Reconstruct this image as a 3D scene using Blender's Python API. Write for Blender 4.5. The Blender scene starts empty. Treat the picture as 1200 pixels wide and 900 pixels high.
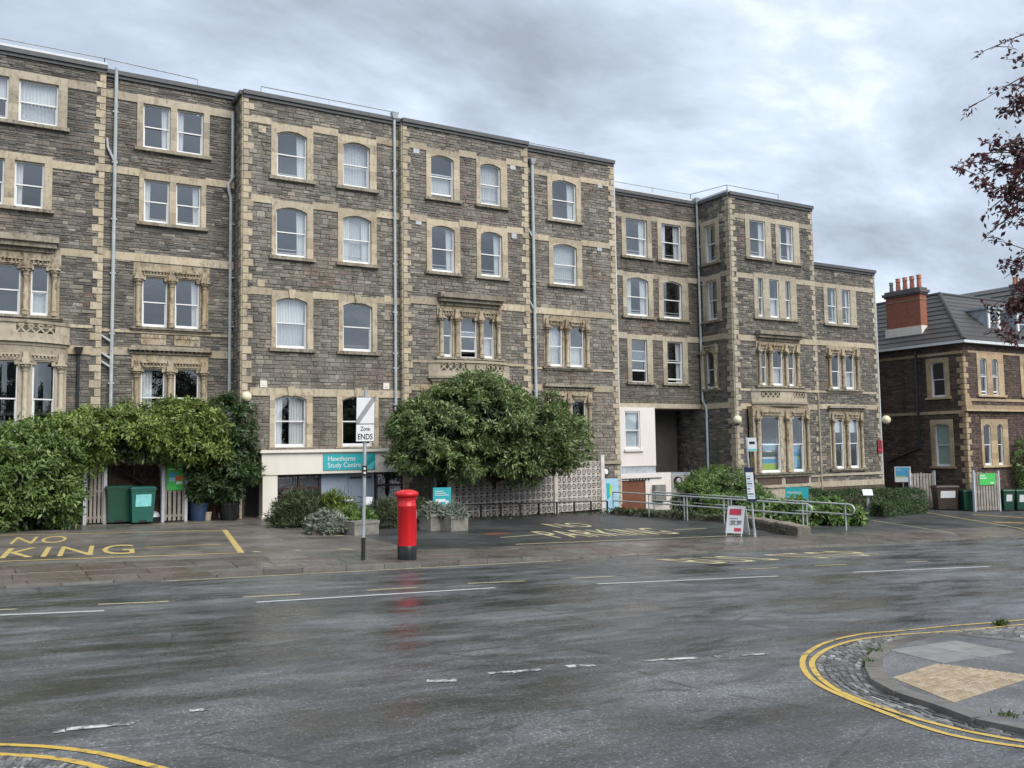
import bpy, math, random
import numpy as np
from mathutils import Matrix, Vector
random.seed(7)
RNG = np.random.default_rng(11)
SC = bpy.context.scene
COL = SC.collection
# ------------------------------------------------------------------ camera
EYE = np.array([0.0, 0.0, 1.6])
FOC, YAW, PITCH, ROLL = 1048.87, 0.536222, 0.0734082, -0.0151138
_f = np.array([math.sin(YAW)*math.cos(PITCH), math.cos(YAW)*math.cos(PITCH), math.sin(PITCH)])
_r0 = np.array([math.cos(YAW), -math.sin(YAW), 0.0])
_u0 = np.cross(_r0, _f)
_r = _r0*math.cos(ROLL) + _u0*math.sin(ROLL)
_u = -_r0*math.sin(ROLL) + _u0*math.cos(ROLL)
cam_d = bpy.data.cameras.new('camera')
cam = bpy.data.objects.new('camera', cam_d)
COL.objects.link(cam)
cam_d.sensor_width = 36.0
cam_d.lens = FOC/1200.0*36.0
cam_d.clip_start = 0.1
cam_d.clip_end = 2000.0
M = Matrix.Identity(4)
for i in range(3):
    M[i][0], M[i][1], M[i][2], M[i][3] = _r[i], _u[i], -_f[i], EYE[i]
cam.matrix_world = M
SC.camera = cam
# ------------------------------------------------------------------ world: overcast sky
SUN_EL, SUN_AZ = math.radians(45), math.radians(165)     # azimuth clockwise from +Y: behind the camera
W = bpy.data.worlds.new('World')
SC.world = W
W.use_nodes = True
wn, wl = W.node_tree.nodes, W.node_tree.links
wn.clear()
w_out = wn.new('ShaderNodeOutputWorld')
w_bg = wn.new('ShaderNodeBackground'); w_bg.inputs['Strength'].default_value = 0.1
w_sky = wn.new('ShaderNodeTexSky'); w_sky.sky_type = 'NISHITA'; w_sky.sun_disc = False
w_sky.sun_elevation = SUN_EL; w_sky.sun_rotation = SUN_AZ; w_sky.air_density = 1.0; w_sky.dust_density = 2.0
w_tc = wn.new('ShaderNodeTexCoord')
w_sep = wn.new('ShaderNodeSeparateXYZ'); wl.new(w_tc.outputs['Generated'], w_sep.inputs[0])
w_max = wn.new('ShaderNodeMath'); w_max.operation = 'MAXIMUM'; w_max.inputs[1].default_value = 0.0
wl.new(w_sep.outputs['Z'], w_max.inputs[0])
w_add = wn.new('ShaderNodeMath'); w_add.inputs[1].default_value = 0.22; wl.new(w_max.outputs[0], w_add.inputs[0])
w_div = wn.new('ShaderNodeVectorMath'); w_div.operation = 'DIVIDE'
w_cmb = wn.new('ShaderNodeCombineXYZ')
for k in range(3): wl.new(w_add.outputs[0], w_cmb.inputs[k])
wl.new(w_tc.outputs['Generated'], w_div.inputs[0]); wl.new(w_cmb.outputs[0], w_div.inputs[1])
w_map = wn.new('ShaderNodeMapping'); w_map.inputs['Location'].default_value = (2.25, 6.45, 0.0)
w_map.inputs['Rotation'].default_value = (0, 0, math.radians(-25)); w_map.inputs['Scale'].default_value = (0.8, 1.25, 0.0)
wl.new(w_div.outputs[0], w_map.inputs[0])
w_n = wn.new('ShaderNodeTexNoise'); w_n.inputs['Scale'].default_value = 1.5; w_n.inputs['Detail'].default_value = 12
w_n.inputs['Roughness'].default_value = 0.58; w_n.inputs['Distortion'].default_value = 0.15
wl.new(w_map.outputs[0], w_n.inputs['Vector'])
w_rp = wn.new('ShaderNodeValToRGB')
els = w_rp.color_ramp.elements
els[0].position = 0.34; els[0].color = (1.75, 1.98, 2.25, 1)
els[1].position = 0.64; els[1].color = (4.9, 5.35, 5.95, 1)
e = els.new(0.47); e.color = (2.6, 3.0, 3.55, 1)
e = els.new(0.56); e.color = (3.45, 3.9, 4.5, 1)
wl.new(w_n.outputs['Fac'], w_rp.inputs['Fac'])
w_mix = wn.new('ShaderNodeMix'); w_mix.data_type = 'RGBA'; w_mix.inputs['Factor'].default_value = 0.9
wl.new(w_sky.outputs[0], w_mix.inputs['A']); wl.new(w_rp.outputs[0], w_mix.inputs['B'])
wl.new(w_mix.outputs['Result'], w_bg.inputs['Color'])
wl.new(w_bg.outputs[0], w_out.inputs['Surface'])
# ------------------------------------------------------------------ sun, soft through cloud
sun_d = bpy.data.lights.new('sun', 'SUN'); sun_d.energy = 1.5; sun_d.angle = math.radians(50); sun_d.color = (1.0, 0.96, 0.9)
sun = bpy.data.objects.new('sun', sun_d); COL.objects.link(sun)
_sd = Vector((math.sin(SUN_AZ)*math.cos(SUN_EL), math.cos(SUN_AZ)*math.cos(SUN_EL), math.sin(SUN_EL)))
sun.rotation_euler = _sd.to_track_quat('Z', 'Y').to_euler()
sun.location = (0, -20, 40)
# ------------------------------------------------------------------ exposure
vs = SC.view_settings
vs.view_transform = 'Standard'; vs.look = 'None'; vs.exposure = 1.25; vs.gamma = 1.0
vs.use_curve_mapping = False
SC.render.engine = 'CYCLES'
SC.cycles.use_denoising = True
SC.cycles.max_bounces = 7
SC.cycles.diffuse_bounces = 3
SC.cycles.transparent_max_bounces = 12
SC.cycles.caustics_reflective = False
SC.cycles.caustics_refractive = False

# ------------------------------------------------------------------ pixel -> direction -> a plane it touches
def ray(x, y):
    return _f + _r*(x-600)/FOC + _u*(450-y)/FOC
def at_y(x, y, Y):
    d = ray(x, y); return EYE + d*(Y/d[1])
def at_x(x, y, X):
    d = ray(x, y); return EYE + d*(X/d[0])
ROAD = (0.0, -0.033, -0.043)              # ground planes: z = z0 + a*x + b*y
FORE = (-1.079, -0.033, 0.0173)
def on_plane(x, y, pl=ROAD):
    d = ray(x, y); t = (pl[0]-EYE[2])/(d[2]-pl[1]*d[0]-pl[2]*d[1])
    return EYE + d*t
def depth(p):
    return float((np.array(p)-EYE) @ _f)
def zr(x, y): return ROAD[0]+ROAD[1]*x+ROAD[2]*y
KERB_Y = 19.6
def raised(x):                            # 1 where the kerb stands up, 0 at the dropped crossings
    a = min(max((x-4.3)/0.9, 0), 1); b = min(max((13.3-x)/0.9, 0), 1)
    return min(a, b)
def zf(x, y):
    z = FORE[0]+FORE[1]*x+FORE[2]*y
    t = min(max((21.6-y)/2.0, 0), 1)
    return z - 0.075*(1-raised(x))*t*t*(3-2*t)
def fore_px(x, y):
    p = on_plane(x, y, FORE); p[2] = zf(p[0], p[1]); return p

# ------------------------------------------------------------------ materials
MATS = {}
class Mt:
    """a small node-graph builder"""
    def __init__(s, name):
        s.m = bpy.data.materials.new(name); s.m.use_nodes = True
        s.n, s.l = s.m.node_tree.nodes, s.m.node_tree.links
        s.b = s.n['Principled BSDF']; s.out = s.n['Material Output']
        MATS[name] = s.m
        s._c = None
    def coord(s):
        if s._c is None: s._c = s.n.new('ShaderNodeTexCoord').outputs['Object']
        return s._c
    def geo_pos(s):
        return s.n.new('ShaderNodeNewGeometry').outputs['Position']
    def mapped(s, scale=(1,1,1), loc=(0,0,0), src=None, rot=(0,0,0)):
        m = s.n.new('ShaderNodeMapping'); m.inputs['Scale'].default_value = scale; m.inputs['Location'].default_value = loc
        m.inputs['Rotation'].default_value = rot
        s.l.new(src or s.geo_pos(), m.inputs[0]); return m.outputs[0]
    def noise(s, scale, detail=4, rough=0.55, vec=None, dist=0.0):
        t = s.n.new('ShaderNodeTexNoise'); t.inputs['Scale'].default_value = scale; t.inputs['Detail'].default_value = detail
        t.inputs['Roughness'].default_value = rough; t.inputs['Distortion'].default_value = dist
        s.l.new(vec or s.geo_pos(), t.inputs['Vector']); return t.outputs['Fac']
    def voro(s, scale, vec=None, feature='F1', out='Distance'):
        t = s.n.new('ShaderNodeTexVoronoi'); t.feature = feature; t.inputs['Scale'].default_value = scale
        s.l.new(vec or s.geo_pos(), t.inputs['Vector']); return t.outputs[out]
    def rand(s):
        g = s.n.new('ShaderNodeNewGeometry').outputs['Random Per Island']
        o = s.n.new('ShaderNodeObjectInfo').outputs['Random']
        return s.math('FRACT', s.math('ADD', g, o))
    def math(s, op, a, b=None, clamp=False):
        m = s.n.new('ShaderNodeMath'); m.operation = op; m.use_clamp = clamp
        for i, v in enumerate((a, b)):
            if v is None: continue
            if isinstance(v, (int, float)): m.inputs[i].default_value = v
            else: s.l.new(v, m.inputs[i])
        return m.outputs[0]
    def ramp(s, fac, stops, interp='LINEAR'):
        r = s.n.new('ShaderNodeValToRGB'); r.color_ramp.interpolation = interp
        e = r.color_ramp.elements
        while len(e) < len(stops): e.new(0.5)
        for k, (p, c) in enumerate(stops):
            e[k].position = p
            e[k].color = (c, c, c, 1) if isinstance(c, (int, float)) else (c[0], c[1], c[2], 1)
        s.l.new(fac, r.inputs['Fac']); return r.outputs['Color']
    def mix(s, fac, a, b, mode='MIX'):
        m = s.n.new('ShaderNodeMix'); m.data_type = 'RGBA'; m.blend_type = mode; m.clamp_result = False
        for key, v in (('Factor', fac), ('A', a), ('B', b)):
            if isinstance(v, (int, float)) and key == 'Factor': m.inputs['Factor'].default_value = v
            elif isinstance(v, (tuple, list)): m.inputs[key].default_value = (v[0], v[1], v[2], 1)
            else: s.l.new(v, m.inputs[key])
        return m.outputs['Result']
    def base(s, v):
        if isinstance(v, (tuple, list)): s.b.inputs['Base Color'].default_value = (v[0], v[1], v[2], 1)
        else: s.l.new(v, s.b.inputs['Base Color'])
        return s
    def rough(s, v):
        if isinstance(v, (int, float)): s.b.inputs['Roughness'].default_value = v
        else: s.l.new(v, s.b.inputs['Roughness'])
        return s
    def metal(s, v): s.b.inputs['Metallic'].default_value = v; return s
    def spec(s, v): s.b.inputs['Specular IOR Level'].default_value = v; return s
    def bump(s, h, strength=0.3, dist=0.02):
        b = s.n.new('ShaderNodeBump'); b.inputs['Strength'].default_value = strength; b.inputs['Distance'].default_value = dist
        s.l.new(h, b.inputs['Height']); s.l.new(b.outputs[0], s.b.inputs['Normal']); return s

def simple(name, col, rough=0.6, metal=0.0, var=0.12, scale=6.0, bump=0.0):
    m = Mt(name)
    n = m.noise(scale, 5)
    lo = tuple(c*(1-var) for c in col); hi = tuple(min(1, c*(1+var)) for c in col)
    m.base(m.ramp(n, [(0.3, lo), (0.7, hi)])).rough(rough).metal(metal)
    if bump: m.bump(m.noise(scale*8, 4), bump, 0.01)
    return m.m

def rubble(name, stops, wet=0.0, grime=(0.10, 0.095, 0.09)):
    m = Mt(name)
    r = m.rand()
    c = m.ramp(r, stops, 'LINEAR')
    n1 = m.noise(14, 5, 0.65)
    c = m.mix(0.75, c, m.ramp(n1, [(0.25, 0.55), (0.6, 1.0), (0.85, 1.35)]), 'MULTIPLY')
    warm = m.noise(0.32, 3, 0.6, m.mapped((1,1,1.6),(3,1,5)))
    c = m.mix(m.math('MULTIPLY', m.ramp(warm, [(0.50, 0.0), (0.66, 0.55)]), m.ramp(r, [(0.35, 0.0), (0.75, 1.0)])), c, (0.20,0.125,0.095))
    big = m.noise(0.45, 4, 0.6)
    c = m.mix(m.math('MULTIPLY', m.ramp(big, [(0.45, 0.0), (0.72, 0.55)]), 1.0), c, grime)
    run = m.noise(1.0, 4, 0.6, m.mapped((1.4, 1.4, 0.12), (1, 4, 2)))
    c = m.mix(0.9, c, m.ramp(run, [(0.32, 1.18), (0.52, 1.0), (0.70, 0.62)]), 'MULTIPLY')
    m.base(c).rough(0.75).spec(0.35)
    m.bump(n1, 0.8, 0.04)
    return m.m
rubble('stone_middle', [(0.0, (0.125,0.112,0.095)), (0.2, (0.265,0.240,0.20)), (0.4, (0.18,0.167,0.145)), (0.6, (0.36,0.33,0.275)), (0.75, (0.215,0.184,0.153)), (0.9, (0.255,0.245,0.222)), (1.0, (0.11,0.104,0.093))], grime=(0.155,0.147,0.132))
rubble('stone_dark', [(0.0, (0.075,0.072,0.066)), (0.25, (0.215,0.202,0.175)), (0.45, (0.115,0.111,0.102)), (0.7, (0.27,0.25,0.212)), (0.85, (0.16,0.132,0.11)), (1.0, (0.40,0.37,0.31))], grime=(0.115,0.112,0.103))
rubble('stone_link', [(0.0, (0.10,0.093,0.083)), (0.35, (0.215,0.192,0.162)), (0.6, (0.135,0.122,0.105)), (0.85, (0.20,0.15,0.122)), (1.0, (0.28,0.248,0.203))], grime=(0.13,0.12,0.105))
rubble('stone_house', [(0.0, (0.07,0.049,0.041)), (0.4, (0.135,0.094,0.077)), (0.7, (0.10,0.071,0.059)), (1.0, (0.185,0.135,0.108))], grime=(0.085,0.06,0.052))
rubble('stone_garden', [(0.0, (0.13,0.115,0.09)), (0.5, (0.24,0.21,0.165)), (1.0, (0.33,0.29,0.22))])
simple('mortar', (0.156,0.144,0.125), 0.9, var=0.3, scale=9)
simple('mortar_house', (0.06,0.043,0.038), 0.9, var=0.3, scale=9)

def ashlar(name, base, stain, dark, amount=0.55):
    m = Mt(name)
    streak = m.noise(1.0, 5, 0.6, m.mapped((2.6, 2.6, 0.42)))
    patch = m.noise(0.55, 4, 0.6)
    c = m.mix(m.ramp(streak, [(0.40, 0.0), (0.72, amount)]), base, stain)
    fine = m.noise(9, 6, 0.7, m.mapped((1, 1, 0.5)))
    c = m.mix(m.math('MULTIPLY', m.ramp(fine, [(0.46 if amount > .7 else 0.50, 0.0), (0.66, 0.9 if amount > .7 else 0.75)]), m.ramp(patch, [(0.36, 0.3), (0.56, 1.0)])), c, dark)
    c = m.mix(0.7, c, m.ramp(m.rand(), [(0, 0.62), (0.5, 0.95), (1, 1.15)]), 'MULTIPLY')
    m.base(c).rough(0.8).spec(0.3).bump(fine, 0.25, 0.02)
    return m.m
ashlar('bath_stone', (0.50,0.435,0.325), (0.42,0.315,0.19), (0.17,0.145,0.115))
ashlar('bath_stone_sooty', (0.34,0.31,0.245), (0.22,0.175,0.115), (0.035,0.032,0.028), 0.85)
ashlar('bath_stone_grey', (0.45,0.40,0.31), (0.33,0.27,0.19), (0.17,0.15,0.12), 0.5)
ashlar('bath_stone_stained', (0.46,0.40,0.295), (0.30,0.20,0.105), (0.030,0.027,0.023), 0.8)

ashlar('bath_stone_house', (0.45,0.365,0.245), (0.44,0.27,0.13), (0.20,0.15,0.10), 0.7)

m = Mt('white_paint'); n = m.noise(3, 4)
m.base(m.ramp(n, [(0.3, (0.70,0.71,0.70)), (0.7, (0.80,0.80,0.79))])).rough(0.45)
m = Mt('cream_render'); n = m.noise(1.2, 5, 0.6, m.mapped((1.5,1.5,0.3)))
m.base(m.ramp(n, [(0.3, (0.70,0.66,0.58)), (0.62, (0.78,0.74,0.66)), (0.8, (0.58,0.54,0.47))])).rough(0.75)
m = Mt('pale_render'); n = m.noise(1.0, 5, 0.6, m.mapped((3,3,0.3)))
m.base(m.ramp(n, [(0.3, (0.70,0.65,0.60)), (0.65, (0.76,0.71,0.66)), (0.85, (0.52,0.48,0.44))])).rough(0.75)

m = Mt('window_glass')                      # thin old sheet glass, slightly uneven
m.n.remove(m.b)
gl = m.n.new('ShaderNodeBsdfGlossy'); gl.inputs['Roughness'].default_value = 0.015; gl.inputs['Color'].default_value = (0.9,0.95,1.0,1)
tr = m.n.new('ShaderNodeBsdfTransparent'); tr.inputs['Color'].default_value = (0.86,0.89,0.90,1)
_g = m.n.new('ShaderNodeNewGeometry'); _d = m.n.new('ShaderNodeVectorMath'); _d.operation = 'DOT_PRODUCT'
m.l.new(_g.outputs['Normal'], _d.inputs[0]); m.l.new(_g.outputs['Incoming'], _d.inputs[1])
_c = m.math('SUBTRACT', 1.0, m.math('ABSOLUTE', _d.outputs['Value']))
fac_ = m.math('ADD', m.math('MULTIPLY', m.math('POWER', _c, 5.0), 0.82), 0.18)      # both surfaces of the sheet
bp = m.n.new('ShaderNodeBump'); bp.inputs['Strength'].default_value = 0.035; bp.inputs['Distance'].default_value = 0.05
m.l.new(m.noise(2.2, 3), bp.inputs['Height']); m.l.new(bp.outputs[0], gl.inputs['Normal'])
mx = m.n.new('ShaderNodeMixShader'); m.l.new(fac_, mx.inputs[0]); m.l.new(tr.outputs[0], mx.inputs[1]); m.l.new(gl.outputs[0], mx.inputs[2])
m.l.new(mx.outputs[0], m.out.inputs['Surface'])

m = Mt('curtain_cloth'); n = m.noise(20, 3, 0.5, m.mapped((1,1,0.05)))
m.base(m.ramp(n, [(0.3, (0.72,0.73,0.73)), (0.7, (0.86,0.87,0.87))])).rough(0.9)
m = Mt('net_cloth'); m.base((0.80,0.82,0.84)).rough(0.95)
m.l.new(m.ramp(m.noise(14, 4, 0.6), [(0.3, 0.60), (0.7, 0.80)]), m.b.inputs['Alpha'])
simple('blind_cloth', (0.66,0.72,0.76), 0.85, var=0.04)
simple('blind_green', (0.55,0.66,0.60), 0.85, var=0.04)
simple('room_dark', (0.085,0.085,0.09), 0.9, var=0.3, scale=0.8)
simple('coping_dark', (0.085,0.088,0.092), 0.6, var=0.2)
simple('coping_pale', (0.62,0.65,0.67), 0.5, var=0.1)
simple('roof_felt', (0.12,0.12,0.12), 0.9)
simple('pipe_grey', (0.42,0.46,0.47), 0.45, var=0.15, scale=3)
simple('pipe_black', (0.02,0.02,0.022), 0.4)
simple('galvanised', (0.50,0.53,0.53), 0.42, 0.25, var=0.15, scale=8)
simple('galvanised_dull', (0.40,0.42,0.44), 0.55, 0.3, var=0.2, scale=6)
simple('black_metal', (0.02,0.02,0.021), 0.45)
simple('door_blue_grey', (0.30,0.37,0.46), 0.5, var=0.06, scale=2)
simple('door_brown', (0.17,0.065,0.035), 0.55, var=0.25, scale=2)
simple('frame_maroon', (0.045,0.018,0.016), 0.45)
simple('grey_box', (0.20,0.20,0.19), 0.6, var=0.25)
simple('lead_dark', (0.07,0.075,0.08), 0.5)
simple('lead_grey', (0.36,0.40,0.44), 0.45, 0.2, var=0.25, scale=3)
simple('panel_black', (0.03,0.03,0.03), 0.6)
simple('panel_grey', (0.11,0.105,0.10), 0.8, var=0.25, scale=1.2)
simple('cladding_taupe_shaded', (0.045,0.039,0.035), 0.8, var=0.2, scale=2)  # taupe darkened: the shade of the undercroft recess is in its colour
m = Mt('globe_opal'); m.base((0.80,0.74,0.52)).rough(0.18)

# ------------------------------------------------------------------ mesh helpers
class MB:
    """collects shapes into one mesh; fr maps local (u, d, z) to world"""
    def __init__(s, fr=None):
        s.v, s.f = [], []
        s.fr = fr
    def pts(s, ps):
        i = len(s.v)
        s.v.extend([tuple(s.fr(*p)) if s.fr else tuple(p) for p in ps]); return i
    def box(s, u0, u1, d0, d1, z0, z1, ns=1):
        ps = []
        for k in range(ns+1):
            u = u0+(u1-u0)*k/ns
            ps += [(u,d0,z0),(u,d1,z0),(u,d1,z1),(u,d0,z1)]
        i = s.pts(ps)
        for k in range(ns):
            a, b = i+4*k, i+4*k+4
            for j in range(4):
                j2 = (j+1) % 4
                s.f.append((a+j, a+j2, b+j2, b+j))
        s.f.append((i+3, i+2, i+1, i)); e = i+4*ns; s.f.append((e, e+1, e+2, e+3))
        return s
    def quad(s, a, b, c, d):
        i = s.pts([a,b,c,d]); s.f.append((i,i+1,i+2,i+3)); return s
    def poly(s, ps):
        i = s.pts(ps); s.f.append(tuple(range(i, i+len(ps)))); return s
    def prism(s, ps, qs):
        """two matching rings joined and capped"""
        n = len(ps); i = s.pts(list(ps)+list(qs))
        s.f.append(tuple(range(i+n-1, i-1, -1))); s.f.append(tuple(range(i+n, i+2*n)))
        for k in range(n):
            k2 = (k+1) % n
            s.f.append((i+k, i+k2, i+n+k2, i+n+k))
        return s
    def lathe(s, cx, cy, prof, n=12, a0=0.0, a1=None):
        full = a1 is None
        m_ = n if full else n+1
        a1 = 2*math.pi if full else a1
        ps = []
        for (r, z) in prof:
            for k in range(m_):
                a = a0+(a1-a0)*k/n
                ps.append((cx+r*math.cos(a), cy+r*math.sin(a), z))
        i = s.pts(ps)
        for j in range(len(prof)-1):
            for k in range(n):
                k2 = (k+1) % m_ if full else k+1
                s.f.append((i+j*m_+k, i+j*m_+k2, i+(j+1)*m_+k2, i+(j+1)*m_+k))
        if full:
            s.f.append(tuple(i+k for k in range(m_-1,-1,-1)))
            s.f.append(tuple(i+(len(prof)-1)*m_+k for k in range(m_)))
        return s
    def tube(s, path, r, n=8, close=False):
        """round bar along a list of points (local coordinates)"""
        P = [Vector(tuple(s.fr(*p)) if s.fr else p) for p in path]
        rr = r if isinstance(r, (list, tuple)) else [r]*len(P)
        i0 = len(s.v); N = len(P); up = None
        for k in range(N):
            t = (P[(k+1) % N]-P[k-1]) if close else (P[min(k+1,N-1)]-P[max(k-1,0)])
            t.normalize()
            if up is None:
                up = Vector((0,0,1)) if abs(t.z) < 0.9 else Vector((1,0,0))
            a = t.cross(up); a.normalize(); b = a.cross(t); b.normalize(); up = b
            for j in range(n):
                an = 2*math.pi*j/n
                s.v.append(tuple(P[k]+a*(rr[k]*math.cos(an))+b*(rr[k]*math.sin(an))))
        for k in range(N if close else N-1):
            k2 = (k+1) % N
            for j in range(n):
                j2 = (j+1) % n
                s.f.append((i0+k*n+j, i0+k*n+j2, i0+k2*n+j2, i0+k2*n+j))
        if not close:
            s.f.append(tuple(i0+j for j in range(n-1,-1,-1))); s.f.append(tuple(i0+(N-1)*n+j for j in range(n)))
        return s
    def mesh(s, name, mat, smooth=False):
        me = bpy.data.meshes.new(name)
        me.from_pydata(s.v, [], s.f)
        me.materials.append(MATS[mat])
        if smooth:
            me.shade_smooth()
            me.set_sharp_from_angle(angle=math.radians(40))
        me.update(); return me
    def build(s, name, mat, parent=None, smooth=False):
        return put(name, s.mesh(name, mat, smooth), parent)

def world_of(o):
    m_ = o.matrix_parent_inverse @ o.matrix_basis
    return world_of(o.parent) @ m_ if o.parent else o.matrix_basis.copy()
def put(name, me, parent=None, loc=None, rot=None, scale=None):
    o = bpy.data.objects.new(name, me); COL.objects.link(o)
    if loc is not None: o.location = loc
    if rot is not None: o.rotation_euler = rot
    if scale is not None: o.scale = scale
    if parent is not None:
        o.parent = parent
        o.matrix_parent_inverse = world_of(parent).inverted()
    return o
def tag(o, label=None, cat=None, group=None, kind=None):
    if label: o['label'] = label
    if cat: o['category'] = cat
    if group: o['group'] = group
    if kind: o['kind'] = kind
    return o
def thing(name, loc, label, cat, group=None):
    o = bpy.data.objects.new(name, None); COL.objects.link(o)
    o.empty_display_size = 0.2; o.location = loc
    return tag(o, label, cat, group)
def bev_box(name, mat, b=0.08):
    """unit block with chamfered front (towards -y) used for stones; scaled per copy"""
    mb = MB()
    mb.prism([(-.5,0,-.5),(.5,0,-.5),(.5,0,.5),(-.5,0,.5)], [(-.5,-.6,-.5),(.5,-.6,-.5),(.5,-.6,.5),(-.5,-.6,.5)])
    mb.prism([(-.5,-.6,-.5),(.5,-.6,-.5),(.5,-.6,.5),(-.5,-.6,.5)], [(-.5+b*.5,-1,-.5+b),(.5-b*.5,-1,-.5+b),(.5-b*.5,-1,.5-b),(-.5+b*.5,-1,.5-b)])
    return mb.mesh(name, mat)
def text_mesh(txt, size, mat, spacing=1.0, line=1.0, align='LEFT', bold=0.0):
    cu = bpy.data.curves.new('lettering', 'FONT'); cu.body = txt; cu.size = size; cu.align_x = align
    cu.space_character = spacing; cu.space_line = line; cu.offset = bold; cu.resolution_u = 3
    ob = bpy.data.objects.new('lettering', cu)
    me = bpy.data.meshes.new_from_object(ob); bpy.data.objects.remove(ob)
    me.materials.clear(); me.materials.append(MATS[mat]); return me
# ------------------------------------------------------------------ facades
class Fac:
    """a wall plane: 'f' faces the street (-Y) at Y=c, 's' faces left (-X) at X=c. u runs along the wall, d outwards."""
    ns = 1; dd = -0.09
    def __init__(s, kind, c, dd=-0.09): s.kind, s.c, s.dd = kind, c, dd
    def __call__(s, u, d, z):
        return (u, s.c-d, z) if s.kind == 'f' else (s.c-d, u, z)
    def px(s, x, y):
        p = at_y(x, y, s.c) if s.kind == 'f' else at_x(x, y, s.c)
        return (float(p[0]) if s.kind == 'f' else float(p[1])), float(p[2])
    def rect(s, x0, y0, x1, y1):
        """opening from its top-left and bottom-right pixels -> u0,u1,z0,z1"""
        a, b = s.px(x0, y0), s.px(x1, y1)
        return min(a[0],b[0]), max(a[0],b[0]), b[1], a[1]
class Bow(Fac):
    """bowed front: bulges out of a base facade between u0 and u1"""
    ns = 8
    def __init__(s, base, u0, u1, dep): s.base, s.u0, s.u1, s.dep = base, u0, u1, dep; s.kind, s.c, s.dd = base.kind, base.c, base.dd
    def __call__(s, u, d, z):
        q = (2*u-s.u0-s.u1)/(s.u1-s.u0)
        return s.base(u, d+s.dep*max(0.0, 1-q*q)**0.8, z)

BUILD = {}          # per building: name -> list of stones for picking out the largest
STONE_MESH = {}
def new_building(name, loc, label, stone, group=None):
    b = thing(name, loc, label, 'building', group)
    BUILD[b.name] = {'big': [], 'rest': [], 'stone': stone, 'ob': b}
    return b

def wall(b, fc, u0, u1, z0, z1, holes=(), course=(0.13, 0.20), length=(0.25, 0.62), proud=(0.008, 0.035), mortar='mortar', seed=0, thick=0.32, stones=True):
    """backing wall with real openings, faced with coursed rubble"""
    us = sorted({u0, u1, *[max(u0, min(u1, v)) for h in holes for v in h[:2]]})
    zs = sorted({z0, z1, *[max(z0, min(z1, v)) for h in holes for v in h[2:]]})
    mb = MB(fc)
    def inside(u, z): return any(h[0] < u < h[1] and h[2] < z < h[3] for h in holes)
    for i in range(len(us)-1):
        for j in range(len(zs)-1):
            if us[i+1]-us[i] < 1e-4 or zs[j+1]-zs[j] < 1e-4: continue
            if inside((us[i]+us[i+1])/2, (zs[j]+zs[j+1])/2): continue
            mb.quad((us[i],0,zs[j]),(us[i+1],0,zs[j]),(us[i+1],0,zs[j+1]),(us[i],0,zs[j+1]))
    mb.build('wall', mortar, b)
    if not stones: return
    rnd = random.Random(seed)
    z = z0
    while z < z1-0.03:
        h = rnd.uniform(*course)
        if rnd.random() < 0.12: h *= 1.35
        zt = min(z+h, z1)
        cuts = sorted({u0, u1, *[max(u0, min(u1, v)) for hh in holes if hh[3] > z+.01 and hh[2] < zt-.01 for v in (hh[0]-.004, hh[1]+.004)]})
        for a, c in zip(cuts[:-1], cuts[1:]):
            if c-a < 0.04: continue
            mid = (a+c)/2; lo, hi = z, zt
            for hh in holes:
                if hh[0] < mid < hh[1]:
                    if hh[2] <= lo+.01 and hh[3] >= hi-.01: lo = hi
                    elif lo < hh[3] < hi and hh[2] <= lo+.01: lo = hh[3]
                    elif lo < hh[2] < hi and hh[3] >= hi-.01: hi = hh[2]
            if hi-lo < 0.035: continue
            u = a
            while u < c-0.01:
                w = rnd.uniform(*length)*(0.75 if rnd.random() < 0.4 else 1.0)
                if c-u-w < 0.14: w = c-u
                g = 0.007
                p = rnd.uniform(*proud)
                pt = fc(u, 0, lo)
                parts_ = [(lo, hi)]
                if hi-lo > .095 and rnd.random() < .22:                 # some courses carry two thin stones
                    zc_ = lo+(hi-lo)*rnd.uniform(.4, .6); parts_ = [(lo, zc_), (zc_, hi)]
                for l_, h_ in parts_:
                    BUILD[b.name]['rest'].append((w*(h_-l_)/max(depth(pt), 1)**2, (fc, u+g, u+w-g, l_+g*.8, h_-g*.8, p*rnd.uniform(.8, 1.2))))
                u += w
        z = zt

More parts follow.
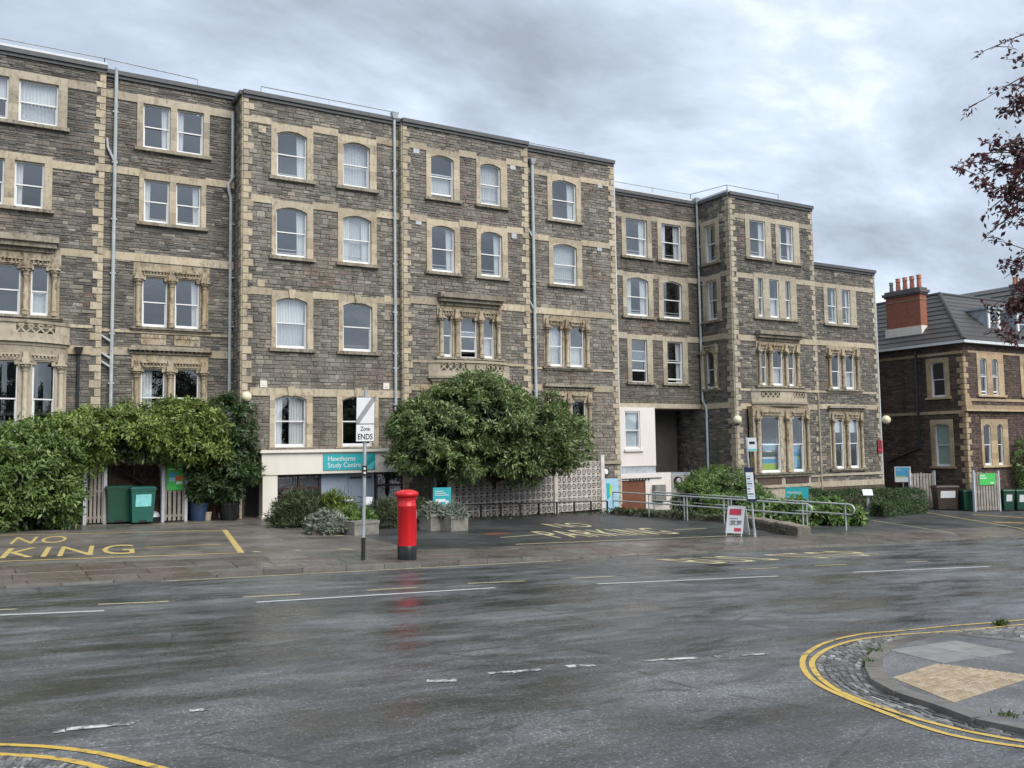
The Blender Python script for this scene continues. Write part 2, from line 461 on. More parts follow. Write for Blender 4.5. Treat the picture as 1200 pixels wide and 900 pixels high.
def finish_stones(b, most=300):
    """the largest stones in view become parts of their own; the rest one joined part"""
    rec = BUILD[b.name]; L = rec['rest']
    def seen(st):
        fc, a, c, lo, hi, p = st
        P = np.array(fc((a+c)/2, p, (lo+hi)/2))-EYE
        k = P @ _f
        x, y = 600+FOC*(P @ _r)/k, 450-FOC*(P @ _u)/k
        return 5 < x < 1195 and 5 < y < 620 and fc.kind == 'f'
    order = sorted(range(len(L)), key=lambda i: -L[i][0])
    pick = []
    for i in order:
        if len(pick) >= most: break
        if seen(L[i][1]): pick.append(i)
    ps = set(pick)
    mat = rec['stone']
    mb = MB(); rnd = random.Random(5)
    for i, (_, st) in enumerate(L):
        fc, a, c, lo, hi, p = st
        e = min(0.018, (hi-lo)*.2)
        j = lambda: rnd.uniform(-.008, .008)
        if i in ps:
            if mat not in STONE_MESH: STONE_MESH[mat] = [bev_box('stone', mat, 0.12)]
            put('stone', STONE_MESH[mat][0], b, loc=fc((a+c)/2, 0.001, (lo+hi)/2), scale=(c-a, p+0.004, hi-lo))
            continue
        k = len(mb.v)
        for (u, d, z) in ((a,0,lo),(c,0,lo),(c,0,hi),(a,0,hi),(a+e+j(),p,lo+e*.8+j()),(c-e+j(),p,lo+e*.8+j()),(c-e+j(),p+j()*.5,hi-e*.8+j()),(a+e+j(),p,hi-e*.8+j())):
            mb.v.append(fc(u, d, z))
        mb.f += [(k+4,k+5,k+6,k+7),(k,k+1,k+5,k+4),(k+1,k+2,k+6,k+5),(k+2,k+3,k+7,k+6),(k+3,k,k+4,k+7)]
    tag(mb.build('stonework', mat, b), kind='stuff')

QM = {}
def quoins(b, fc, u, side, z0, z1, mat='bath_stone', long=0.36, short=0.20, h=0.27, skip=(), seed=1, proud=0.045):
    """alternating corner blocks; side=+1: they run to +u from the corner"""
    if mat not in QM: QM[mat] = bev_box('quoin', mat, 0.05)
    rnd = random.Random(seed); z = z0; k = 0
    while z < z1-0.05:
        hh = min(h*rnd.uniform(.85, 1.15), z1-z)
        w = (long if k % 2 else short)*rnd.uniform(.85, 1.12)
        a, c = (u, u+w) if side > 0 else (u-w, u)
        x, y, zz = fc((a+c)/2, -0.05, z+hh/2)
        put('quoin', QM[mat], b, loc=(x, y, zz), scale=(c-a, 0.05+proud, hh-.006), rot=(0, 0, 0 if fc.kind == 'f' else -math.pi/2))
        z += hh; k += 1

def band(b, fc, u0, u1, zt, zb, holes=(), mat='bath_stone', proud=0.05, name='string_course'):
    cuts = sorted({u0, u1, *[max(u0, min(u1, v)) for h in holes if h[3] > zb and h[2] < zt for v in h[:2]]})
    for a, c in zip(cuts[:-1], cuts[1:]):
        mb = MB(fc)
        m_ = (a+c)/2
        if c-a < .03 or any(h[0] < m_ < h[1] and h[3] > zb and h[2] < zt for h in holes): continue
        k = max(1, int((c-a)/1.1)); w = (c-a)/k
        for i in range(k):
            mb.box(a+i*w+.001, a+(i+1)*w-.001, -0.02, proud+(i % 2)*.003, zb, zt)
        mb.build(name, mat, b)

def curtain_mesh(fc, u0, u1, z0, z1, d, gather=0.10, amp=0.03, mat='curtain_cloth', taper=0.0):
    mb = MB(fc); n = max(6, int((u1-u0)/gather*4))
    ps = []
    for r in range(3):
        z = z0+(z1-z0)*r/2
        for k in range(n+1):
            t = k/n
            uu = u0+(u1-u0)*t + (taper*(1-r/2)*(0.5-t) if taper else 0)
            ps.append((uu, d+amp*math.sin(t*(u1-u0)/gather*2*math.pi+r*.3), z))
    i = mb.pts(ps)
    for r in range(2):
        for k in range(n):
            a = i+r*(n+1)+k; mb.f.append((a, a+1, a+n+2, a+n+1))
    return mb.mesh('curtain', mat, True)

def sash(b, fc, u0, u1, z0, z1, arch=0.0, style='', bars=0, opened=0.0, d=None, meet=0.5, muntin=0):
    """timber sliding sash: frame, two panes, and what hangs behind"""
    if d is None: d = fc.dd
    ns = fc.ns; mb = MB(fc); w = u1-u0; h = z1-z0; t = min(0.055, w*.085)
    zm = z0+h*meet
    mb.box(u0, u0+t, d-.06, d+.03, z0, z1); mb.box(u1-t, u1, d-.06, d+.03, z0, z1)
    mb.box(u0+t, u1-t, d-.05, d+.035, z0-.001, z0+.05, ns)
    if arch:
        n = 8; ri = arch
        for k in range(n):
            a, c = u0+t+(w-2*t)*k/n, u0+t+(w-2*t)*(k+1)/n
            f = lambda u: z1-t-ri*((2*(u-u0)/w-1)**2)
            mb.prism([(a,d-.05,f(a)),(c,d-.05,f(c)),(c,d-.05,z1),(a,d-.05,z1)], [(a,d+.02,f(a)),(c,d+.02,f(c)),(c,d+.02,z1),(a,d+.02,z1)])
    else:
        mb.box(u0+t, u1-t, d-.05, d+.025, z1-t, z1, ns)
    o_ = opened
    mb.box(u0+t, u1-t, d-.045, d+.02, zm-.022, zm+.022, ns)                      # meeting rail, upper sash
    mb.box(u0+t, u1-t, d-.08, d-.02, z0+.051+o_, z0+.13+o_, ns)                  # lower sash bottom rail
    if o_ > 0.05: mb.box(u0+t, u1-t, d-.08, d-.048, zm-.02+o_, zm+.02+o_, ns)
    for uu in (u0+t, u1-t-.03): mb.box(uu, uu+.03, d-.078, d-.022, z0+.13+o_, zm-.023+o_)
    if muntin: mb.box((u0+u1)/2-.012, (u0+u1)/2+.012, d-.04, d+.012, zm+.023, z1-t)
    win = mb.build('window', 'white_paint', b)
    for (a0, a1, dd) in ((zm+.02, z1-t*.5, d-.012), (z0+.12+o_, zm-.02+o_, d-.05)):
        pm = MB(fc)
        for k in range(ns):
            a, c = u0+t*.5+(w-t)*k/ns, u0+t*.5+(w-t)*(k+1)/ns
            pm.quad((a,dd,a0),(c,dd,a0),(c,dd,a1),(a,dd,a1))
        pm.build('pane', 'window_glass', win)
    cd = d-.12
    def cur(*a, **k): put('curtain', curtain_mesh(fc, *a, **k), win)
    if 'b' in style or 'l' in style: cur(u0+.02, u0+w*.30, z0+.02, z1, cd, 0.09, .035, taper=.06)
    if 'b' in style or 'r' in style: cur(u1-w*.30, u1-.02, z0+.02, z1, cd, 0.09, .035, taper=.06)
    if 'R' in style: cur(u0+w*.5, u1-.02, z0+.02, z1, cd, 0.10, .035)
    if 'L' in style: cur(u0+.02, u0+w*.5, z0+.02, z1, cd, 0.10, .035)
    if 'N' in style: cur(u0+.01, u1-.01, z0+.02, z1, cd-.06, 0.12, .02, mat='net_cloth')
    if 'n' in style: cur(u0+.01, u1-.01, z0+.02, zm, cd-.02, 0.12, .015, mat='net_cloth')
    if 'W' in style: cur(u0+.01, u1-.01, zm, z1, cd-.02, 0.11, .03)
    if 'D' in style:
        MB(fc).box(u0+.01, u1-.01, cd-.02, cd, z0+.02, z1).build('blind', 'blind_cloth', win)
    if 'G' in style:
        MB(fc).box(u0+.01, u1-.01, cd-.02, cd, z0+.02, z1).build('blind', 'blind_green', win)
    if 'T' in style:
        MB(fc).box(u0+.01, u1-.01, cd-.02, cd, z0+h*.72, z1).build('blind', 'blind_cloth', win)
    for k in range(bars):
        zz = z0+.20+k*.13
        MB(fc).tube([(u0+.03, d-.13, zz), (u1-.03, d-.13, zz)], .014, 6).build('guard_bar', 'white_paint', win)
    return win

def surround(b, fc, ops, z0, z1, o0, o1, ztop, mat='bath_stone', arch=0.0, sill=0.12, proud=0.06, key=False, sill_mat='bath_stone_sooty', sill_over=0.08):
    """plain dressed-stone architrave round one or more lights; returns its hole in the wall"""
    ns = fc.ns
    mb = MB(fc)
    ed = [o0] + [v for o in ops for v in o] + [o1]
    for i in range(0, len(ed), 2):
        zz = z0
        rnd = random.Random(int(ed[i]*100) & 255)
        while zz < z1-.01:                                    # jambs built of blocks
            hh = min(rnd.uniform(.28, .5), z1-zz)
            if z1-zz-hh < .12: hh = z1-zz
            mb.box(ed[i], ed[i+1], -.26, proud+rnd.uniform(0, .006), zz+.002, zz+hh-.002)
            zz += hh
    us = MB(fc)
    if arch:
        n = 8
        for (a, c) in ops:
            for k in range(n):
                p, q = a+(c-a)*k/n, a+(c-a)*(k+1)/n
                f = lambda u: z1-arch*((2*(u-a)/(c-a)-1)**2)
                mb.prism([(p,-.26,f(p)),(q,-.26,f(q)),(q,-.26,z1+.002),(p,-.26,z1+.002)], [(p,proud+.004,f(p)),(q,proud+.004,f(q)),(q,proud+.004,z1+.002),(p,proud+.004,z1+.002)])
    mb.box(o0, o1, -.26, proud+.002, z1+.002, ztop, ns)
    if key:
        for (a, c) in ops:
            m_ = (a+c)/2
            mb.prism([(m_-.09,.0,z1-.03),(m_+.09,.0,z1-.03),(m_+.14,.0,ztop+.06),(m_-.14,.0,ztop+.06)], [(m_-.09,proud+.05,z1-.03),(m_+.09,proud+.05,z1-.03),(m_+.14,proud+.05,ztop+.06),(m_-.14,proud+.05,ztop+.06)])
    mb.build('window_surround', mat, b)
    if sill:
        MB(fc).box(o0-sill_over, o1+sill_over, -.26, proud+.10, z0-sill, z0-.002, ns).build('window_sill', sill_mat, b)
    return (o0+.03, o1-.03, z0-(sill*.6 if sill else 0), ztop-.03)

def ornate(b, fc, ops, z0, z1, o0, o1, ztop, mat='bath_stone_stained', sill=0.16, cornice=0.0):
    """carved Victorian window: colonnettes with capitals, shouldered lintels, dentils"""
    ns = fc.ns
    mb = MB(fc)
    ed = [o0] + [v for o in ops for v in o] + [o1]
    for i in range(0, len(ed), 2):
        mb.box(ed[i], ed[i+1], -.26, .03, z0, z1, 1)
    zl = z1
    mb.box(o0-.03, o1+.03, -.26, .06, zl, ztop, ns*2)
    for (a, c) in ops:                                          # shouldered corners and a dentilled label over each light
        w = c-a; s_ = min(.12, w*.16)
        for (p, q) in ((a, a+s_), (c-s_, c)):
            mb.box(p, q, -.26, .05, zl-.13, zl+.001)
        mb.box(a+s_*.4, c-s_*.4, .06, .10, zl+.05, zl+.10)
        mb.box(a-.02, c+.02, .06, .15, zl+.19, zl+.24)
        nd = max(3, int(w/.11))
        for k in range(nd):
            u = a+w*(k+.5)/nd
            mb.box(u-.025, u+.025, .06, .12, zl+.11, zl+.185)
    sur = mb.build('carved_surround', mat, b)
    for i in range(0, len(ed), 2):
        um = (ed[i]+ed[i+1])/2; r = min(.085, (ed[i+1]-ed[i])*.34)
        p = fc(um, .10, 0)
        cm = MB()
        cm.lathe(p[0], p[1], [(r*1.5, z0), (r*1.5, z0+.09), (r*1.15, z0+.13), (r*1.35, z0+.17), (r, z0+.21), (r*.94, z1-.34)], 10)
        cm.build('colonnette', mat, sur, True)
        cp = MB()
        cp.lathe(p[0], p[1], [(r*1.25, z1-.345), (r*1.25, z1-.315), (r*1.0, z1-.30), (r*1.3, z1-.22), (r*1.9, z1-.15), (r*1.6, z1-.13)], 10)
        for k in range(8):                                      # leaf knobs
            an = k*math.pi/4
            cp.lathe(p[0]+r*1.55*math.cos(an), p[1]+r*1.55*math.sin(an), [(.001, z1-.23), (.04, z1-.2), (.03, z1-.16), (.001, z1-.14)], 5)
        q = r*2.0
        cp.box(p[0]-q, p[0]+q, p[1]-q, p[1]+q, z1-.13, z1-.075)
        cp.build('capital', mat, sur, True)
        bk = MB(fc)                                             # corbel block standing on the capital
        hw = min(r*1.4, .12)
        bk.box(um-hw, um+hw, .0, .17, z1-.07, z1+.10); bk.box(um-hw*.7, um+hw*.7, .0, .14, z1+.10, z1+.30)
        bk.build('impost', mat, sur)
    if sill:
        sm = MB(fc); sm.box(o0-.12, o1+.12, -.26, .17, z0-.09, z0-.002, ns); sm.box(o0-.06, o1+.06, -.05, .10, z0-sill, z0-.092, ns)
        sm.build('window_sill', 'bath_stone_sooty', b)
    if cornice:
        cm = MB(fc); zc = ztop
        cm.box(o0-.10, o1+.10, 0, .13, zc+.001, zc+.07, ns); 
        nd = int((o1-o0)/.16)
        for k in range(nd):
            u = o0+(o1-o0)*(k+.5)/nd
            cm.box(u-.04, u+.04, .0, .17, zc+.07, zc+.13)
        cm.box(o0-.16, o1+.16, 0, .26, zc+.131, zc+.22, ns); cm.box(o0-.08, o1+.08, 0, .20, zc+.221, zc+cornice, ns)
        cm.build('cornice', 'bath_stone_sooty', b)
    return (o0+.02, o1-.02, z0-.05, ztop-.03)

def balcony(b, fc, u0, u1, z0, z1, dep, mat='bath_stone_grey'):
    """bowed stone balcony with pierced lattice panels"""
    bw = Bow(fc, u0, u1, dep); n = 14
    mb = MB(bw); h = z1-z0
    mb.box(u0, u1, -.10, .10, z1-.10, z1, n); mb.box(u0+.01, u1-.01, -.08, .05, z0+h*.0, z0+h*.34, n)
    mb.box(u0-.02, u1+.02, -.10, .14, z0-.10, z0, n); mb.box(u0+.1, u1-.1, -.10, .05, z0-.22, z0-.101, n)
    w = u1-u0
    piers = [(0, .10), (.37, .48), (.52, .63), (.90, 1.0)] if w < 1 else [(0, .11), (.38, .62), (.89, 1.0)]
    for (a, c) in piers: mb.box(u0+w*a+.001, u0+w*c-.001, -.07, .045, z0+h*.34+.001, z1-.101, 3)
    bal = mb.build('balcony', mat, b)
    za, zb_ = z0+h*.34, z1-.10
    for (p, q) in ((piers[0][1], piers[1][0]), (piers[-2][1], piers[-1][0])):
        lt = MB(bw)
        k = 4; ww = (q-p)*w/k
        for i in range(k):
            a, c = u0+w*p+i*ww, u0+w*p+(i+1)*ww
            t = .035
            for (z_a, z_b) in ((za, zb_), (zb_, za)):
                lt.prism([(a-t,-.05,z_a),(a+t,-.05,z_a),(c+t,-.05,z_b),(c-t,-.05,z_b)], [(a-t,.03,z_a),(a+t,.03,z_a),(c+t,.03,z_b),(c-t,.03,z_b)])
            m_, zc = (a+c)/2, (za+zb_)/2
            lt.box(m_-.05, m_+.05, -.05, .034, zc-.05, zc+.05)
        lt.build('lattice', mat, bal)
    pl = MB(bw); pl.box(u0, u1, -dep, -.10, z0-.09, z0-.02, n)
    return bal

def hood(b, fc, u0, u1, z0, z1):
    mb = MB(fc)
    mb.box(u0, u1, 0, .42, z0+(z1-z0)*.45, z1); mb.box(u0+.06, u1-.06, 0, .30, z0, z0+(z1-z0)*.45-.001)
    mb.box(u0+.15, u1-.15, 0, .14, z0-.14, z0-.001)
    mb.build('hood_mould', 'bath_stone_sooty', b)

def downpipe(b, fc, path, r=.055, mat='pipe_grey', hopper=None, clips=()):
    mb = MB(fc); mb.tube(path, r, 8)
    for z in clips:
        u = path[0][0]
        mb.box(u-.10, u+.10, 0.0, path[0][1]+.02, z-.025, z+.025); 
    if hopper:
        u, d, z = hopper
        mb.prism([(u-.08,d-.08,z-.25),(u+.08,d-.08,z-.25),(u+.08,d+.08,z-.25),(u-.08,d+.08,z-.25)], [(u-.15,d-.14,z),(u+.15,d-.14,z),(u+.15,d+.14,z),(u-.15,d+.14,z)])
    return mb.build('downpipe', mat, b, True)

def parapet(b, fc, u0, u1, z, pale=False, back=0.4):
    mb = MB(fc); mb.box(u0-.03, u1+.03, -back, .16, z-.10, z+.06); mb.box(u0, u1, -.05, .09, z-.22, z-.101)
    mb.build('coping', 'coping_dark', b)
    if pale:
        MB(fc).box(u0-.03, u1+.03, -back-.05, .02, z+.061, z+.20).build('roof_edge', 'coping_pale', b)

def roof_rail(b, pts, h=.45):
    mb = MB()
    top = [(p[0], p[1], p[2]+h) for p in pts]
    mb.tube([pts[0]]+top+[pts[-1]], .022, 6)
    for a, c in zip(pts[:-1], pts[1:]):
        L = math.dist(a, c); k = max(1, int(L/1.9))
        for i in range(k+1):
            q = [a[j]+(c[j]-a[j])*i/k for j in range(3)]
            mb.tube([q, (q[0], q[1], q[2]+h)], .018, 5)
    mb.build('roof_rail', 'galvanised_dull', b)

def rows(fc, px):
    """several lights in a row: snap their heights together -> list of (u0,u1), z0, z1"""
    R = [fc.rect(*p) for p in px]
    z0 = sum(r[2] for r in R)/len(R); z1 = sum(r[3] for r in R)/len(R)
    return [(r[0], r[1]) for r in R], z0, z1
# ------------------------------------------------------------------ the terrace of stone villas
def shell(b, x0, x1, yf, yb, z0, z1, inner=2.4, sides=True):
    mb = MB()
    e = .02
    mb.quad((x0+e,yf+.34,z1-.15),(x1-e,yf+.34,z1-.15),(x1-e,yb,z1-.15),(x0+e,yb,z1-.15))
    mb.build('roof', 'roof_felt', b)
    mb = MB()
    if sides:
        mb.quad((x0+e,yf+.02,z0),(x0+e,yb,z0),(x0+e,yb,z1-.1),(x0+e,yf+.02,z1-.1)); mb.quad((x1-e,yf+.02,z0),(x1-e,yb,z0),(x1-e,yb,z1-.1),(x1-e,yf+.02,z1-.1))
    mb.quad((x0+e,yb,z0),(x1-e,yb,z0),(x1-e,yb,z1-.1),(x0+e,yb,z1-.1))
    mb.build('outer_wall', 'mortar', b)
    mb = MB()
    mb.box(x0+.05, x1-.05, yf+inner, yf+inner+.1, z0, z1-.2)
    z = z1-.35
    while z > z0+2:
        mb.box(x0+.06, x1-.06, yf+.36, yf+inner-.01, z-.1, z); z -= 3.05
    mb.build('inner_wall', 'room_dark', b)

# ---- left villa: A projects, B stands back
FA, FB = Fac('f', 34.7), Fac('f', 35.0)
VA = new_building('stone_villa', (0, 38, -1), 'tall grey rubble stone villa with bow window behind the green shrubs and wheelie bins', 'stone_dark')
zt = 15.70; XA = 3.63; XB = 8.34; AL = -7.0
a5 = FA.rect(22.5, 92.5, 68, 150); a4 = FA.rect(17.5, 187.5, 51, 246); a3m = FA.px(24.2, 340)[0]; a3 = FA.rect(36.7, 311.7, 56.3, 371)
holes = []
w5 = a5[1]-a5[0]; ops = [(a5[0]-.30-w5, a5[0]-.30), (a5[0], a5[1])]
holes.append(surround(VA, FA, ops, a5[2], a5[3], ops[0][0]-.3, a5[1]+.28, a5[3]+.28, mat='bath_stone_grey'))
for o, s in zip(ops, ('W', 'WN')): sash(VA, FA, *o, a5[2], a5[3], style=s, bars=1)
w4 = a4[1]-a4[0]; ops = [(a4[0]-.30-w4, a4[0]-.30), (a4[0], a4[1])]
holes.append(surround(VA, FA, ops, a4[2], a4[3], ops[0][0]-.28, a4[1]+.25, a4[3]+.26))
for o, s in zip(ops, ('l', 'l')): sash(VA, FA, *o, a4[2], a4[3], style=s)
w3 = a3[1]-a3[0]; ops = [(a3m-1.25-.36-w3, a3m-1.25-.36), (a3m-1.25, a3m), (a3[0], a3[1])]
holes.append(ornate(VA, FA, ops, a3[2]-.0, a3[3], ops[0][0]-.34, a3[1]+.34, a3[3]+.62))
for o, s in zip(ops, ('', '', 'n')): sash(VA, FA, *o, a3[2], a3[3], style=s)
c3 = (ops[0][0]+ops[-1][1])/2
zh = FA.px(30, 280)[1]
hood(VA, FA, ops[0][0]-.42, FA.px(68.5, 282)[0], zh-.30, zh+.08)
ub1 = FA.px(81.7, 390)[0]; ub0 = 2*c3-ub1
zb1 = FA.px(78, 381)[1]
balcony(VA, FA, ub0, ub1, zb1-.62, zb1+.02, .75)
# bowed ground-floor bay
BW = Bow(FA, ub0+.05, ub1-.05, .72)
gz1 = at_y(50, 424, 34.2)[2]; gz0 = gz1-2.55
gl = [(ub0+.45, ub0+1.15), (c3-.62, c3+.62), (ub1-1.15, ub1-.45)]
ornate(VA, BW, gl, gz0, gz1, ub0+.08, ub1-.08, gz1+.50, mat='bath_stone_grey', sill=.2)
for o in gl: sash(VA, BW, *o, gz0, gz1, style='')
bm = MB(BW); bm.box(ub0+.1, ub1-.1, -.7, .02, -1.2, gz0-.21, 12); bm.build('bay_base', 'bath_stone_grey', VA)
bm = MB(BW); bm.box(ub0+.1, ub1-.1, -.69, .05, gz1+.501, zb1-.85, 12); bm.build('bay_head', 'bath_stone_grey', VA)
holes.append((ub0+.12, ub1-.12, gz0-.15, gz1+.45))
bandA = [FA.px(100, 97)[1], FA.px(80, 190.5)[1], FA.px(80, 291.5)[1], FA.px(100, 381)[1], FA.px(100, 405.5)[1]]
wall(VA, FA, AL, XA, -1.6, zt, holes, seed=1, course=(.075, .135), length=(.18, .5))
for z, t, nm in zip(bandA, (.30, .28, .26, .11, .30), range(5)):
    band(VA, FA, AL, XA-.3 if nm != 9 else XA, z, z-t, holes, 'bath_stone' if nm else 'bath_stone_grey')
quoins(VA, FA, XA, -1, -1.2, zt-.1, seed=2)
parapet(VA, FA, AL, XA, zt, True)
downpipe(VA, FA, [(ub1+.28, .1, zb1-1.0), (ub1+.28, .1, -.8)], .05, 'pipe_black', hopper=(ub1+.28, .16, zb1-.78))
holes = []
ops, z0, z1 = rows(FB, [(168,120.8,199.2,177.5), (207.5,128.3,238,184.3)])
holes.append(surround(VA, FB, ops, z0, z1, FB.px(160.3,150)[0], FB.px(245.3,150)[0], z1+.30, mat='bath_stone_grey'))
for o, s in zip(ops, ('r', 'l')): sash(VA, FB, *o, z0, z1, style=s, muntin=0)
ops, z0, z1 = rows(FB, [(168.7,209.7,198,262), (206.3,214.7,235,269)])
holes.append(surround(VA, FB, ops, z0, z1, FB.px(162.5,240)[0], FB.px(241.2,240)[0], z1+.27))
for o, s in zip(ops, ('l', 'r')): sash(VA, FB, *o, z0, z1, style=s, bars=1)
ops, z0, z1 = rows(FB, [(166.7,324.2,195.8,384), (205,326.7,233.3,387)])
holes.append(ornate(VA, FB, ops, z0, z1, FB.px(156.7,350)[0], FB.px(244,350)[0], z1+.50))
for o, s in zip(ops, ('', 'r')): sash(VA, FB, *o, z0, z1, style=s)
ops, z0, z1 = rows(FB, [(165,431.7,192.5,500), (204.2,432.5,232.5,500)])
ztb = FB.px(150, 420)[1]
holes.append(ornate(VA, FB, ops, z0, z1, FB.px(154.5,450)[0], FB.px(242.5,450)[0], z1+.52, cornice=.30))
for o, s in zip(ops, ('L', '')): sash(VA, FB, *o, z0, z1, style=s)
pz = FB.px(200, 392)[1]
pm = MB(FB); 
for o in ops:
    pm.box(o[0]-.02, o[1]+.02, 0, .05, pz-.42, pz-.04)
    for k in range(6):
        uu = o[0]+(o[1]-o[0])*(k+.5)/6
        pm.box(uu-.06, uu+.06, .05, .08, pz-.17, pz-.06)
pm.build('carved_panel', 'bath_stone_stained', VA)
bandB = [FB.px(140,107.5)[1], FB.px(140,195)[1], FB.px(140,295)[1], FB.px(140,386)[1], FB.px(145,407)[1]]
wall(VA, FB, XA, XB, -1.6, zt, holes, seed=3, course=(.075, .135), length=(.18, .5))
for k, (z, t) in enumerate(zip(bandB, (.30, .28, .30, .10, .28))):
    band(VA, FB, XA+.02, XB-.06, z, z-t, holes, 'bath_stone' if k else 'bath_stone_grey')
parapet(VA, FB, XA, XB, zt, False)
up = FB.px(134, 200)[0]
downpipe(VA, FB, [(up, .12, zt+.15), (up, .12, 2.5), (up, .12, -.6)], .065, clips=(14.2, 12.3, 10.2, 8.2, 6.0, 4.2), hopper=None)
downpipe(VA, FB, [(up-.28, .06, FB.px(128,172)[1]+.3), (up-.25, .08, FB.px(128,172)[1]-.05), (up-.02, .12, FB.px(133,187)[1]-.1)], .05)
for yy in (396, 416, 426): downpipe(VA, FB, [(up-.42, .04, FB.px(122,yy)[1]+.12), (up-.36, .09, FB.px(122,yy)[1]+.08), (up-.02, .12, FB.px(130,yy)[1]-.15)], .045)
ue = XB-.14
downpipe(VA, FB, [(ue, .12, FB.px(276,134)[1]), (ue, .12, FB.px(276,210)[1]), (ue-.15, .12, FB.px(276,218)[1]), (ue-.12, .12, FB.px(275,226)[1]), (ue-.05, .12, FB.px(275,234)[1]), (ue-.06, .12, -.5)], .06, clips=(12.4, 10.5, 8.4, 6.5))
shell(VA, AL, XB, 35.0, 44, -2, zt)
roof_rail(VA, [(AL, 35.4, zt+.2), (XA, 35.4, zt+.2), (7.0, 35.6, zt+.15)])
finish_stones(VA)

# ---- middle block C with the rendered ground floor
FC = Fac('f', 33.8)
VC = new_building('stone_block', (11.6, 38, -1), 'brown coursed stone block with arched sash windows over a cream rendered entrance front', 'stone_middle')
CX0, CX1, ztc = 8.34, 14.90, 15.42
holes = []
specC = [([(324.2,151.3,359.4,211.5), (401.6,165.4,433,223)], (317.3,366.6,395.2,440.7), ('r', 'N'), 1, 'bath_stone'),
         ([(323.2,241.3,359.4,303.2), (401.1,251.5,434.8,311)], (317.8,366.6,395.5,441), ('r', 'bN'), 2, 'bath_stone'),
         ([(323.2,347.4,359.6,410), (401.5,353.8,436,412.5)], (317.7,366.7,396.3,441.4), ('WN', ''), 0, 'bath_stone'),
         ([(321.6,462.8,358.6,524.5), (400.5,464,436.6,522.7)], (315.5,365.8,394.5,443), ('lR', ''), 0, 'bath_stone')]
for k, (px, ox, st, bars, mt) in enumerate(specC):
    ops, z0, z1 = rows(FC, px)
    ym = px[0][1]+30
    for i in range(2):
        a = .16
        holes.append(surround(VC, FC, [ops[i]], z0, z1, FC.px(ox[2*i], ym)[0], FC.px(ox[2*i+1], ym)[0], z1+.25, mat=mt, arch=a, key=(k >= 2), sill=.13 if k < 3 else .06))
        sash(VC, FC, *ops[i], z0, z1, arch=a, style=st[i], bars=bars)
zfas = FC.px(380, 527)[1]
wall(VC, FC, CX0, CX1, zfas-.3, ztc, holes, seed=5, course=(.11, .185), length=(.18, .46))
for (x, y), t in zip(((294.3,134.7), (298.1,228), (289.3,335.5), (293,454)), (.27, .28, .28, .30)):
    z = FC.px(x, y)[1]; band(VC, FC, CX0+.3, CX1-.02, z, z-t, holes)
FCs = Fac('s', CX0)
wall(VC, FCs, 33.8, 35.0, -1.4, ztc, (), seed=6, course=(.11, .185), length=(.18, .42))
quoins(VC, FC, CX0, 1, 1.8, ztc-.1, seed=3); quoins(VC, FCs, 33.8, 1, -1.2, ztc-.1, seed=4, long=.27, short=.40)
parapet(VC, FC, CX0, CX1, ztc, False)
MB(FCs).box(33.8, 35.0, -.3, .14, ztc-.10, ztc+.06).build('coping', 'coping_dark', VC)
uc = FC.px(461, 200)[0]
downpipe(VC, FC, [(uc, .12, ztc+.25), (uc, .12, .7)], .06, clips=(13.2, 11.2, 9.3, 7.3, 5.6, 5.0, 3.5), hopper=(uc, .14, ztc+.25))
for (x, y) in ((307,152), (305.5,332), (453.5,350.5), (457,168)) :
    u, z = FC.px(x, y)
    MB(FC).box(u-.14, u+.14, .0, .062, z-.13, z+.13).build('vent_block', 'bath_stone', VC)
for (x, y) in ((308.5,450), (452,452.5)):
    u, z = FC.px(x, y)
    mb = MB(FC); mb.box(u-.13, u+.13, .0, .07, z-.13, z+.13); mb.box(u-.05, u+.05, .07, .085, z-.05, z+.05); mb.build('vent_block', 'cream_render', VC)
# cream fascia, pier, doors and leaded windows
fz1 = zfas+.02; fz0 = at_y(306.5, 557, 33.2)[2]; RX = 17.0
mb = MB(); mb.box(8.95, RX, 33.2, 33.79, fz0, fz1-.12); mb.box(8.87, RX, 33.1, 33.79, fz1-.119, fz1); mb.build('fascia', 'cream_render', VC)
gb = zf(10, 33)
mb = MB(); mb.box(9.0, 9.55, 33.24, 33.75, gb-.3, fz0-.001); mb.box(8.96, 9.59, 33.2, 33.78, gb-.3, gb+.12); mb.build('pier', 'cream_render', VC)
mb = MB(); mb.box(15.9, 16.3, 33.24, 33.75, gb-.4, fz0-.001); mb.build('pier', 'cream_render', VC)
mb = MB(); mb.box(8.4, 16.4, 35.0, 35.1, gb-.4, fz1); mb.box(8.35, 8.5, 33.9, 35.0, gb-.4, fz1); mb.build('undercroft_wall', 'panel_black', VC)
def leaded(x0, x1, z0, z1, y, nx, nz):
    f = MB(); f.box(x0, x1, y-.05, y+.05, z1-.07, z1); f.box(x0, x1, y-.05, y+.05, z0, z0+.07)
    for x in (x0, (x0+x1)/2-.035, x1-.07): f.box(x, x+.07, y-.049, y+.049, z0+.071, z1-.071)
    f.box(x0+.071, x1-.071, y-.047, y+.047, z1-.55, z1-.47)
    w = f.build('leaded_window', 'frame_maroon', VC)
    g = MB(); g.quad((x0,y+.01,z0),(x1,y+.01,z0),(x1,y+.01,z1),(x0,y+.01,z1)); g.build('pane', 'window_glass', w)
    l = MB()
    for k in range(1, nx): xx = x0+(x1-x0)*k/nx; l.box(xx-.006, xx+.006, y-.005, y+.005, z0+.07, z1-.07)
    for k in range(1, nz): zz = z0+(z1-z0)*k/nz; l.box(x0+.07, x1-.07, y-.004, y+.004, zz-.006, zz+.006)
    l.build('lead_bars', 'lead_dark', w)
dl = at_y(376, 585, 33.6)[0]; dr = at_y(438, 585, 33.6)[0]; gd = zf(13, 33.5)-.02
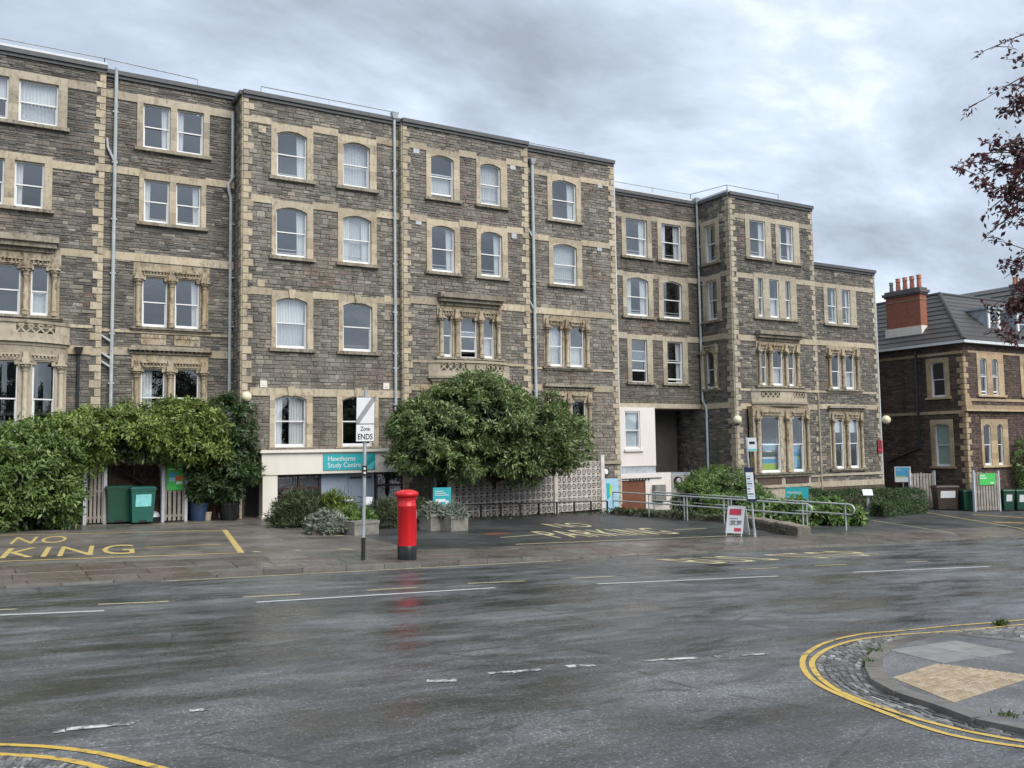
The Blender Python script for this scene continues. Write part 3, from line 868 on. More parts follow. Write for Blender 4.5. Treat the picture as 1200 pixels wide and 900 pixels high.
leaded(9.58, dl-.02, gb+.1, fz0-.03, 33.6, 16, 10); leaded(dr+.05, 15.88, gb+.1, fz0-.03, 33.6, 20, 10)
mb = MB(); mb.box(9.56, dl-.02, 33.45, 33.72, gb-.4, gb+.099); mb.box(dr+.05, 15.9, 33.45, 33.72, gb-.5, gb+.099); mb.build('stall_riser', 'frame_maroon', VC)
dm = at_y(407.5, 585, 33.6)[0]
for (a, c) in ((dl, dm-.01), (dm+.01, dr)):
    o = MB(); o.box(a, c, 33.55, 33.62, gd, fz0-.01); d_ = o.build('door', 'door_blue_grey', VC)
    if a > dm: MB().box(a+.05, c-.15, 33.50, 33.549, fz0-.22, fz0-.16).build('door_closer', 'black_metal', d_)
    MB().tube([(a+.12 if a > dm else c-.12, 33.50, gd+.9), (a+.12 if a > dm else c-.12, 33.50, gd+1.3)], .018, 6).build('handle', 'galvanised', d_)
MB().box(dr-.1, dr+2.0, 32.7, 33.5, gd-.3, gd+.03).build('door_step', 'cream_render', VC)
shell(VC, CX0, CX1, 33.8, 44, -2, ztc)
roof_rail(VC, [(CX0+.8, 34.3, ztc+.1), (CX1-.2, 34.3, ztc+.1)])
finish_stones(VC)

# ---- middle villa: D projects a little, E stands back
FD, FE = Fac('f', 33.5, -.07), Fac('f', 33.8, -.06)
VD = new_building('stone_villa', (20, 38, -1), 'grey brown stone villa with carved balcony window rising behind the round evergreen tree', 'stone_middle')
DX0, DX1, EX1, ztd = 14.78, 20.88, 25.93, 15.36
holes = []
specD = [([(504.1,180.1,531.4,235), (562,190.9,586.6,243.4)], (499,538,557.5,593.5), ('n', 'N'), 2, .12),
         ([(505,262.9,532.6,320.3), (562.6,271,588.4,326.6)], (499.5,538.7,558,594.2), ('r', 'r'), 2, 0)]
for (px, ox, st, bars, op) in specD:
    ops, z0, z1 = rows(FD, px); ym = px[0][1]+30
    for i in range(2):
        holes.append(surround(VD, FD, [ops[i]], z0, z1, FD.px(ox[2*i], ym)[0], FD.px(ox[2*i+1], ym)[0], z1+.24, arch=.14))
        sash(VD, FD, *ops[i], z0, z1, arch=.14, style=st[i], bars=bars, opened=op if i == 0 else 0)
ops, z0, z1 = rows(FD, [(519.2,370,530,419.5), (539.2,370.8,559.2,420), (566.3,373.7,579.2,420)])
od0, od1 = FD.px(512.5,400)[0], FD.px(586.7,400)[0]
holes.append(ornate(VD, FD, ops, z0, z1, od0, od1, z1+.62, mat='bath_stone_stained'))
for o, s, op in zip(ops, ('', '', 'n'), (0, .22, 0)): sash(VD, FD, *o, z0, z1, style=s, opened=op, meet=.52)
zh = FD.px(548, 348.5)[1]; hood(VD, FD, od0-.02, od1+.02, zh-.28, zh+.06)
zb = FD.px(510, 424)[1]; bu0, bu1 = FD.px(505,432)[0]-.15, FD.px(594,432)[0]+.1
balcony(VD, FD, bu0, bu1, zb-.60, zb+.04, .62)
bz1 = zb-1.15; bw = Bow(FD, bu0+.1, bu1-.1, .55); uc = (bu0+bu1)/2
gl = [(uc-1.0, uc-.12), (uc+.12, uc+1.0)]
ornate(VD, bw, gl, bz1-2.3, bz1, bu0+.2, bu1-.2, bz1+.4, sill=.2)
for o in gl: sash(VD, bw, *o, bz1-2.3, bz1)
holes.append((bu0+.25, bu1-.25, bz1-2.4, bz1+.35))
wall(VD, FD, DX0, DX1, -1.9, ztd, holes, seed=7, course=(.09, .155), length=(.18, .48))
for (x, y), t, k in zip(((478,165.4), (478,250), (481,347.5), (481,421.5)), (.27, .28, .28, .10), range(4)):
    z = FD.px(x, y)[1]; band(VD, FD, DX0+.3, DX1-.3, z, z-t, holes)
z = FD.px(481, 450)[1]; band(VD, FD, DX0+.3, bu0+.2, z, z-.26, holes, 'bath_stone_stained'); band(VD, FD, bu1-.2, DX1-.3, z, z-.26, holes)
quoins(VD, FD, DX0, 1, -1.5, ztd-.1, seed=8); quoins(VD, FD, DX1, -1, -1.5, ztd-.1, seed=9)
FDs = Fac('s', DX0); wall(VD, FDs, 33.5, 33.8, 0, ztd, (), stones=False); quoins(VD, FDs, 33.5, 1, .0, ztd-.1, seed=10, long=.25, short=.25)
parapet(VD, FD, DX0, DX1, ztd)
for (x, y) in ((487.5,176.5), (600.5,196), (490,260), (602,276.5)):
    u, z = FD.px(x, y); MB(FD).box(u-.13, u+.13, .0, .045, z-.12, z+.12).build('vent_block', 'galvanised_dull', VD)
holesD = holes; holes = []
specE = [([(646,209.6,675.1,260.8)], (641,680), ('r',), 0), ([(647.4,284.7,676,336)], (642.8,681.5), ('N',), 2)]
for (px, ox, st, bars) in specE:
    ops, z0, z1 = rows(FE, px); ym = px[0][1]+28
    holes.append(surround(VD, FE, ops, z0, z1, FE.px(ox[0], ym)[0], FE.px(ox[1], ym)[0], z1+.24, arch=.14))
    sash(VD, FE, *ops[0], z0, z1, arch=.14, style=st[0], bars=bars)
ops, z0, z1 = rows(FE, [(643,382.2,659.5,430.2), (667.2,382.2,684.5,431)])
holes.append(ornate(VD, FE, ops, z0, z1, FE.px(637.3,405)[0], FE.px(690.7,405)[0], z1+.46))
for o, s in zip(ops, ('N', 'n')): sash(VD, FE, *o, z0, z1, style=s)
ops, z0, z1 = rows(FE, [(645.3,468.3,662,503.3), (669.9,469.3,686.9,503.3)]); z0 -= .55
holes.append(ornate(VD, FE, ops, z0, z1, FE.px(639.5,480)[0], FE.px(693,480)[0], z1+.46, cornice=.28))
for o in ops: sash(VD, FE, *o, z0, z1)
wall(VD, FE, DX1, EX1, -2.1, ztd, holes, seed=11, course=(.10, .165), length=(.18, .48))
for (x, y), t in zip(((623.5,197.5), (625,274), (626,359.9), (630,430), (695,452.3)), (.25, .26, .28, .10, .28)):
    z = FE.px(x, y)[1]; band(VD, FE, DX1+.02, EX1-.3, z, z-t, holes)
quoins(VD, FE, EX1, -1, -1.5, ztd-.1, seed=12, long=.33, short=.2, mat='bath_stone')
parapet(VD, FE, DX1, EX1, ztd)
for (x, y) in ((702.5,217.5), (702,291.5)):
    u, z = FE.px(x, y); MB(FE).box(u-.13, u+.13, .0, .045, z-.12, z+.12).build('vent_block', 'galvanised_dull', VD)
u = FE.px(622.5, 250)[0]
downpipe(VD, FE, [(u, .14, ztd-.75), (u, .14, -1)], .075, clips=(13.0, 11.4, 9, 6.6, 4.2), hopper=(u, .16, ztd-.6))
downpipe(VD, FE, [(u-.3, .1, FE.px(620,273)[1]+.2), (u, .14, FE.px(622,276)[1]-.15)], .05); downpipe(VD, FE, [(u-.3, .1, FE.px(620,356)[1]+.2), (u, .14, FE.px(622,360)[1]-.15)], .05)
ur = EX1+.02
downpipe(VD, FE, [(ur, .03, ztd-.1), (ur, .03, -1)], .035, 'coping_pale')
band(VD, FE, FE.px(700,541)[0], EX1, FE.px(700,540.5)[1], FE.px(700,544)[1], (), 'bath_stone_grey', .12)
shell(VD, DX0, EX1, 33.8, 44, -2, ztd)
roof_rail(VD, [(21.2, 34.3, ztd+.1), (24.6, 34.3, ztd+.1)], .3)
finish_stones(VD)

# ---- recessed link F with white oriel and undercroft
FF = Fac('f', 34.77, -.06)
VF = new_building('stone_link', (29, 38, -1.5), 'recessed stone link with white oriel bay over a brown door and dark undercroft', 'stone_link')
FX0, FX1 = EX1+.06, 32.08; ztf = FF.px(760, 229.5)[1]
holes = []
specF = [([(732.5,254.7,758.3,302.6), (774.2,262,798.3,307.6)], (728,763,770,803.5), ('r', 'b'), 2, 0),
         ([(733.7,324.2,760,371.6), (776.3,328.7,799.2,375)], (729.5,765,771.5,806), ('b', ''), 2, .14),
         ([(739.2,397.5,758.7,448.5), (780.8,400,800.3,449.3)], (735,764.5,776.5,805.5), ('', 'r'), 0, 0)]
for k, (px, ox, st, bars, ar) in enumerate(specF):
    ops, z0, z1 = rows(FF, px); ym = px[0][1]+28
    for i in range(2):
        holes.append(surround(VF, FF, [ops[i]], z0, z1, FF.px(ox[2*i], ym)[0], FF.px(ox[2*i+1], ym)[0], z1+.24, arch=ar, mat='bath_stone_grey', proud=.05))
        sash(VF, FF, *ops[i], z0, z1, arch=ar, style=st[i], bars=bars, opened=(.5, .12)[i] if k == 2 else 0, meet=.5)
zl1 = FF.px(745, 472.5)[1]; zl0 = FF.px(770, 478.5)[1]
wall(VF, FF, FX0, FX1, zl1, ztf, holes, seed=13, course=(.09, .155), length=(.18, .48))
for (x, y), t in zip(((720,246.7), (721,316), (723,389)), (.27, .27, .30)):
    z = FF.px(x, y)[1]; band(VF, FF, FX0, FX1, z, z-t, holes, 'bath_stone_grey', .042)
MB(FF).box(FX0, FX1, -3.6, .04, zl0, zl1-.001).build('beam', 'bath_stone_grey', VF)
parapet(VF, FF, FX0, FX1-.15, ztf, True)
# undercroft: back wall with a window, soffit below the beam
wx0, wx1 = FF.px(767.5, 500)[0], FX1
FU = Fac('f', 38.4)
bz0, bz1_ = at_y(795, 541, 38.4)[2], at_y(795, 492, 38.4)[2]
bw0, bw1 = at_y(790, 520, 38.4)[0], at_y(800.5, 520, 38.4)[0]
hU = [surround(VF, FU, [(bw0, bw1)], bz0, bz1_, bw0-.18, bw1+.2, bz1_+.22, mat='bath_stone_grey')]
sash(VF, FU, bw0, bw1, bz0, bz1_)
wall(VF, FU, FX0, FX1+.0, -2.3, zl0+.01, hU, seed=14)
MB(FU).box(wx0, at_y(785.5,500,36.7)[0], 1.7, 2.2, at_y(785,555,36.5)[2], zl0-.01).build('clad_panel', 'cladding_taupe_shaded', VF)
# white oriel
oy = 34.5; ox0, ox1 = FX0+.02, at_y(768.3, 520, oy)[0]; oz0, oz1 = at_y(745, 546.3, oy)[2], at_y(745, 477.3, oy)[2]
FO = Fac('f', oy); r = FO.rect(731.7, 481.7, 750.8, 526.5)
us = sorted([ox0, r[0], r[1], ox1]); zs = [oz0, r[2], r[3], oz1]
mb = MB(FO)
for i in range(3):
    for j in range(3):
        if i == 1 and j == 1: continue
        mb.box(us[i]+.0, us[i+1], -2.0 if i != 1 else -.25, 0, zs[j], zs[j+1])
orl = mb.build('oriel', 'pale_render', VF)
sash(VF, FO, r[0]+.01, r[1]-.01, r[2]+.01, r[3]-.01, style='D', d=-.06)
MB(FO).box(r[0]-.08, r[1]+.14, .0, .10, r[2]-.1, r[2]-.001).build('window_sill', 'pale_render', VF)
mb = MB(FO); mb.box(ox0, ox1, -2, -.04, oz0-.38, oz0-.001); mb.box(ox0, ox1+2.2, -2.2, -.02, oz0-.52, oz0-.381); mb.build('oriel_base', 'lead_grey', VF)
# lower white wall, door, meter box
ly = 34.3; FL = Fac('f', ly); lz1 = FL.px(745, 555)[1]; lx1 = FL.px(786.5, 570)[0]
dr_ = FL.rect(727, 563.5, 757.5, 606)
mb = MB(FL); 
mb.box(24.9, dr_[0], -.3, 0, -2.6, lz1); mb.box(dr_[0], dr_[1], -.3, 0, dr_[3], lz1); mb.box(dr_[1], lx1, -.3, 0, -2.6, lz1); mb.build('lower_wall', 'pale_render', VF)
dz0 = zf(26.5, 34.3)
MB(FL).box(dr_[0], dr_[1], -.12, -.06, dz0-.3, dr_[3]).build('door', 'door_brown', VF)
u, z = FL.px(776, 571); mb = MB(FL); mb.box(FL.px(764.5,575)[0], FL.px(777,575)[0], .0, .22, FL.px(770,587)[1], FL.px(770,568)[1]); mb.build('meter_box', 'grey_box', VF)
mb = MB(FL); mb.tube([(FL.px(716,560)[0], .04, FL.px(740,561)[1]), (FL.px(775,560)[0], .04, FL.px(740,561)[1])], .02, 5)
for k in range(7):
    uu = FL.px(738+k*3.6, 560)[0]; mb.tube([(uu, .04, FL.px(740,561)[1]), (uu+.03, .05, FL.px(740,563.5)[1])], .03, 5)
mb.build('cable_run', 'black_metal', VF)
mb = MB(); mb.box(lx1-.2, 33.2, 36.0, 36.3, -2.8, at_y(790,556,36.0)[2]); mb.build('lower_wall', 'pale_render', VF)
shell(VF, FX0, FX1, 38.6, 44, -2, ztf, inner=2.2); 
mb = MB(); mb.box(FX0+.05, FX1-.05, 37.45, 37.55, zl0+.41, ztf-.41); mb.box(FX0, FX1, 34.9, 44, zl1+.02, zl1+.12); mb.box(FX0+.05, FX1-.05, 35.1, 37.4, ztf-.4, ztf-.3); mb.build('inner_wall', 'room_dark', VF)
finish_stones(VF)

# ---- right villa: G projects, H stands back
FG, FH, FGs = Fac('f', 32.4, -.03), Fac('f', 32.8, -.03), Fac('s', 32.10)
VG = new_building('stone_villa', (38, 37, -2), 'grey stone corner villa with posters in its tall ground floor bay window', 'stone_dark')
GX0, GX1, HX1 = 32.10, 38.13, 43.6; ztg = FG.px(853.5, 226)[1]; zth = FH.px(990, 314)[1]
ztf_ = ztg
holes = []
for px, ox, st in (([(877,257.3,897,304)], (872.7,902.7), 'r'), ([(911.6,263.3,929.6,308.6)], (908,935.7), 'b')):
    ops, z0, z1 = rows(FG, px)
    holes.append(surround(VG, FG, ops, z0, z1, FG.px(ox[0],280)[0], FG.px(ox[1],280)[0], z1+.26, mat='bath_stone_grey'))
    sash(VG, FG, *ops[0], z0, z1, style=st, bars=2)
ops, z0, z1 = rows(FG, [(887,326.4,894.4,372), (900.3,327.4,913.1,373), (919,329,926.4,374.5)])
holes.append(surround(VG, FG, ops, z0, z1, FG.px(882.9,350)[0], FG.px(932.7,350)[0], z1+.26, mat='bath_stone_grey'))
for o in ops: sash(VG, FG, *o, z0, z1, style='n' if o == ops[1] else 'r', bars=2)
ops, z0, z1 = rows(FG, [(890.5,409.5,898.3,452.3), (904.2,409.5,917.5,452.3), (922.9,410.5,930.9,452.3)])
og0, og1 = FG.px(886.4,430)[0], FG.px(937,430)[0]
holes.append(ornate(VG, FG, ops, z0, z1, og0, og1, z1+.55, mat='bath_stone_stained'))
for o, s in zip(ops, ('', 'n', '')): sash(VG, FG, *o, z0, z1, style=s)
zh = FG.px(912, 391.5)[1]; hood(VG, FG, og0-.05, og1+.05, zh-.26, zh+.08)
zb = FG.px(915, 457.5)[1]; bu0, bu1 = FG.px(881,463)[0]-.1, FG.px(944,463)[0]+.05
balcony(VG, FG, bu0, bu1, zb-.62, zb+.02, .5)
# ground floor bay: two tall lights with posters inside
GB = Fac('f', 32.0, -.04); lo = [GB.rect(890.6,488,915.5,553), GB.rect(927.4,488,943,553)]
z0 = (lo[0][2]+lo[1][2])/2; z1 = (lo[0][3]+lo[1][3])/2; ops = [(l[0], l[1]) for l in lo]
gb0, gb1 = GB.px(883,520)[0], GB.px(949,520)[0]
ornate(VG, GB, ops, z0, z1, gb0, gb1, z1+.40, mat='bath_stone_stained', sill=.22)
wins = [sash(VG, GB, *o, z0, z1, meet=.5) for o in ops]
mb = MB(GB); mb.box(gb0, gb1, -.41, .0, z1+.401, zb-.85); mb.build('bay_head', 'bath_stone_stained', VG)
mb = MB(GB); mb.box(gb0+.02, gb1-.02, -.38, .0, -2.8, z0-.23); mb.box(gb0-.05, gb1+.05, -.38, .08, z0-.75, z0-.62); mb.build('bay_base', 'bath_stone_grey', VG)
for (a, c) in ((gb0+.2, (gb0+gb1)/2-.15), ((gb0+gb1)/2+.15, gb1-.2)):
    MB(GB).box(a, c, .0, .03, z0-.58, z0-.26).build('stone_panel', 'stone_house', VG)
holes.append((gb0+.05, gb1-.05, z0-.1, z1+.3))
wall(VG, FG, GX0, GX1, -2.8, ztg, holes, seed=15, course=(.085, .15), length=(.18, .5))
hG = holes
for (x, y), t in zip(((856,248.7), (862.4,319), (860.7,391.8), (866,455), (867,472.7)), (.25, .26, .28, .11, .28)):
    z = FG.px(x, y)[1]; band(VG, FG, GX0+.3, GX1-.02, z, z-t, holes, 'bath_stone' if y > 380 else 'bath_stone_grey')
quoins(VG, FG, GX0, 1, -2.2, ztg-.1, 'bath_stone_grey', seed=16, long=.40, short=.2); quoins(VG, FGs, 32.4, 1, -2.2, ztg-.1, 'bath_stone_grey', seed=17, long=.30, short=.45)
quoins(VG, FG, GX1, -1, -2.2, ztg-.1, 'bath_stone_grey', seed=18, long=.34, short=.18)
parapet(VG, FG, GX0, GX1, ztg, False)
hs = []
for px, ar, orn in (((825.8,265.8,839.7,306.2), 0, 0), ((828.3,330,842,374.4), 0, 0), ((827,411.7,838.7,455.2), 0, 1)):
    r = FGs.rect(*px); r = (r[0], r[1], r[2], r[3])
    fn = ornate if orn else surround
    hs.append(fn(VG, FGs, [(r[0], r[1])], r[2], r[3], r[0]-.26, r[1]+.28, r[3]+.26, mat='bath_stone_stained' if orn else 'bath_stone_grey'))
    sash(VG, FGs, r[0], r[1], r[2], r[3], style='' if orn else 'r', bars=0 if orn else 2)
wall(VG, FGs, 32.4, 38.4, -2.8, ztg, hs, seed=19, course=(.085, .15), length=(.18, .5))
for (x, y), t in zip(((825,257), (825,323.5), (825,394.5), (845,472)), (.26, .26, .28, .28)):
    z = FGs.px(x, y)[1]; band(VG, FGs, 32.75, 34.75, z, z-t, hs, 'bath_stone' if y > 380 else 'bath_stone_grey')
mb = MB(FGs); mb.box(32.4, 34.75, -.3, .14, ztg-.10, ztg+.06); mb.build('coping', 'coping_dark', VG)
MB(FGs).box(32.4, 34.75, -.34, .02, ztg+.061, ztg+.20).build('roof_edge', 'coping_pale', VG)
u = 34.60
downpipe(VG, FGs, [(u, .12, ztg+.3), (u, .12, FGs.px(821,470)[1]), (u-.25, .12, FGs.px(825,478)[1]), (u-.25, .12, -1.9)], .06, clips=(12, 10, 8, 6, 4), hopper=(u, .14, ztg+.25), mat='pipe_grey')
holes = []
ops, z0, z1 = rows(FH, [(968.2,337.5,980.6,380), (985,339,996.6,381.5)])
holes.append(surround(VG, FH, ops, z0, z1, FH.px(964.6,360)[0], FH.px(1002.5,360)[0], z1+.24, mat='bath_stone_grey'))
for o, s in zip(ops, ('r', 'b')): sash(VG, FH, *o, z0, z1, style=s, bars=2)
ops, z0, z1 = rows(FH, [(972.6,414.9,984.2,456), (989.5,415.3,1001,456.8)])
holes.append(ornate(VG, FH, ops, z0, z1, FH.px(968.7,435)[0], FH.px(1007.3,435)[0], z1+.44, mat='bath_stone_stained'))
for o, s in zip(ops, ('', 'n')): sash(VG, FH, *o, z0, z1, style=s)
ops, z0, z1 = rows(FH, [(977,490.6,989.4,548.5), (994.5,490.6,1007,548.5)])
holes.append(ornate(VG, FH, ops, z0, z1, FH.px(972.8,520)[0], FH.px(1012,520)[0], z1+.44, mat='bath_stone_stained', cornice=.26))
for o in ops: sash(VG, FH, *o, z0, z1, style='T')
wall(VG, FH, GX1, HX1, -3.2, zth, holes, seed=20, course=(.085, .15), length=(.18, .5))
for (x, y), t in zip(((954,330.4), (955,398.3), (957,457.7), (1015,474.5)), (.25, .27, .10, .26)):
    z = FH.px(x, y)[1]; band(VG, FH, GX1+.02, HX1-.3, z, z-t, holes, 'bath_stone' if y > 380 else 'bath_stone_grey')
for y, t in ((554.5, .12), (563, .30)):
    z = FH.px(990, y)[1]; band(VG, FH, GX1+.02, HX1-.02, z, z-t, (), 'bath_stone_grey', .09); band(VG, FG, gb1+.05, GX1, z, z-t, (), 'bath_stone_grey', .08)
MB(FH).box(GX1+.02, HX1, .0, .10, -3.4, FH.px(990,570)[1]).build('plinth', 'stone_house', VG)
quoins(VG, FH, HX1, -1, -2.6, zth-.1, 'bath_stone_grey', seed=21, long=.34, short=.2)
u = FG.px(955, 500)[0]-.25
downpipe(VG, FG, [(GX1-.12, .08, FG.px(952,460)[1]), (GX1-.12, .08, -2.4)], .05, 'bath_stone_grey')
downpipe(VG, FH, [(HX1-.05, .05, zth-.2), (HX1-.05, .05, -2.6)], .045, 'coping_pale')
parapet(VG, FH, GX1, HX1, zth)
shell(VG, GX0, GX1, 32.8, 44, -3, ztg, sides=False); shell(VG, GX1, HX1, 32.8, 44, -3, zth)
mb = MB(); mb.quad((GX1,32.82,zth-.2),(GX1,44,zth-.2),(GX1,44,ztg-.05),(GX1,32.82,ztg-.05)); mb.quad((GX0+.02,38.4,-3),(GX0+.02,44,-3),(GX0+.02,44,ztg-.1),(GX0+.02,38.4,ztg-.1)); mb.build('outer_wall', 'mortar', VG)
roof_rail(VG, [(27, 35.3, ztf+.2), (32.2, 35.3, ztf+.2), (32.5, 32.9, ztg+.15), (36.2, 32.9, ztg+.15)])
finish_stones(VG)
# ------------------------------------------------------------------ ground, road, pavements
def asphalt(name, lo, hi, r0, r1, along=(0.32, 0.85, 1), seed=(0,0,0), red=None):
    m = Mt(name)
    v = m.mapped(along, seed)
    wet = m.noise(1.0, 10, 0.74, v, 0.1)
    grain = m.noise(30, 5, 0.85)
    spk = m.voro(26)
    c = m.ramp(grain, [(0.32, lo), (0.68, hi)])
    c = m.mix(m.ramp(spk, [(0.12, 0.75), (0.26, 0.0)]), c, tuple(min(1, x*2.2) for x in hi))
    mid = m.noise(1.7, 5, 0.6)
    c = m.mix(0.8, c, m.ramp(mid, [(0.3, 0.7), (0.7, 1.3)]), 'MULTIPLY')
    c = m.mix(0.9, c, m.ramp(wet, [(0.40, 1.45), (0.60, 0.6)]), 'MULTIPLY')
    if name == 'asphalt_road':
        pat = m.noise(1.0, 4, 0.7, m.mapped((0.35, 0.9, 1), (4, 8, 0), rot=(0, 0, 0.5)), 1.2)
        c = m.mix(0.9, c, m.ramp(pat, [(0.40, 1.15), (0.47, 1.0), (0.56, 0.62)]), 'MULTIPLY')
        ck_ = m.voro(0.22, m.mapped((1, 1.7, 1), (2, 1, 0)), 'DISTANCE_TO_EDGE')
        ck2 = m.math('ADD', ck_, m.math('MULTIPLY', m.math('SUBTRACT', m.noise(3.0, 4, 0.7), 0.5), 0.05))
        c = m.mix(m.ramp(ck2, [(0.0005, 0.55), (0.004, 0.0)]), c, (0.018, 0.018, 0.019))
    if red:
        c = m.mix(m.ramp(m.noise(0.35, 3), [(0.35, 0.15), (0.65, 0.8)]), c, red)
    m.base(c)
    rr = m.math('ADD', m.ramp(wet, [(0.40, r1), (0.60, r0)]), m.math('MULTIPLY', m.ramp(grain, [(0.3, 0.0), (0.7, 1.0)]), 0.10))
    m.rough(rr).spec(0.5)
    h = m.math('ADD', m.math('MULTIPLY', grain, 0.8), m.math('MULTIPLY', spk, 0.7))
    b = m.n.new('ShaderNodeBump'); b.inputs['Distance'].default_value = 0.008
    m.l.new(m.ramp(wet, [(0.42, 0.75), (0.62, 0.22)]), b.inputs['Strength'])
    m.l.new(h, b.inputs['Height']); m.l.new(b.outputs[0], m.b.inputs['Normal'])
    return m.m
asphalt('asphalt_road', (0.030,0.032,0.034), (0.150,0.155,0.160), 0.10, 0.48)
asphalt('asphalt_yard', (0.028,0.029,0.030), (0.060,0.062,0.064), 0.30, 0.5, (0.3,0.5,1), (5,3,0))
asphalt('concrete_yard', (0.085,0.076,0.067), (0.15,0.135,0.12), 0.28, 0.5, (0.35,0.6,1), (9,2,0))
asphalt('corner_tarmac', (0.075,0.075,0.076), (0.15,0.15,0.152), 0.35, 0.6, (0.8,0.8,1), (2,7,0))
def slab_mat(name, stops, r0=0.22, r1=0.5):
    m = Mt(name)
    c = m.ramp(m.rand(), stops)
    n = m.noise(5, 6, 0.65)
    c = m.mix(0.8, c, m.ramp(n, [(0.25, 0.6), (0.75, 1.35)]), 'MULTIPLY')
    m.base(c).rough(m.ramp(m.noise(0.9, 4, 0.6), [(0.38, r1), (0.6, r0)])).bump(m.noise(30, 4), 0.25, 0.01)
    return m.m
slab_mat('paving_stone', [(0, (0.085,0.074,0.066)), (0.3, (0.125,0.118,0.108)), (0.5, (0.10,0.08,0.07)), (0.75, (0.15,0.145,0.13)), (1, (0.115,0.09,0.078))])
slab_mat('paving_brown', [(0, (0.10,0.078,0.066)), (0.4, (0.14,0.112,0.096)), (0.7, (0.115,0.09,0.077)), (1, (0.155,0.14,0.122))])
slab_mat('kerb_stone', [(0, (0.11,0.102,0.092)), (0.5, (0.19,0.18,0.165)), (1, (0.145,0.13,0.115))])
slab_mat('sett_stone', [(0, (0.07,0.07,0.068)), (0.6, (0.16,0.157,0.15)), (0.9, (0.24,0.235,0.225)), (1, (0.40,0.39,0.375))], 0.3, 0.6)
slab_mat('tactile_buff', [(0, (0.30,0.215,0.125)), (0.5, (0.37,0.285,0.18)), (1, (0.42,0.35,0.25))], 0.3, 0.6)
slab_mat('patch_slab', [(0, (0.20,0.20,0.195)), (1, (0.27,0.27,0.26))], 0.35, 0.6)
def paint(name, col, under, wear):
    m = Mt(name)
    n = m.noise(7, 6, 0.75)
    m.base(m.mix(m.ramp(n, [(wear-.06, 1.0), (wear+.06, 0.0)]), col, under)).rough(m.ramp(n, [(0.3, 0.5), (0.7, 0.3)]))
    m.bump(m.noise(95, 3, .8), 0.3, 0.006)
    return m.m
paint('paint_white', (0.62,0.63,0.62), (0.08,0.08,0.085), 0.36)
paint('paint_white_worn', (0.62,0.63,0.62), (0.07,0.07,0.075), 0.50)
paint('paint_yellow', (0.60,0.46,0.17), (0.10,0.09,0.075), 0.38)
paint('paint_yellow_pale', (0.60,0.53,0.31), (0.10,0.095,0.08), 0.40)
paint('paint_yellow_bright', (0.62,0.42,0.08), (0.13,0.11,0.07), 0.42)
paint('paint_orange', (0.55,0.34,0.10), (0.10,0.09,0.07), 0.42)

GX = np.concatenate([np.linspace(-300,-70,6), np.linspace(-60,90,31), np.linspace(100,400,6)])
def sheet(name, xs, ys, fz, mat, kind='structure', parent=None):
    nx, ny = len(xs), len(ys)
    v = [(float(x), float(y), float(fz(x, y))) for y in ys for x in xs]
    f = [(j*nx+i, j*nx+i+1, (j+1)*nx+i+1, (j+1)*nx+i) for j in range(ny-1) for i in range(nx-1)]
    me = bpy.data.meshes.new(name); me.from_pydata(v, [], f); me.materials.append(MATS[mat]); me.update()
    o = put(name, me, parent)
    if kind: tag(o, kind=kind)
    return o
def far_z(x, y):
    x_ = min(max(x, -70), 95)
    return ROAD[1]*x_ - (1.35 if y > 15 else 0.9 if y > 0 else 0.25 + 0.0) - (0.043*max(min(y, 15), -45) if y < 0.1 else 0)
ground = sheet('ground', GX, np.array([-300,-120,-60,-45,-20,-.01,15,16,30,45,60,200,600]), far_z, 'asphalt_yard')
tag(ground, 'dark wet tarmac ground spreading under and behind the buildings', 'ground')
road = sheet('road', np.linspace(-70,95,34), np.linspace(-45,KERB_Y,14), zr, 'asphalt_road')
tag(road, 'wet grey asphalt road with worn white and yellow markings', 'road')
fxs = np.concatenate([np.arange(-70,-2,8.0), np.arange(-2,16,.5), np.arange(16,95,4.0)])
YARD_X = 10.1
pavement = sheet('pavement', fxs, np.linspace(KERB_Y+.08,22.3,8), lambda x, y: zf(x, y)-.022, 'asphalt_yard')
tag(pavement, 'wet stone slab pavement along the far kerb of the road', 'pavement')
forecourt = sheet('forecourt', fxs[fxs <= YARD_X-.05].tolist()+[YARD_X], np.linspace(22.12,37.5,12), zf, 'concrete_yard')
tag(forecourt, 'brown wet concrete forecourt with yellow lettering in front of the bins', 'forecourt')
car_park = sheet('car_park', [YARD_X]+fxs[fxs > YARD_X+.05].tolist(), np.linspace(22.12,37.5,12), zf, 'asphalt_yard')
tag(car_park, 'dark tarmac car park with faded yellow lettering before the block wall', 'car park')

def grad(fz, x, y, e=.2):
    return (fz(x+e,y)-fz(x-e,y))/(2*e), (fz(x,y+e)-fz(x,y-e))/(2*e)
def tilt(fz, x, y):
    gx, gy = grad(fz, x, y); return (math.atan(gy), -math.atan(gx), 0)
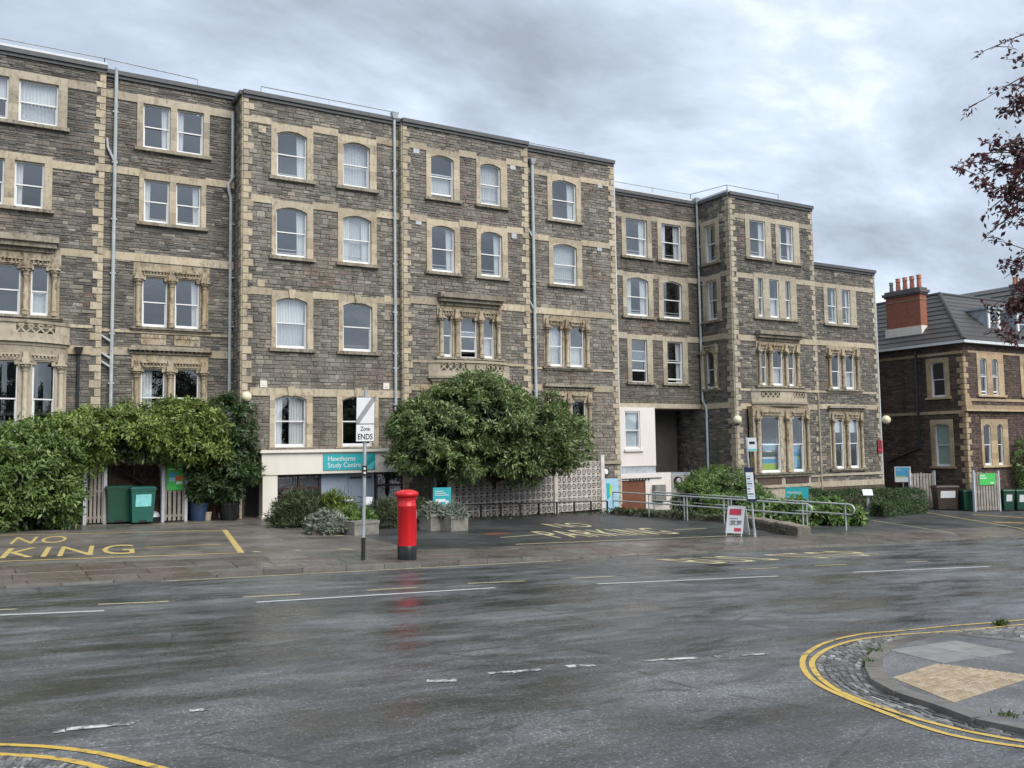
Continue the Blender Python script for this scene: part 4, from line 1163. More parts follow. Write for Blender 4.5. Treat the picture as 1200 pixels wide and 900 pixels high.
# paving slabs, one by one
def slab_unit(name, mat):
    mb = MB(); b = .008
    mb.prism([(-.5,-.5,-1),(.5,-.5,-1),(.5,.5,-1),(-.5,.5,-1)], [(-.5,-.5,-.12),(.5,-.5,-.12),(.5,.5,-.12),(-.5,.5,-.12)])
    mb.prism([(-.5,-.5,-.12),(.5,-.5,-.12),(.5,.5,-.12),(-.5,.5,-.12)], [(-.5+b,-.5+b,0),(.5-b,-.5+b,0),(.5-b,.5-b,0),(-.5+b,.5-b,0)])
    return mb.mesh(name, mat)
SLAB = slab_unit('slab', 'paving_stone'); SLAB2 = slab_unit('slab', 'paving_brown')
rnd = random.Random(3)
nslab = 0
for row, (y0, y1) in enumerate(((19.79, 20.36), (20.36, 20.98), (20.98, 21.55), (21.55, 22.14))):
    x = -6.0+rnd.random()*.5
    while x < 36:
        w = rnd.uniform(.62, 1.15) if x > 3 else rnd.uniform(.8, 1.5)
        xc, yc = x+w/2, (y0+y1)/2
        put('slab', SLAB2 if xc < 4.2 or rnd.random() < .22 else SLAB, pavement, loc=(xc, yc, zf(xc, yc)+rnd.uniform(-.003, .004)), rot=tilt(zf, xc, yc), scale=(w-.012, y1-y0-.012, .05))
        x += w; nslab += 1
kerb = thing('kerb', (8, KERB_Y, zr(8, KERB_Y)), 'worn stone kerb edging the far pavement, raised around the red pillar box', 'kerb')
tag(kerb, kind='structure')
KS = slab_unit('kerbstone', 'kerb_stone')
x = -7.0
while x < 40:
    w = rnd.uniform(.8, 1.05); xc = x+w/2
    zt_ = zf(xc, KERB_Y+.09)+.006
    put('kerbstone', KS, kerb, loc=(xc, KERB_Y+.09, zt_), rot=(0, -math.atan(grad(zf, xc, KERB_Y+.09)[0]), 0), scale=(w-.01, .17, .3))
    x += w

# ---- painted markings
def strip(parent, pts, w, mat, fz=zr, lift=.005, name='painted_line', step=.5):
    P = [Vector((p[0], p[1])) for p in pts]
    Q = [P[0]]
    for a, c in zip(P[:-1], P[1:]):
        k = max(1, int((c-a).length/step))
        Q += [a+(c-a)*(i+1)/k for i in range(k)]
    mb = MB()
    for i, q in enumerate(Q):
        t = (Q[min(i+1, len(Q)-1)]-Q[max(i-1, 0)]).normalized(); n = Vector((-t.y, t.x))*w/2
        for s in (-1, 1):
            p = q+n*s; mb.v.append((p.x, p.y, fz(p.x, p.y)+lift))
    for i in range(len(Q)-1): mb.f.append((2*i, 2*i+2, 2*i+3, 2*i+1))
    return mb.build(name, mat, parent)
def rp(*pxs): return [on_plane(x, y, ROAD)[:2] for x, y in pxs]
def fp(*pxs): return [on_plane(x, y, FORE)[:2] for x, y in pxs]
for a in ([(-40,722.7),(122,716)], [(300,706),(580,689)], [(700,684.5),(912,675.3)], [(1000,670.8),(1160,664)]):
    strip(road, rp(*a), .12, 'paint_white')
for a in ([(-30,716),(20,714)], [(115,708.5),(198,705)], [(285,700),(352,696.5)], [(430,692),(490,688.5)], [(548,684),(615,681)], [(670,678),(720,675.5)], [(868,667.5),(912,665.5)], [(955,663),(992,661.5)], [(1060,659),(1110,656.5)]):
    strip(road, rp(*a), .10, 'paint_yellow_pale')
strip(road, [(3.2, 19.32), (12.9, 19.36)], .11, 'paint_yellow_pale')
strip(road, [(13.5, 19.33), (30, 19.36)], .05, 'paint_yellow_pale')
rnd = random.Random(9)
for a in ([(62,858),(76,856.5)], [(78,855),(157,848)], [(222,833.5),(245,831.5)], [(500,798.5),(535,797.5)], [(572,789.5),(598,787.5)], [(600,788),(634,785)], [(664,781.5),(696,779.5)], [(752,775),(780,773)], [(782,773),(820,771)], [(838,770),(852,769)], [(868,768.5),(897,766.5)], [(1060,835),(1062,834)]):
    strip(road, rp(*a), rnd.uniform(.07, .13), 'paint_white_worn', name='painted_dash', step=.1)
YO = [(1290,717),(1200,726.7),(1115,733.7),(1050,740),(1012.5,743),(975,751),(952.5,761),(941,772.5),(943.7,787.5),(960,802.5),(987.5,816),(1025,831),(1075,850),(1125,864),(1200,876),(1330,890)]
YI = [(1290,723),(1175,734.5),(1112.5,740),(1050,744.5),(1005,750),(975,758.5),(957,769),(951.5,780),(962.5,796),(985,811),(1025,826.5),(1100,849.5),(1200,869.5),(1330,884)]
def smooth(pts, k=4):
    P = [np.array(p) for p in pts]; out = []
    for i in range(len(P)-1):
        p0, p1, p2, p3 = P[max(i-1,0)], P[i], P[i+1], P[min(i+2,len(P)-1)]
        for j in range(k):
            t = j/k
            out.append(.5*((2*p1)+(-p0+p2)*t+(2*p0-5*p1+4*p2-p3)*t*t+(-p0+3*p1-3*p2+p3)*t**3))
    out.append(P[-1]); return out
strip(road, smooth(rp(*YO)), .055, 'paint_yellow_bright', step=.3); yi = smooth(rp(*YI)); strip(road, yi, .055, 'paint_yellow_bright', step=.3)
YL1, YL2 = [(-120,868),(0,873),(60,876),(120,884),(185,900),(230,915)], [(-120,878),(0,884.5),(55,888),(105,897),(150,912)]
strip(road, smooth(rp(*YL1)), .06, 'paint_yellow_bright', step=.3); yl2 = smooth(rp(*YL2)); strip(road, yl2, .06, 'paint_yellow_bright', step=.3)
# yellow bay and lettering on the forecourt
strip(forecourt, [(-6, 23.05), *fp((0,658),(284,648))], .10, 'paint_yellow', zf); strip(forecourt, fp((283,648),(263,621)), .16, 'paint_yellow', zf)
strip(forecourt, [(-6, 29.5), *fp((0,627.5),(263,621.5))], .10, 'paint_yellow', zf); strip(forecourt, fp((170,641.5),(258,638)), .09, 'paint_yellow', zf)
strip(forecourt, fp((180,615),(250,611.5)), .08, 'paint_yellow_pale', zf)
for a in ([(350,626.5),(365,627)], [(296,646.5),(306,647)], [(385,627),(402,628)], [(398,643.5),(414,644)], [(346,645),(352,645)]): strip(forecourt, fp(*a), .12, 'paint_yellow_pale', zf)
strip(car_park, fp((604,638),(868,627.5)), .09, 'paint_yellow_pale', zf); strip(car_park, fp((586,630),(640,626)), .09, 'paint_yellow_pale', zf); strip(car_park, fp((790,621),(828,619.3)), .09, 'paint_yellow_pale', zf)
strip(car_park, fp((1086,600.5),(1200,620)), .10, 'paint_yellow', zf); strip(car_park, fp((1022,610),(1120,625)), .08, 'paint_yellow_pale', zf)
strip(car_park, fp((1140,603),(1200,607)), .35, 'paint_orange', zf); strip(car_park, fp((1165,612),(1200,613)), .5, 'paint_orange', zf)
def ground_text(parent, txt, x0, x1, y0, y1, lean, mat, fz=zf, lift=.006):
    """letters stretched on the ground between x0..x1 and y0..y1"""
    me = text_mesh(txt, 1.0, mat, spacing=1.08)
    n = len(me.vertices); co = np.empty(n*3); me.vertices.foreach_get('co', co); co = co.reshape(-1, 3)
    mn, mx = co.min(0), co.max(0)
    X = x0+(co[:,0]-mn[0])/(mx[0]-mn[0])*(x1-x0); Y = y0+(co[:,1]-mn[1])/(mx[1]-mn[1])*(y1-y0)
    X = X+(Y-y0)*lean
    for i in range(n): co[i] = (X[i], Y[i], fz(X[i], Y[i])+lift)
    me.vertices.foreach_set('co', co.reshape(-1)); me.update()
    return put('lettering', me, parent)
ground_text(forecourt, 'NO', .70, 2.0, 26.75, 28.6, .13, 'paint_yellow'); ground_text(forecourt, 'PARKING', -1.85, 3.3, 23.6, 25.75, .12, 'paint_yellow')
ground_text(car_park, 'NO', 17.9, 19.55, 26.9, 28.6, .13, 'paint_yellow_pale'); ground_text(car_park, 'PARKING', 15.7, 20.75, 23.65, 25.9, .13, 'paint_yellow_pale')
ground_text(road, 'BUS', 15.2, 17.6, 16.2, 18.2, -.1, 'paint_yellow_pale', zr); ground_text(road, 'STOP', 18.6, 21.6, 15.9, 17.9, -.1, 'paint_yellow_pale', zr)
# ---- corner pavement across the side street
KP = [(1340,772),(1200,757),(1160,751),(1125,748),(1090,750.5),(1062,755),(1041,763),(1027,773),(1024,788),(1032,803),(1050,814.5),(1078,823),(1104,832),(1122,841),(1165,853),(1200,861),(1330,884)]
kp = smooth(rp(*KP), 3)
def corner(name, path, close, label, h=.046, mat='corner_tarmac'):
    top = [(p[0], p[1]) for p in path]+close
    mb = MB()
    i = mb.pts([(x, y, zr(x, y)+h) for x, y in top]); mb.f.append(tuple(range(i, i+len(top))))
    return tag(mb.build(name, mat), label, 'pavement', kind='structure')
ck = [(p[0], p[1]) for p in kp]
cor = corner('corner_pavement', kp, [(ck[-1][0]+.2, -20), (40, -20), (40, ck[0][1]-.6)], 'patched tarmac street corner with buff tactile paving')
Lp = [Vector(p) for p in ck]; k = 0
while k < len(Lp)-1:
    a = Lp[k]; j = k+1
    while j < len(Lp)-1 and (Lp[j]-a).length < .42: j += 1
    c = Lp[j]; t = (c-a).normalized(); a, c = a+t*.005, c-t*.005
    na = Vector((-t.y, t.x))*.075
    q4 = [a-na, c-na, c+na, a+na]
    MB().prism([(p.x, p.y, zr(p.x, p.y)-.2) for p in q4], [(p.x, p.y, zr(p.x, p.y)+.052) for p in q4]).build('kerbstone', 'kerb_stone', cor)
    k = j
def setts(parent, pa, pb, rows_, mat='sett_stone', seed=1):
    rnd = random.Random(seed); mb = MB()
    def at(path, t):
        d = [0]
        for a, c in zip(path[:-1], path[1:]): d.append(d[-1]+math.dist(a[:2], c[:2]))
        s = t*d[-1]
        for i in range(len(path)-1):
            if d[i+1] >= s:
                q = (s-d[i])/max(d[i+1]-d[i], 1e-6); return Vector(path[i][:2])*(1-q)+Vector(path[i+1][:2])*q
        return Vector(path[-1][:2])
    N = 400
    A = [at(pa, i/N) for i in range(N+1)]; B = [at(pb, i/N) for i in range(N+1)]
    for r in range(rows_):
        s = rnd.random()*4
        while s < N-8:
            e = s+rnd.uniform(4, 9); e = min(e, N)
            i, j = int(s), int(e)
            q0, q1 = .06+.88*r/rows_+.008, .06+.88*(r+1)/rows_-.008
            c = [A[i].lerp(B[i], q0), A[j].lerp(B[j], q0), A[j].lerp(B[j], q1), A[i].lerp(B[i], q1)]
            m_ = sum(c, Vector((0, 0)))/4
            jt = lambda: Vector((rnd.uniform(-.012, .012), rnd.uniform(-.012, .012)))
            c = [m_+(p-m_)*rnd.uniform(.84, .97)+jt() for p in c]; d = [m_+(p-m_)*.82 for p in c]
            h = rnd.uniform(.003, .012)
            mb.prism([(p.x, p.y, zr(p.x, p.y)-.01) for p in c], [(p.x, p.y, zr(p.x, p.y)+h) for p in d])
            s = e
    return tag(mb.build('setts', mat, parent), kind='stuff')
setts(road, yi, kp, 7); 
lp = [Vector(p) for p in smooth(rp((-120,905),(0,912),(40,922),(70,940)))]
setts(road, yl2, lp, 4, seed=4)
corL = corner('corner_pavement', [tuple(p) for p in lp], [(0.3, -20), (-30, -20), (-30, 5.6)], 'tarmac street corner at the left of the side street mouth')
# tactile tiles and the pale patch
def tiles(parent, quad_px, nu, nv, mat, name, blisters, lift=.004, h=.046):
    Q = [Vector((p[0], p[1])) for p in rp(*quad_px)]
    for i in range(nu):
        for j in range(nv):
            def P(a, c):
                u, v = a/nu, c/nv
                return Q[0].lerp(Q[1], u).lerp(Q[3].lerp(Q[2], u), v)
            c = [P(i, j), P(i+1, j), P(i+1, j+1), P(i, j+1)]; m_ = sum(c, Vector((0,0)))/4
            c = [m_+(p-m_)*.985 for p in c]
            mb = MB()
            mb.prism([(p.x, p.y, zr(p.x, p.y)+h-.03) for p in c], [(p.x, p.y, zr(p.x, p.y)+h+lift) for p in c])
            if blisters:
                for a in range(6):
                    for b_ in range(6):
                        u, v = (a+.5)/6, (b_+.5)/6
                        p = c[0].lerp(c[1], u).lerp(c[3].lerp(c[2], u), v); z = zr(p.x, p.y)+h+lift
                        k = mb.pts([(p.x+.024*math.cos(t), p.y+.024*math.sin(t), z) for t in (0, 1.05, 2.09, 3.14, 4.19, 5.24)]+[(p.x+.014*math.cos(t), p.y+.014*math.sin(t), z+.005) for t in (0, 1.05, 2.09, 3.14, 4.19, 5.24)])
                        mb.f.append(tuple(range(k+6, k+12))); mb.f += [(k+q, k+(q+1) % 6, k+6+(q+1) % 6, k+6+q) for q in range(6)]
            mb.build(name, mat, parent)
tiles(cor, [(1046,801),(1117.5,831),(1215,799),(1097.5,784)], 3, 4, 'tactile_buff', 'tactile_tile', True)
tiles(cor, [(1042,767.5),(1105,783.5),(1192,770),(1120,756)], 2, 2, 'patch_slab', 'patch_slab', False)
# iron covers
for (x, y, w, d, pl, par) in ((582,625.8,.9,.5,FORE,car_park), (845,662,.6,.5,ROAD,road), (1095,657,.6,.5,ROAD,road)):
    p = on_plane(x, y, pl); fz = zf if pl is FORE else zr
    mb = MB(); i = mb.pts([(p[0]+a*w/2, p[1]+c*d/2, fz(p[0]+a*w/2, p[1]+c*d/2)+.006) for a, c in ((-1,-1),(1,-1),(1,1),(-1,1))]); mb.f.append((i,i+1,i+2,i+3))
    mb.build('access_cover', 'door_brown' if pl is FORE else 'black_metal', par)
# ------------------------------------------------------------------ brown house on the right
HXc, HYc = 47.22, 30.0
FHf, FHs = Fac('f', HYc, -.02), Fac('s', HXc)
VH = new_building('brown_house', (53, 35, -2.2), 'dark brown stone house with hipped tile roof and red brick chimney beyond the villas', 'stone_house')
ze = float(at_y(1127.3, 401.8, HYc)[2])
holes = []
r = FHs.rect(1090, 425, 1109.4, 465)
holes.append(surround(VH, FHs, [(r[0], r[1])], r[2], r[3], r[0]-.24, r[1]+.24, r[3]+.22, mat='bath_stone_house', arch=.1, sill_mat='bath_stone_house'))
sash(VH, FHs, *r, arch=.1, style='l')
r = FHs.rect(1095, 497, 1115, 546.5)
holes.append(surround(VH, FHs, [(r[0], r[1])], r[2], r[3], r[0]-.24, r[1]+.24, r[3]+.24, mat='bath_stone_house', arch=.1, sill_mat='bath_stone_house'))
sash(VH, FHs, *r, arch=.1, style='G')
wall(VH, FHs, HYc, 39, -3.4, ze, holes, seed=31, course=(.10, .16), length=(.2, .45), mortar='mortar_house')
z = FHs.px(1060, 484)[1]; band(VH, FHs, HYc+.02, 39, z, z-.17, (), 'bath_stone_house'); z = ze-.42; band(VH, FHs, HYc+.02, 39, z, z-.15, (), 'bath_stone_house')
holes = []
for px, ox in (([(1146.8,420,1156.9,463), (1160.7,420,1170,463)], (1144.4,1175.5)), ([(1151,497,1162,545), (1167,497,1176,545)], (1149.5,1181))):
    ops, z0, z1 = rows(FHf, px)
    o0, o1 = FHf.px(ox[0], (px[0][1]+px[0][3])/2)[0], FHf.px(ox[1], (px[0][1]+px[0][3])/2)[0]
    for dx in (0, 4.3):
        oo = [(a+dx, c+dx) for a, c in ops]
        holes.append(surround(VH, FHf, oo, z0, z1, o0+dx, o1+dx, z1+.28, mat='bath_stone_house', arch=.12, sill_mat='bath_stone_house'))
        for o in oo: sash(VH, FHf, *o, z0, z1, arch=.12, style='l', opened=.1 if z0 > 2 else 0)
wall(VH, FHf, HXc, 64, -3.6, ze, holes, seed=32, course=(.10, .16), length=(.2, .45), mortar='mortar_house')
z = FHf.px(1150, 477)[1]
mb = MB(FHf); mb.box(HXc-.12, 64, 0, .14, z-.14, z+.1); mb.box(HXc-.2, 64, 0, .22, z-.24, z-.141); mb.prism([(HXc-.1,0,z+.1),(HXc+.5,0,z+.1),(HXc+.25,0,z+.75),(HXc-.1,0,z+.75)], [(HXc-.1,.1,z+.1),(HXc+.5,.1,z+.1),(HXc+.25,.1,z+.75),(HXc-.1,.1,z+.75)]); mb.build('string_course', 'bath_stone_house', VH)
for a, c in ((ze-.40, ze-.52), (FHf.px(1150,466)[1]-.05, FHf.px(1150,466)[1]-.2)): band(VH, FHf, HXc+.4, 64, a, c, (), 'bath_stone_house', .06)
zq = -1.6; k = 0; QH = bev_box('quoin', 'bath_stone_house', .06)
while zq < ze-.8:
    a_, c_ = (.40, .20) if k % 2 == 0 else (.20, .40)
    put('quoin', QH, VH, loc=(HXc+a_/2-.03, HYc+.05, zq+.15), scale=(a_+.06, .09, .29)); put('quoin', QH, VH, loc=(HXc+.05, HYc+c_/2-.03, zq+.15), scale=(c_+.06, .09, .29), rot=(0, 0, -math.pi/2))
    zq += .31; k += 1
# gutter
mb = MB(); mb.box(HXc-.42, HXc-.30, HYc-.42, 39, ze-.02, ze+.13); mb.box(HXc-.30, 64, HYc-.42, HYc-.30, ze-.02, ze+.13); mb.build('gutter', 'coping_pale', VH)
mb = MB(); mb.box(HXc-.32, HXc+.1, HYc-.32, 39, ze-.04, ze-.021); mb.box(HXc+.1, 64, HYc-.32, HYc+.1, ze-.04, ze-.021); mb.build('soffit', 'panel_grey', VH)
# roof: two slopes of lapped tile rows meeting at a hip
m = Mt('roof_tile'); n = m.noise(6, 5, .7)
c = m.ramp(m.rand(), [(0, (0.040,0.039,0.038)), (1, (0.062,0.058,0.055))])
c = m.mix(m.ramp(m.noise(22, 4, .7), [(.62, 0), (.75, .6)]), c, (0.16,0.15,0.12))
m.base(m.mix(.7, c, m.ramp(n, [(.3, .7), (.7, 1.3)]), 'MULTIPLY')).rough(.5).bump(m.noise(30, 3), .3, .02)
d = ray(1101, 345.0); t = (HXc-HYc)/(d[0]-d[1]); tc = EYE+d*t
ex, ey = HXc-.36, HYc-.36; run = float(tc[0])-ex; rise = float(tc[2])-(ze+.10)
roof_e = MB(); roof_e.quad((ex+run, ey+run, ze+.1+rise-.02), (64, ey+run, ze+.1+rise-.02), (64, 39, ze+.1+rise-.02), (ex+run, 39, ze+.1+rise-.02))
roof_o = roof_e.build('roof', 'roof_felt', VH)
NR = 11
for k in range(NR):
    a, c = k/NR, (k+1.12)/NR
    for side in (0, 1):
        mb = MB()
        def pt(f, far, up):
            o = run*f; zz = ze+.10+rise*f+up
            if side == 0: return (ex+o, ey+o, zz) if not far else (ex+o, 39, zz)
            return (ex+o, ey+o, zz) if not far else (64, ey+o, zz)
        lo = [pt(a,0,.0), pt(a,1,.0), pt(c,1,.0), pt(c,0,.0)]; up = [pt(a,0,.07), pt(a,1,.07), pt(c,1,.012), pt(c,0,.012)]
        mb.prism(lo, up); mb.build('tile_row', 'roof_tile', roof_o)
hp = [(ex+run*f, ey+run*f, ze+.10+rise*f+.06) for f in np.linspace(0, 1, 12)]
MB().tube(hp, .12, 8).build('hip_ridge', 'roof_tile', roof_o, True)
MB().tube([(ex+run, ey+run, ze+.1+rise+.03), (64, ey+run, ze+.1+rise+.03)], .11, 8).build('ridge', 'roof_tile', roof_o); MB().tube([(ex+run, ey+run, ze+.1+rise+.03), (ex+run, 39, ze+.1+rise+.03)], .11, 8).build('ridge', 'roof_tile', roof_o)
# chimney stack
m = Mt('brick_red'); bt = m.n.new('ShaderNodeTexBrick'); bt.inputs['Scale'].default_value = 1.0
bt.inputs['Color1'].default_value = (0.33,0.095,0.05,1); bt.inputs['Color2'].default_value = (0.24,0.065,0.035,1); bt.inputs['Mortar'].default_value = (0.26,0.17,0.12,1)
bt.inputs['Brick Width'].default_value = .225; bt.inputs['Row Height'].default_value = .075; bt.inputs['Mortar Size'].default_value = .008
sx = m.n.new('ShaderNodeSeparateXYZ'); m.l.new(m.geo_pos(), sx.inputs[0]); cx_ = m.n.new('ShaderNodeCombineXYZ')
m.l.new(m.math('ADD', sx.outputs['X'], sx.outputs['Y']), cx_.inputs['X']); m.l.new(sx.outputs['Z'], cx_.inputs['Y']); m.l.new(cx_.outputs[0], bt.inputs['Vector'])
m.base(m.mix(.6, bt.outputs['Color'], m.ramp(m.noise(5, 5), [(.3, .75), (.7, 1.2)]), 'MULTIPLY')).rough(.8)
cX = 47.75
p0 = at_x(1039.5, 385, cX); p1 = at_x(1079.5, 383, cX); cy1, cy0 = float(p0[1]), float(p1[1])
ztopc = float(at_x(1060, 347, cX)[2]); zbc = float(at_x(1060, 384, cX)[2]); cw = .62
mb = MB(); mb.box(cX, cX+cw, cy0, cy1, ze+.6, ztopc)
chim = mb.build('chimney', 'brick_red', roof_o)
mb = MB(); mb.box(cX-.08, cX+cw+.08, cy0-.08, cy1+.08, ze+.0, zbc); mb.build('chimney_base', 'cream_render', VH)
zs_ = ztopc-.28
mb = MB(); mb.box(cX-.03, cX+cw+.03, cy0-.03, cy1+.03, zs_-.04, zs_); mb.build('chimney_string', 'bath_stone_house', VH)
mb = MB(); mb.box(cX-.08, cX+cw+.08, cy0-.08, cy1+.08, ztopc+.001, ztopc+.10); mb.box(cX-.16, cX+cw+.16, cy0-.16, cy1+.16, ztopc+.101, ztopc+.26); mb.box(cX-.05, cX+cw+.05, cy0-.05, cy1+.05, ztopc+.261, ztopc+.40); mb.build('chimney_cap', 'panel_grey', VH)
simple('terracotta', (0.42,0.17,0.10), .7, var=.25, scale=4)
for k in range(5):
    y = cy1+(cy0-cy1)*(.09+.82*k/4); r_ = .13 if k else .11; hh = .78 if k else .62
    MB().lathe(cX+cw/2, y, [(r_*1.15, ztopc+.40), (r_*1.1, ztopc+.5), (r_*.92, ztopc+.40+hh*.7), (r_*1.2, ztopc+.40+hh*.74), (r_*1.0, ztopc+.40+hh*.82), (r_*1.15, ztopc+.40+hh), (r_*.8, ztopc+.40+hh), (r_*.75, ztopc+.4+hh*.8)], 12).build('chimney_pot', 'terracotta' if k else 'grey_box', VH, True)
# dormers
for dx in (0, 3.0):
    dy = 30.75; FDm = Fac('f', dy); rr_ = FDm.rect(1158.5, 364, 1171, 389)
    a, c, z0, z1 = rr_[0]+dx, rr_[1]+dx, rr_[2], rr_[3]
    mb = MB(); yb = dy+2.2
    mb.box(a-.10, a, dy+.06, yb, z0-.5, z1+.1); mb.box(c, c+.10, dy+.06, yb, z0-.5, z1+.1); cheek = mb.build('dormer_cheek', 'lead_grey', VH)
    mb = MB(); mb.box(a-.25, c+.25, dy-.15, yb+.6, z1+.11, z1+.22); mb.box(a-.15, c+.15, dy-.05, yb, z1+.05, z1+.109); mb.build('dormer_roof', 'lead_grey', VH)
    mb = MB(FDm); mb.box(a-.12, a+.04, -.05, .03, z0-.1, z1+.04); mb.box(c-.04, c+.12, -.05, .03, z0-.1, z1+.04); mb.box(a-.12, c+.12, -.05, .06, z0-.25, z0-.101); mb.build('dormer_frame', 'white_paint', VH)
    sash(VH, FDm, a+.04, c-.04, z0-.08, z1+.03, d=-.02)
# black waste pipe on the side wall
p = [FHs.px(1074, 412), FHs.px(1079, 525), FHs.px(1042, 541)]
MB(FHs).tube([(p[0][0], .1, p[0][1]), (p[1][0], .1, p[1][1]), (p[2][0], .1, p[2][1])], .07, 8).build('downpipe', 'pipe_black', VH, True)
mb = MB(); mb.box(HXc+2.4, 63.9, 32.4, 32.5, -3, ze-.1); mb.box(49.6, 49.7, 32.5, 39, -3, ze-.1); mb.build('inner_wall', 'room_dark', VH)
finish_stones(VH)
# roof of the next house, behind
VN = thing('tiled_house', (66, 48, -2), 'house with long tiled gable roof rising behind the brown house', 'building')
q1 = at_x(1215, 331, 66.0); zr1 = float(q1[2]); y1_, y2_ = float(q1[1]), 54.0
mb = MB(); mb.prism([(60,y1_,zr1-4),(66,y1_,zr1),(72,y1_,zr1-4)], [(60,y2_,zr1-4),(66,y2_,zr1),(72,y2_,zr1-4)])
rn_ = mb.build('roof', 'roof_tile', VN)
for k in range(9):
    a, c = k/9, (k+1.1)/9
    mb = MB(); mb.prism([(60+6*a,y1_,zr1-4+4*a),(60+6*c,y1_,zr1-4+4*c),(60+6*c,y2_,zr1-4+4*c),(60+6*a,y2_,zr1-4+4*a)], [(60+6*a-.03,y1_,zr1-4+4*a+.09),(60+6*c,y1_,zr1-4+4*c+.02),(60+6*c,y2_,zr1-4+4*c+.02),(60+6*a-.03,y2_,zr1-4+4*a+.09)]); mb.build('tile_row', 'roof_tile', rn_)
mb = MB(); mb.box(60.3, 71.7, y1_+.3, y2_-.3, -3, zr1-4.02); mb.build('wall', 'stone_house', VN)
mb = MB(); mb.box(65.7, 66.3, y1_+1.2, y1_+1.9, zr1-.6, zr1+.12); mb.build('chimney', 'panel_grey', VN)
for k in range(2): MB().lathe(65.85+.3*k, y1_+1.55, [(.13, zr1+.12), (.10, zr1+.5), (.14, zr1+.65)], 8).build('chimney_pot', 'terracotta', VN, True)
# ------------------------------------------------------------------ street furniture and small things
simple('post_red', (0.60,0.012,0.018), .28, var=.08, scale=3); simple('gloss_black', (0.012,0.012,0.013), .3)
simple('teal_sign', (0.035,0.40,0.44), .45, var=.03); simple('sign_white', (0.78,0.79,0.80), .4, var=.03); simple('teal_dark', (0.02,0.30,0.30), .45, var=.03); simple('teal_light', (0.12,0.60,0.62), .45, var=.03)
simple('ink_black', (0.012,0.012,0.012), .5); simple('sign_grey', (0.30,0.31,0.32), .45); simple('sign_green', (0.06,0.50,0.09), .45, var=.04); simple('sign_blue', (0.08,0.38,0.62), .45, var=.05)
simple('sign_lime', (0.42,0.60,0.06), .45, var=.04); simple('sign_red', (0.62,0.05,0.10), .45, var=.04); simple('sign_navy', (0.018,0.03,0.075), .4); simple('sign_orange', (0.65,0.16,0.06), .45); simple('sign_sky', (0.35,0.58,0.72), .45)
simple('bin_green', (0.010,0.062,0.038), .4, var=.1, scale=3); simple('bin_teal', (0.018,0.11,0.085), .4, var=.1); simple('bin_brown', (0.05,0.03,0.026), .5); simple('sticker_cyan', (0.25,0.66,0.66), .45)
simple('fence_wood', (0.27,0.245,0.215), .85, var=.3, scale=2.5); simple('fence_brown', (0.13,0.085,0.055), .85, var=.3, scale=2); simple('post_pale', (0.50,0.53,0.56), .6, var=.1)
simple('concrete_grey', (0.21,0.20,0.175), .85, var=.3, scale=5, bump=.3); simple('block_pale', (0.60,0.55,0.51), .85, var=.22, scale=3); simple('pot_blue', (0.03,0.06,0.12), .3); simple('tyre', (0.02,0.02,0.02), .8)
simple('soil', (0.035,0.028,0.02), .9); simple('maroon_sign', (0.22,0.02,0.03), .5)

class Loc:
    """upright local frame: u to the right, d towards the viewer side, z up; yaw turns it about z, lean tips it back"""
    ns = 1
    def __init__(s, o, yaw=0.0, lean=0.0, roll=0.0):
        s.o = np.array(o, float); c, n = math.cos(yaw), math.sin(yaw)
        s.ax = np.array([c, n, 0]); s.out = np.array([n, -c, 0]); s.up = np.array([0, 0, 1.0])
        if lean: s.up = s.up*math.cos(lean)-s.out*math.sin(lean)
        if roll: s.up = s.up*math.cos(roll)+s.ax*math.sin(roll)
    def __call__(s, u, d, z): return tuple(s.o+s.ax*u+s.out*d+s.up*z)
def words_on(parent, fr, txt, u, z, size, mat, d=.012, align='LEFT', fit=None, bold=0.0, line=1.0):
    me = text_mesh(txt, size, mat, align=align, bold=bold, line=line)
    k = 1.0
    n = len(me.vertices); co = np.empty(n*3); me.vertices.foreach_get('co', co); co = co.reshape(-1, 3)
    if fit:
        w = co[:,0].max()-co[:,0].min(); k = fit/w
    for i in range(n): co[i] = fr(u+co[i][0]*k, d, z+co[i][1])
    me.vertices.foreach_set('co', co.reshape(-1)); me.update()
    return put('lettering', me, parent)
def m_per_px(p): return depth(p)/FOC

# ---- pillar box
p = fore_px(477, 655.5); s = m_per_px(p); H = 81.5*s
PB = thing('pillar_box', p, 'red cylindrical post box with black base at the kerb', 'post box')
x, y, z = p; R_ = 11.0*s
MB().lathe(x, y, [(R_*1.02, z), (R_*1.02, z+H*.19), (R_*.98, z+H*.20)], 28).build('base', 'gloss_black', PB, True)
body = MB().lathe(x, y, [(R_, z+H*.20), (R_, z+H*.745), (R_*1.03, z+H*.75), (R_*1.03, z+H*.775), (R_, z+H*.78), (R_, z+H*.885)], 28).build('body', 'post_red', PB, True)
cap = MB().lathe(x, y, [(R_*1.02, z+H*.885), (R_*1.22, z+H*.905), (R_*1.28, z+H*.92), (R_*1.28, z+H*.945), (R_*1.22, z+H*.955), (R_*1.05, z+H*.975), (R_*.6, z+H*.993), (.01, z+H)], 28).build('cap', 'post_red', PB, True)
for k in range(28):
    a = k*2*math.pi/28; MB(Loc((x+R_*1.02*math.cos(a), y+R_*1.02*math.sin(a), z+H*.86), a+math.pi/2)).box(-.014, .014, -.005, .022, 0, .035).build('dentil', 'post_red', cap)
fr = Loc((x, y, z), .75)
mb = MB(); n = 10
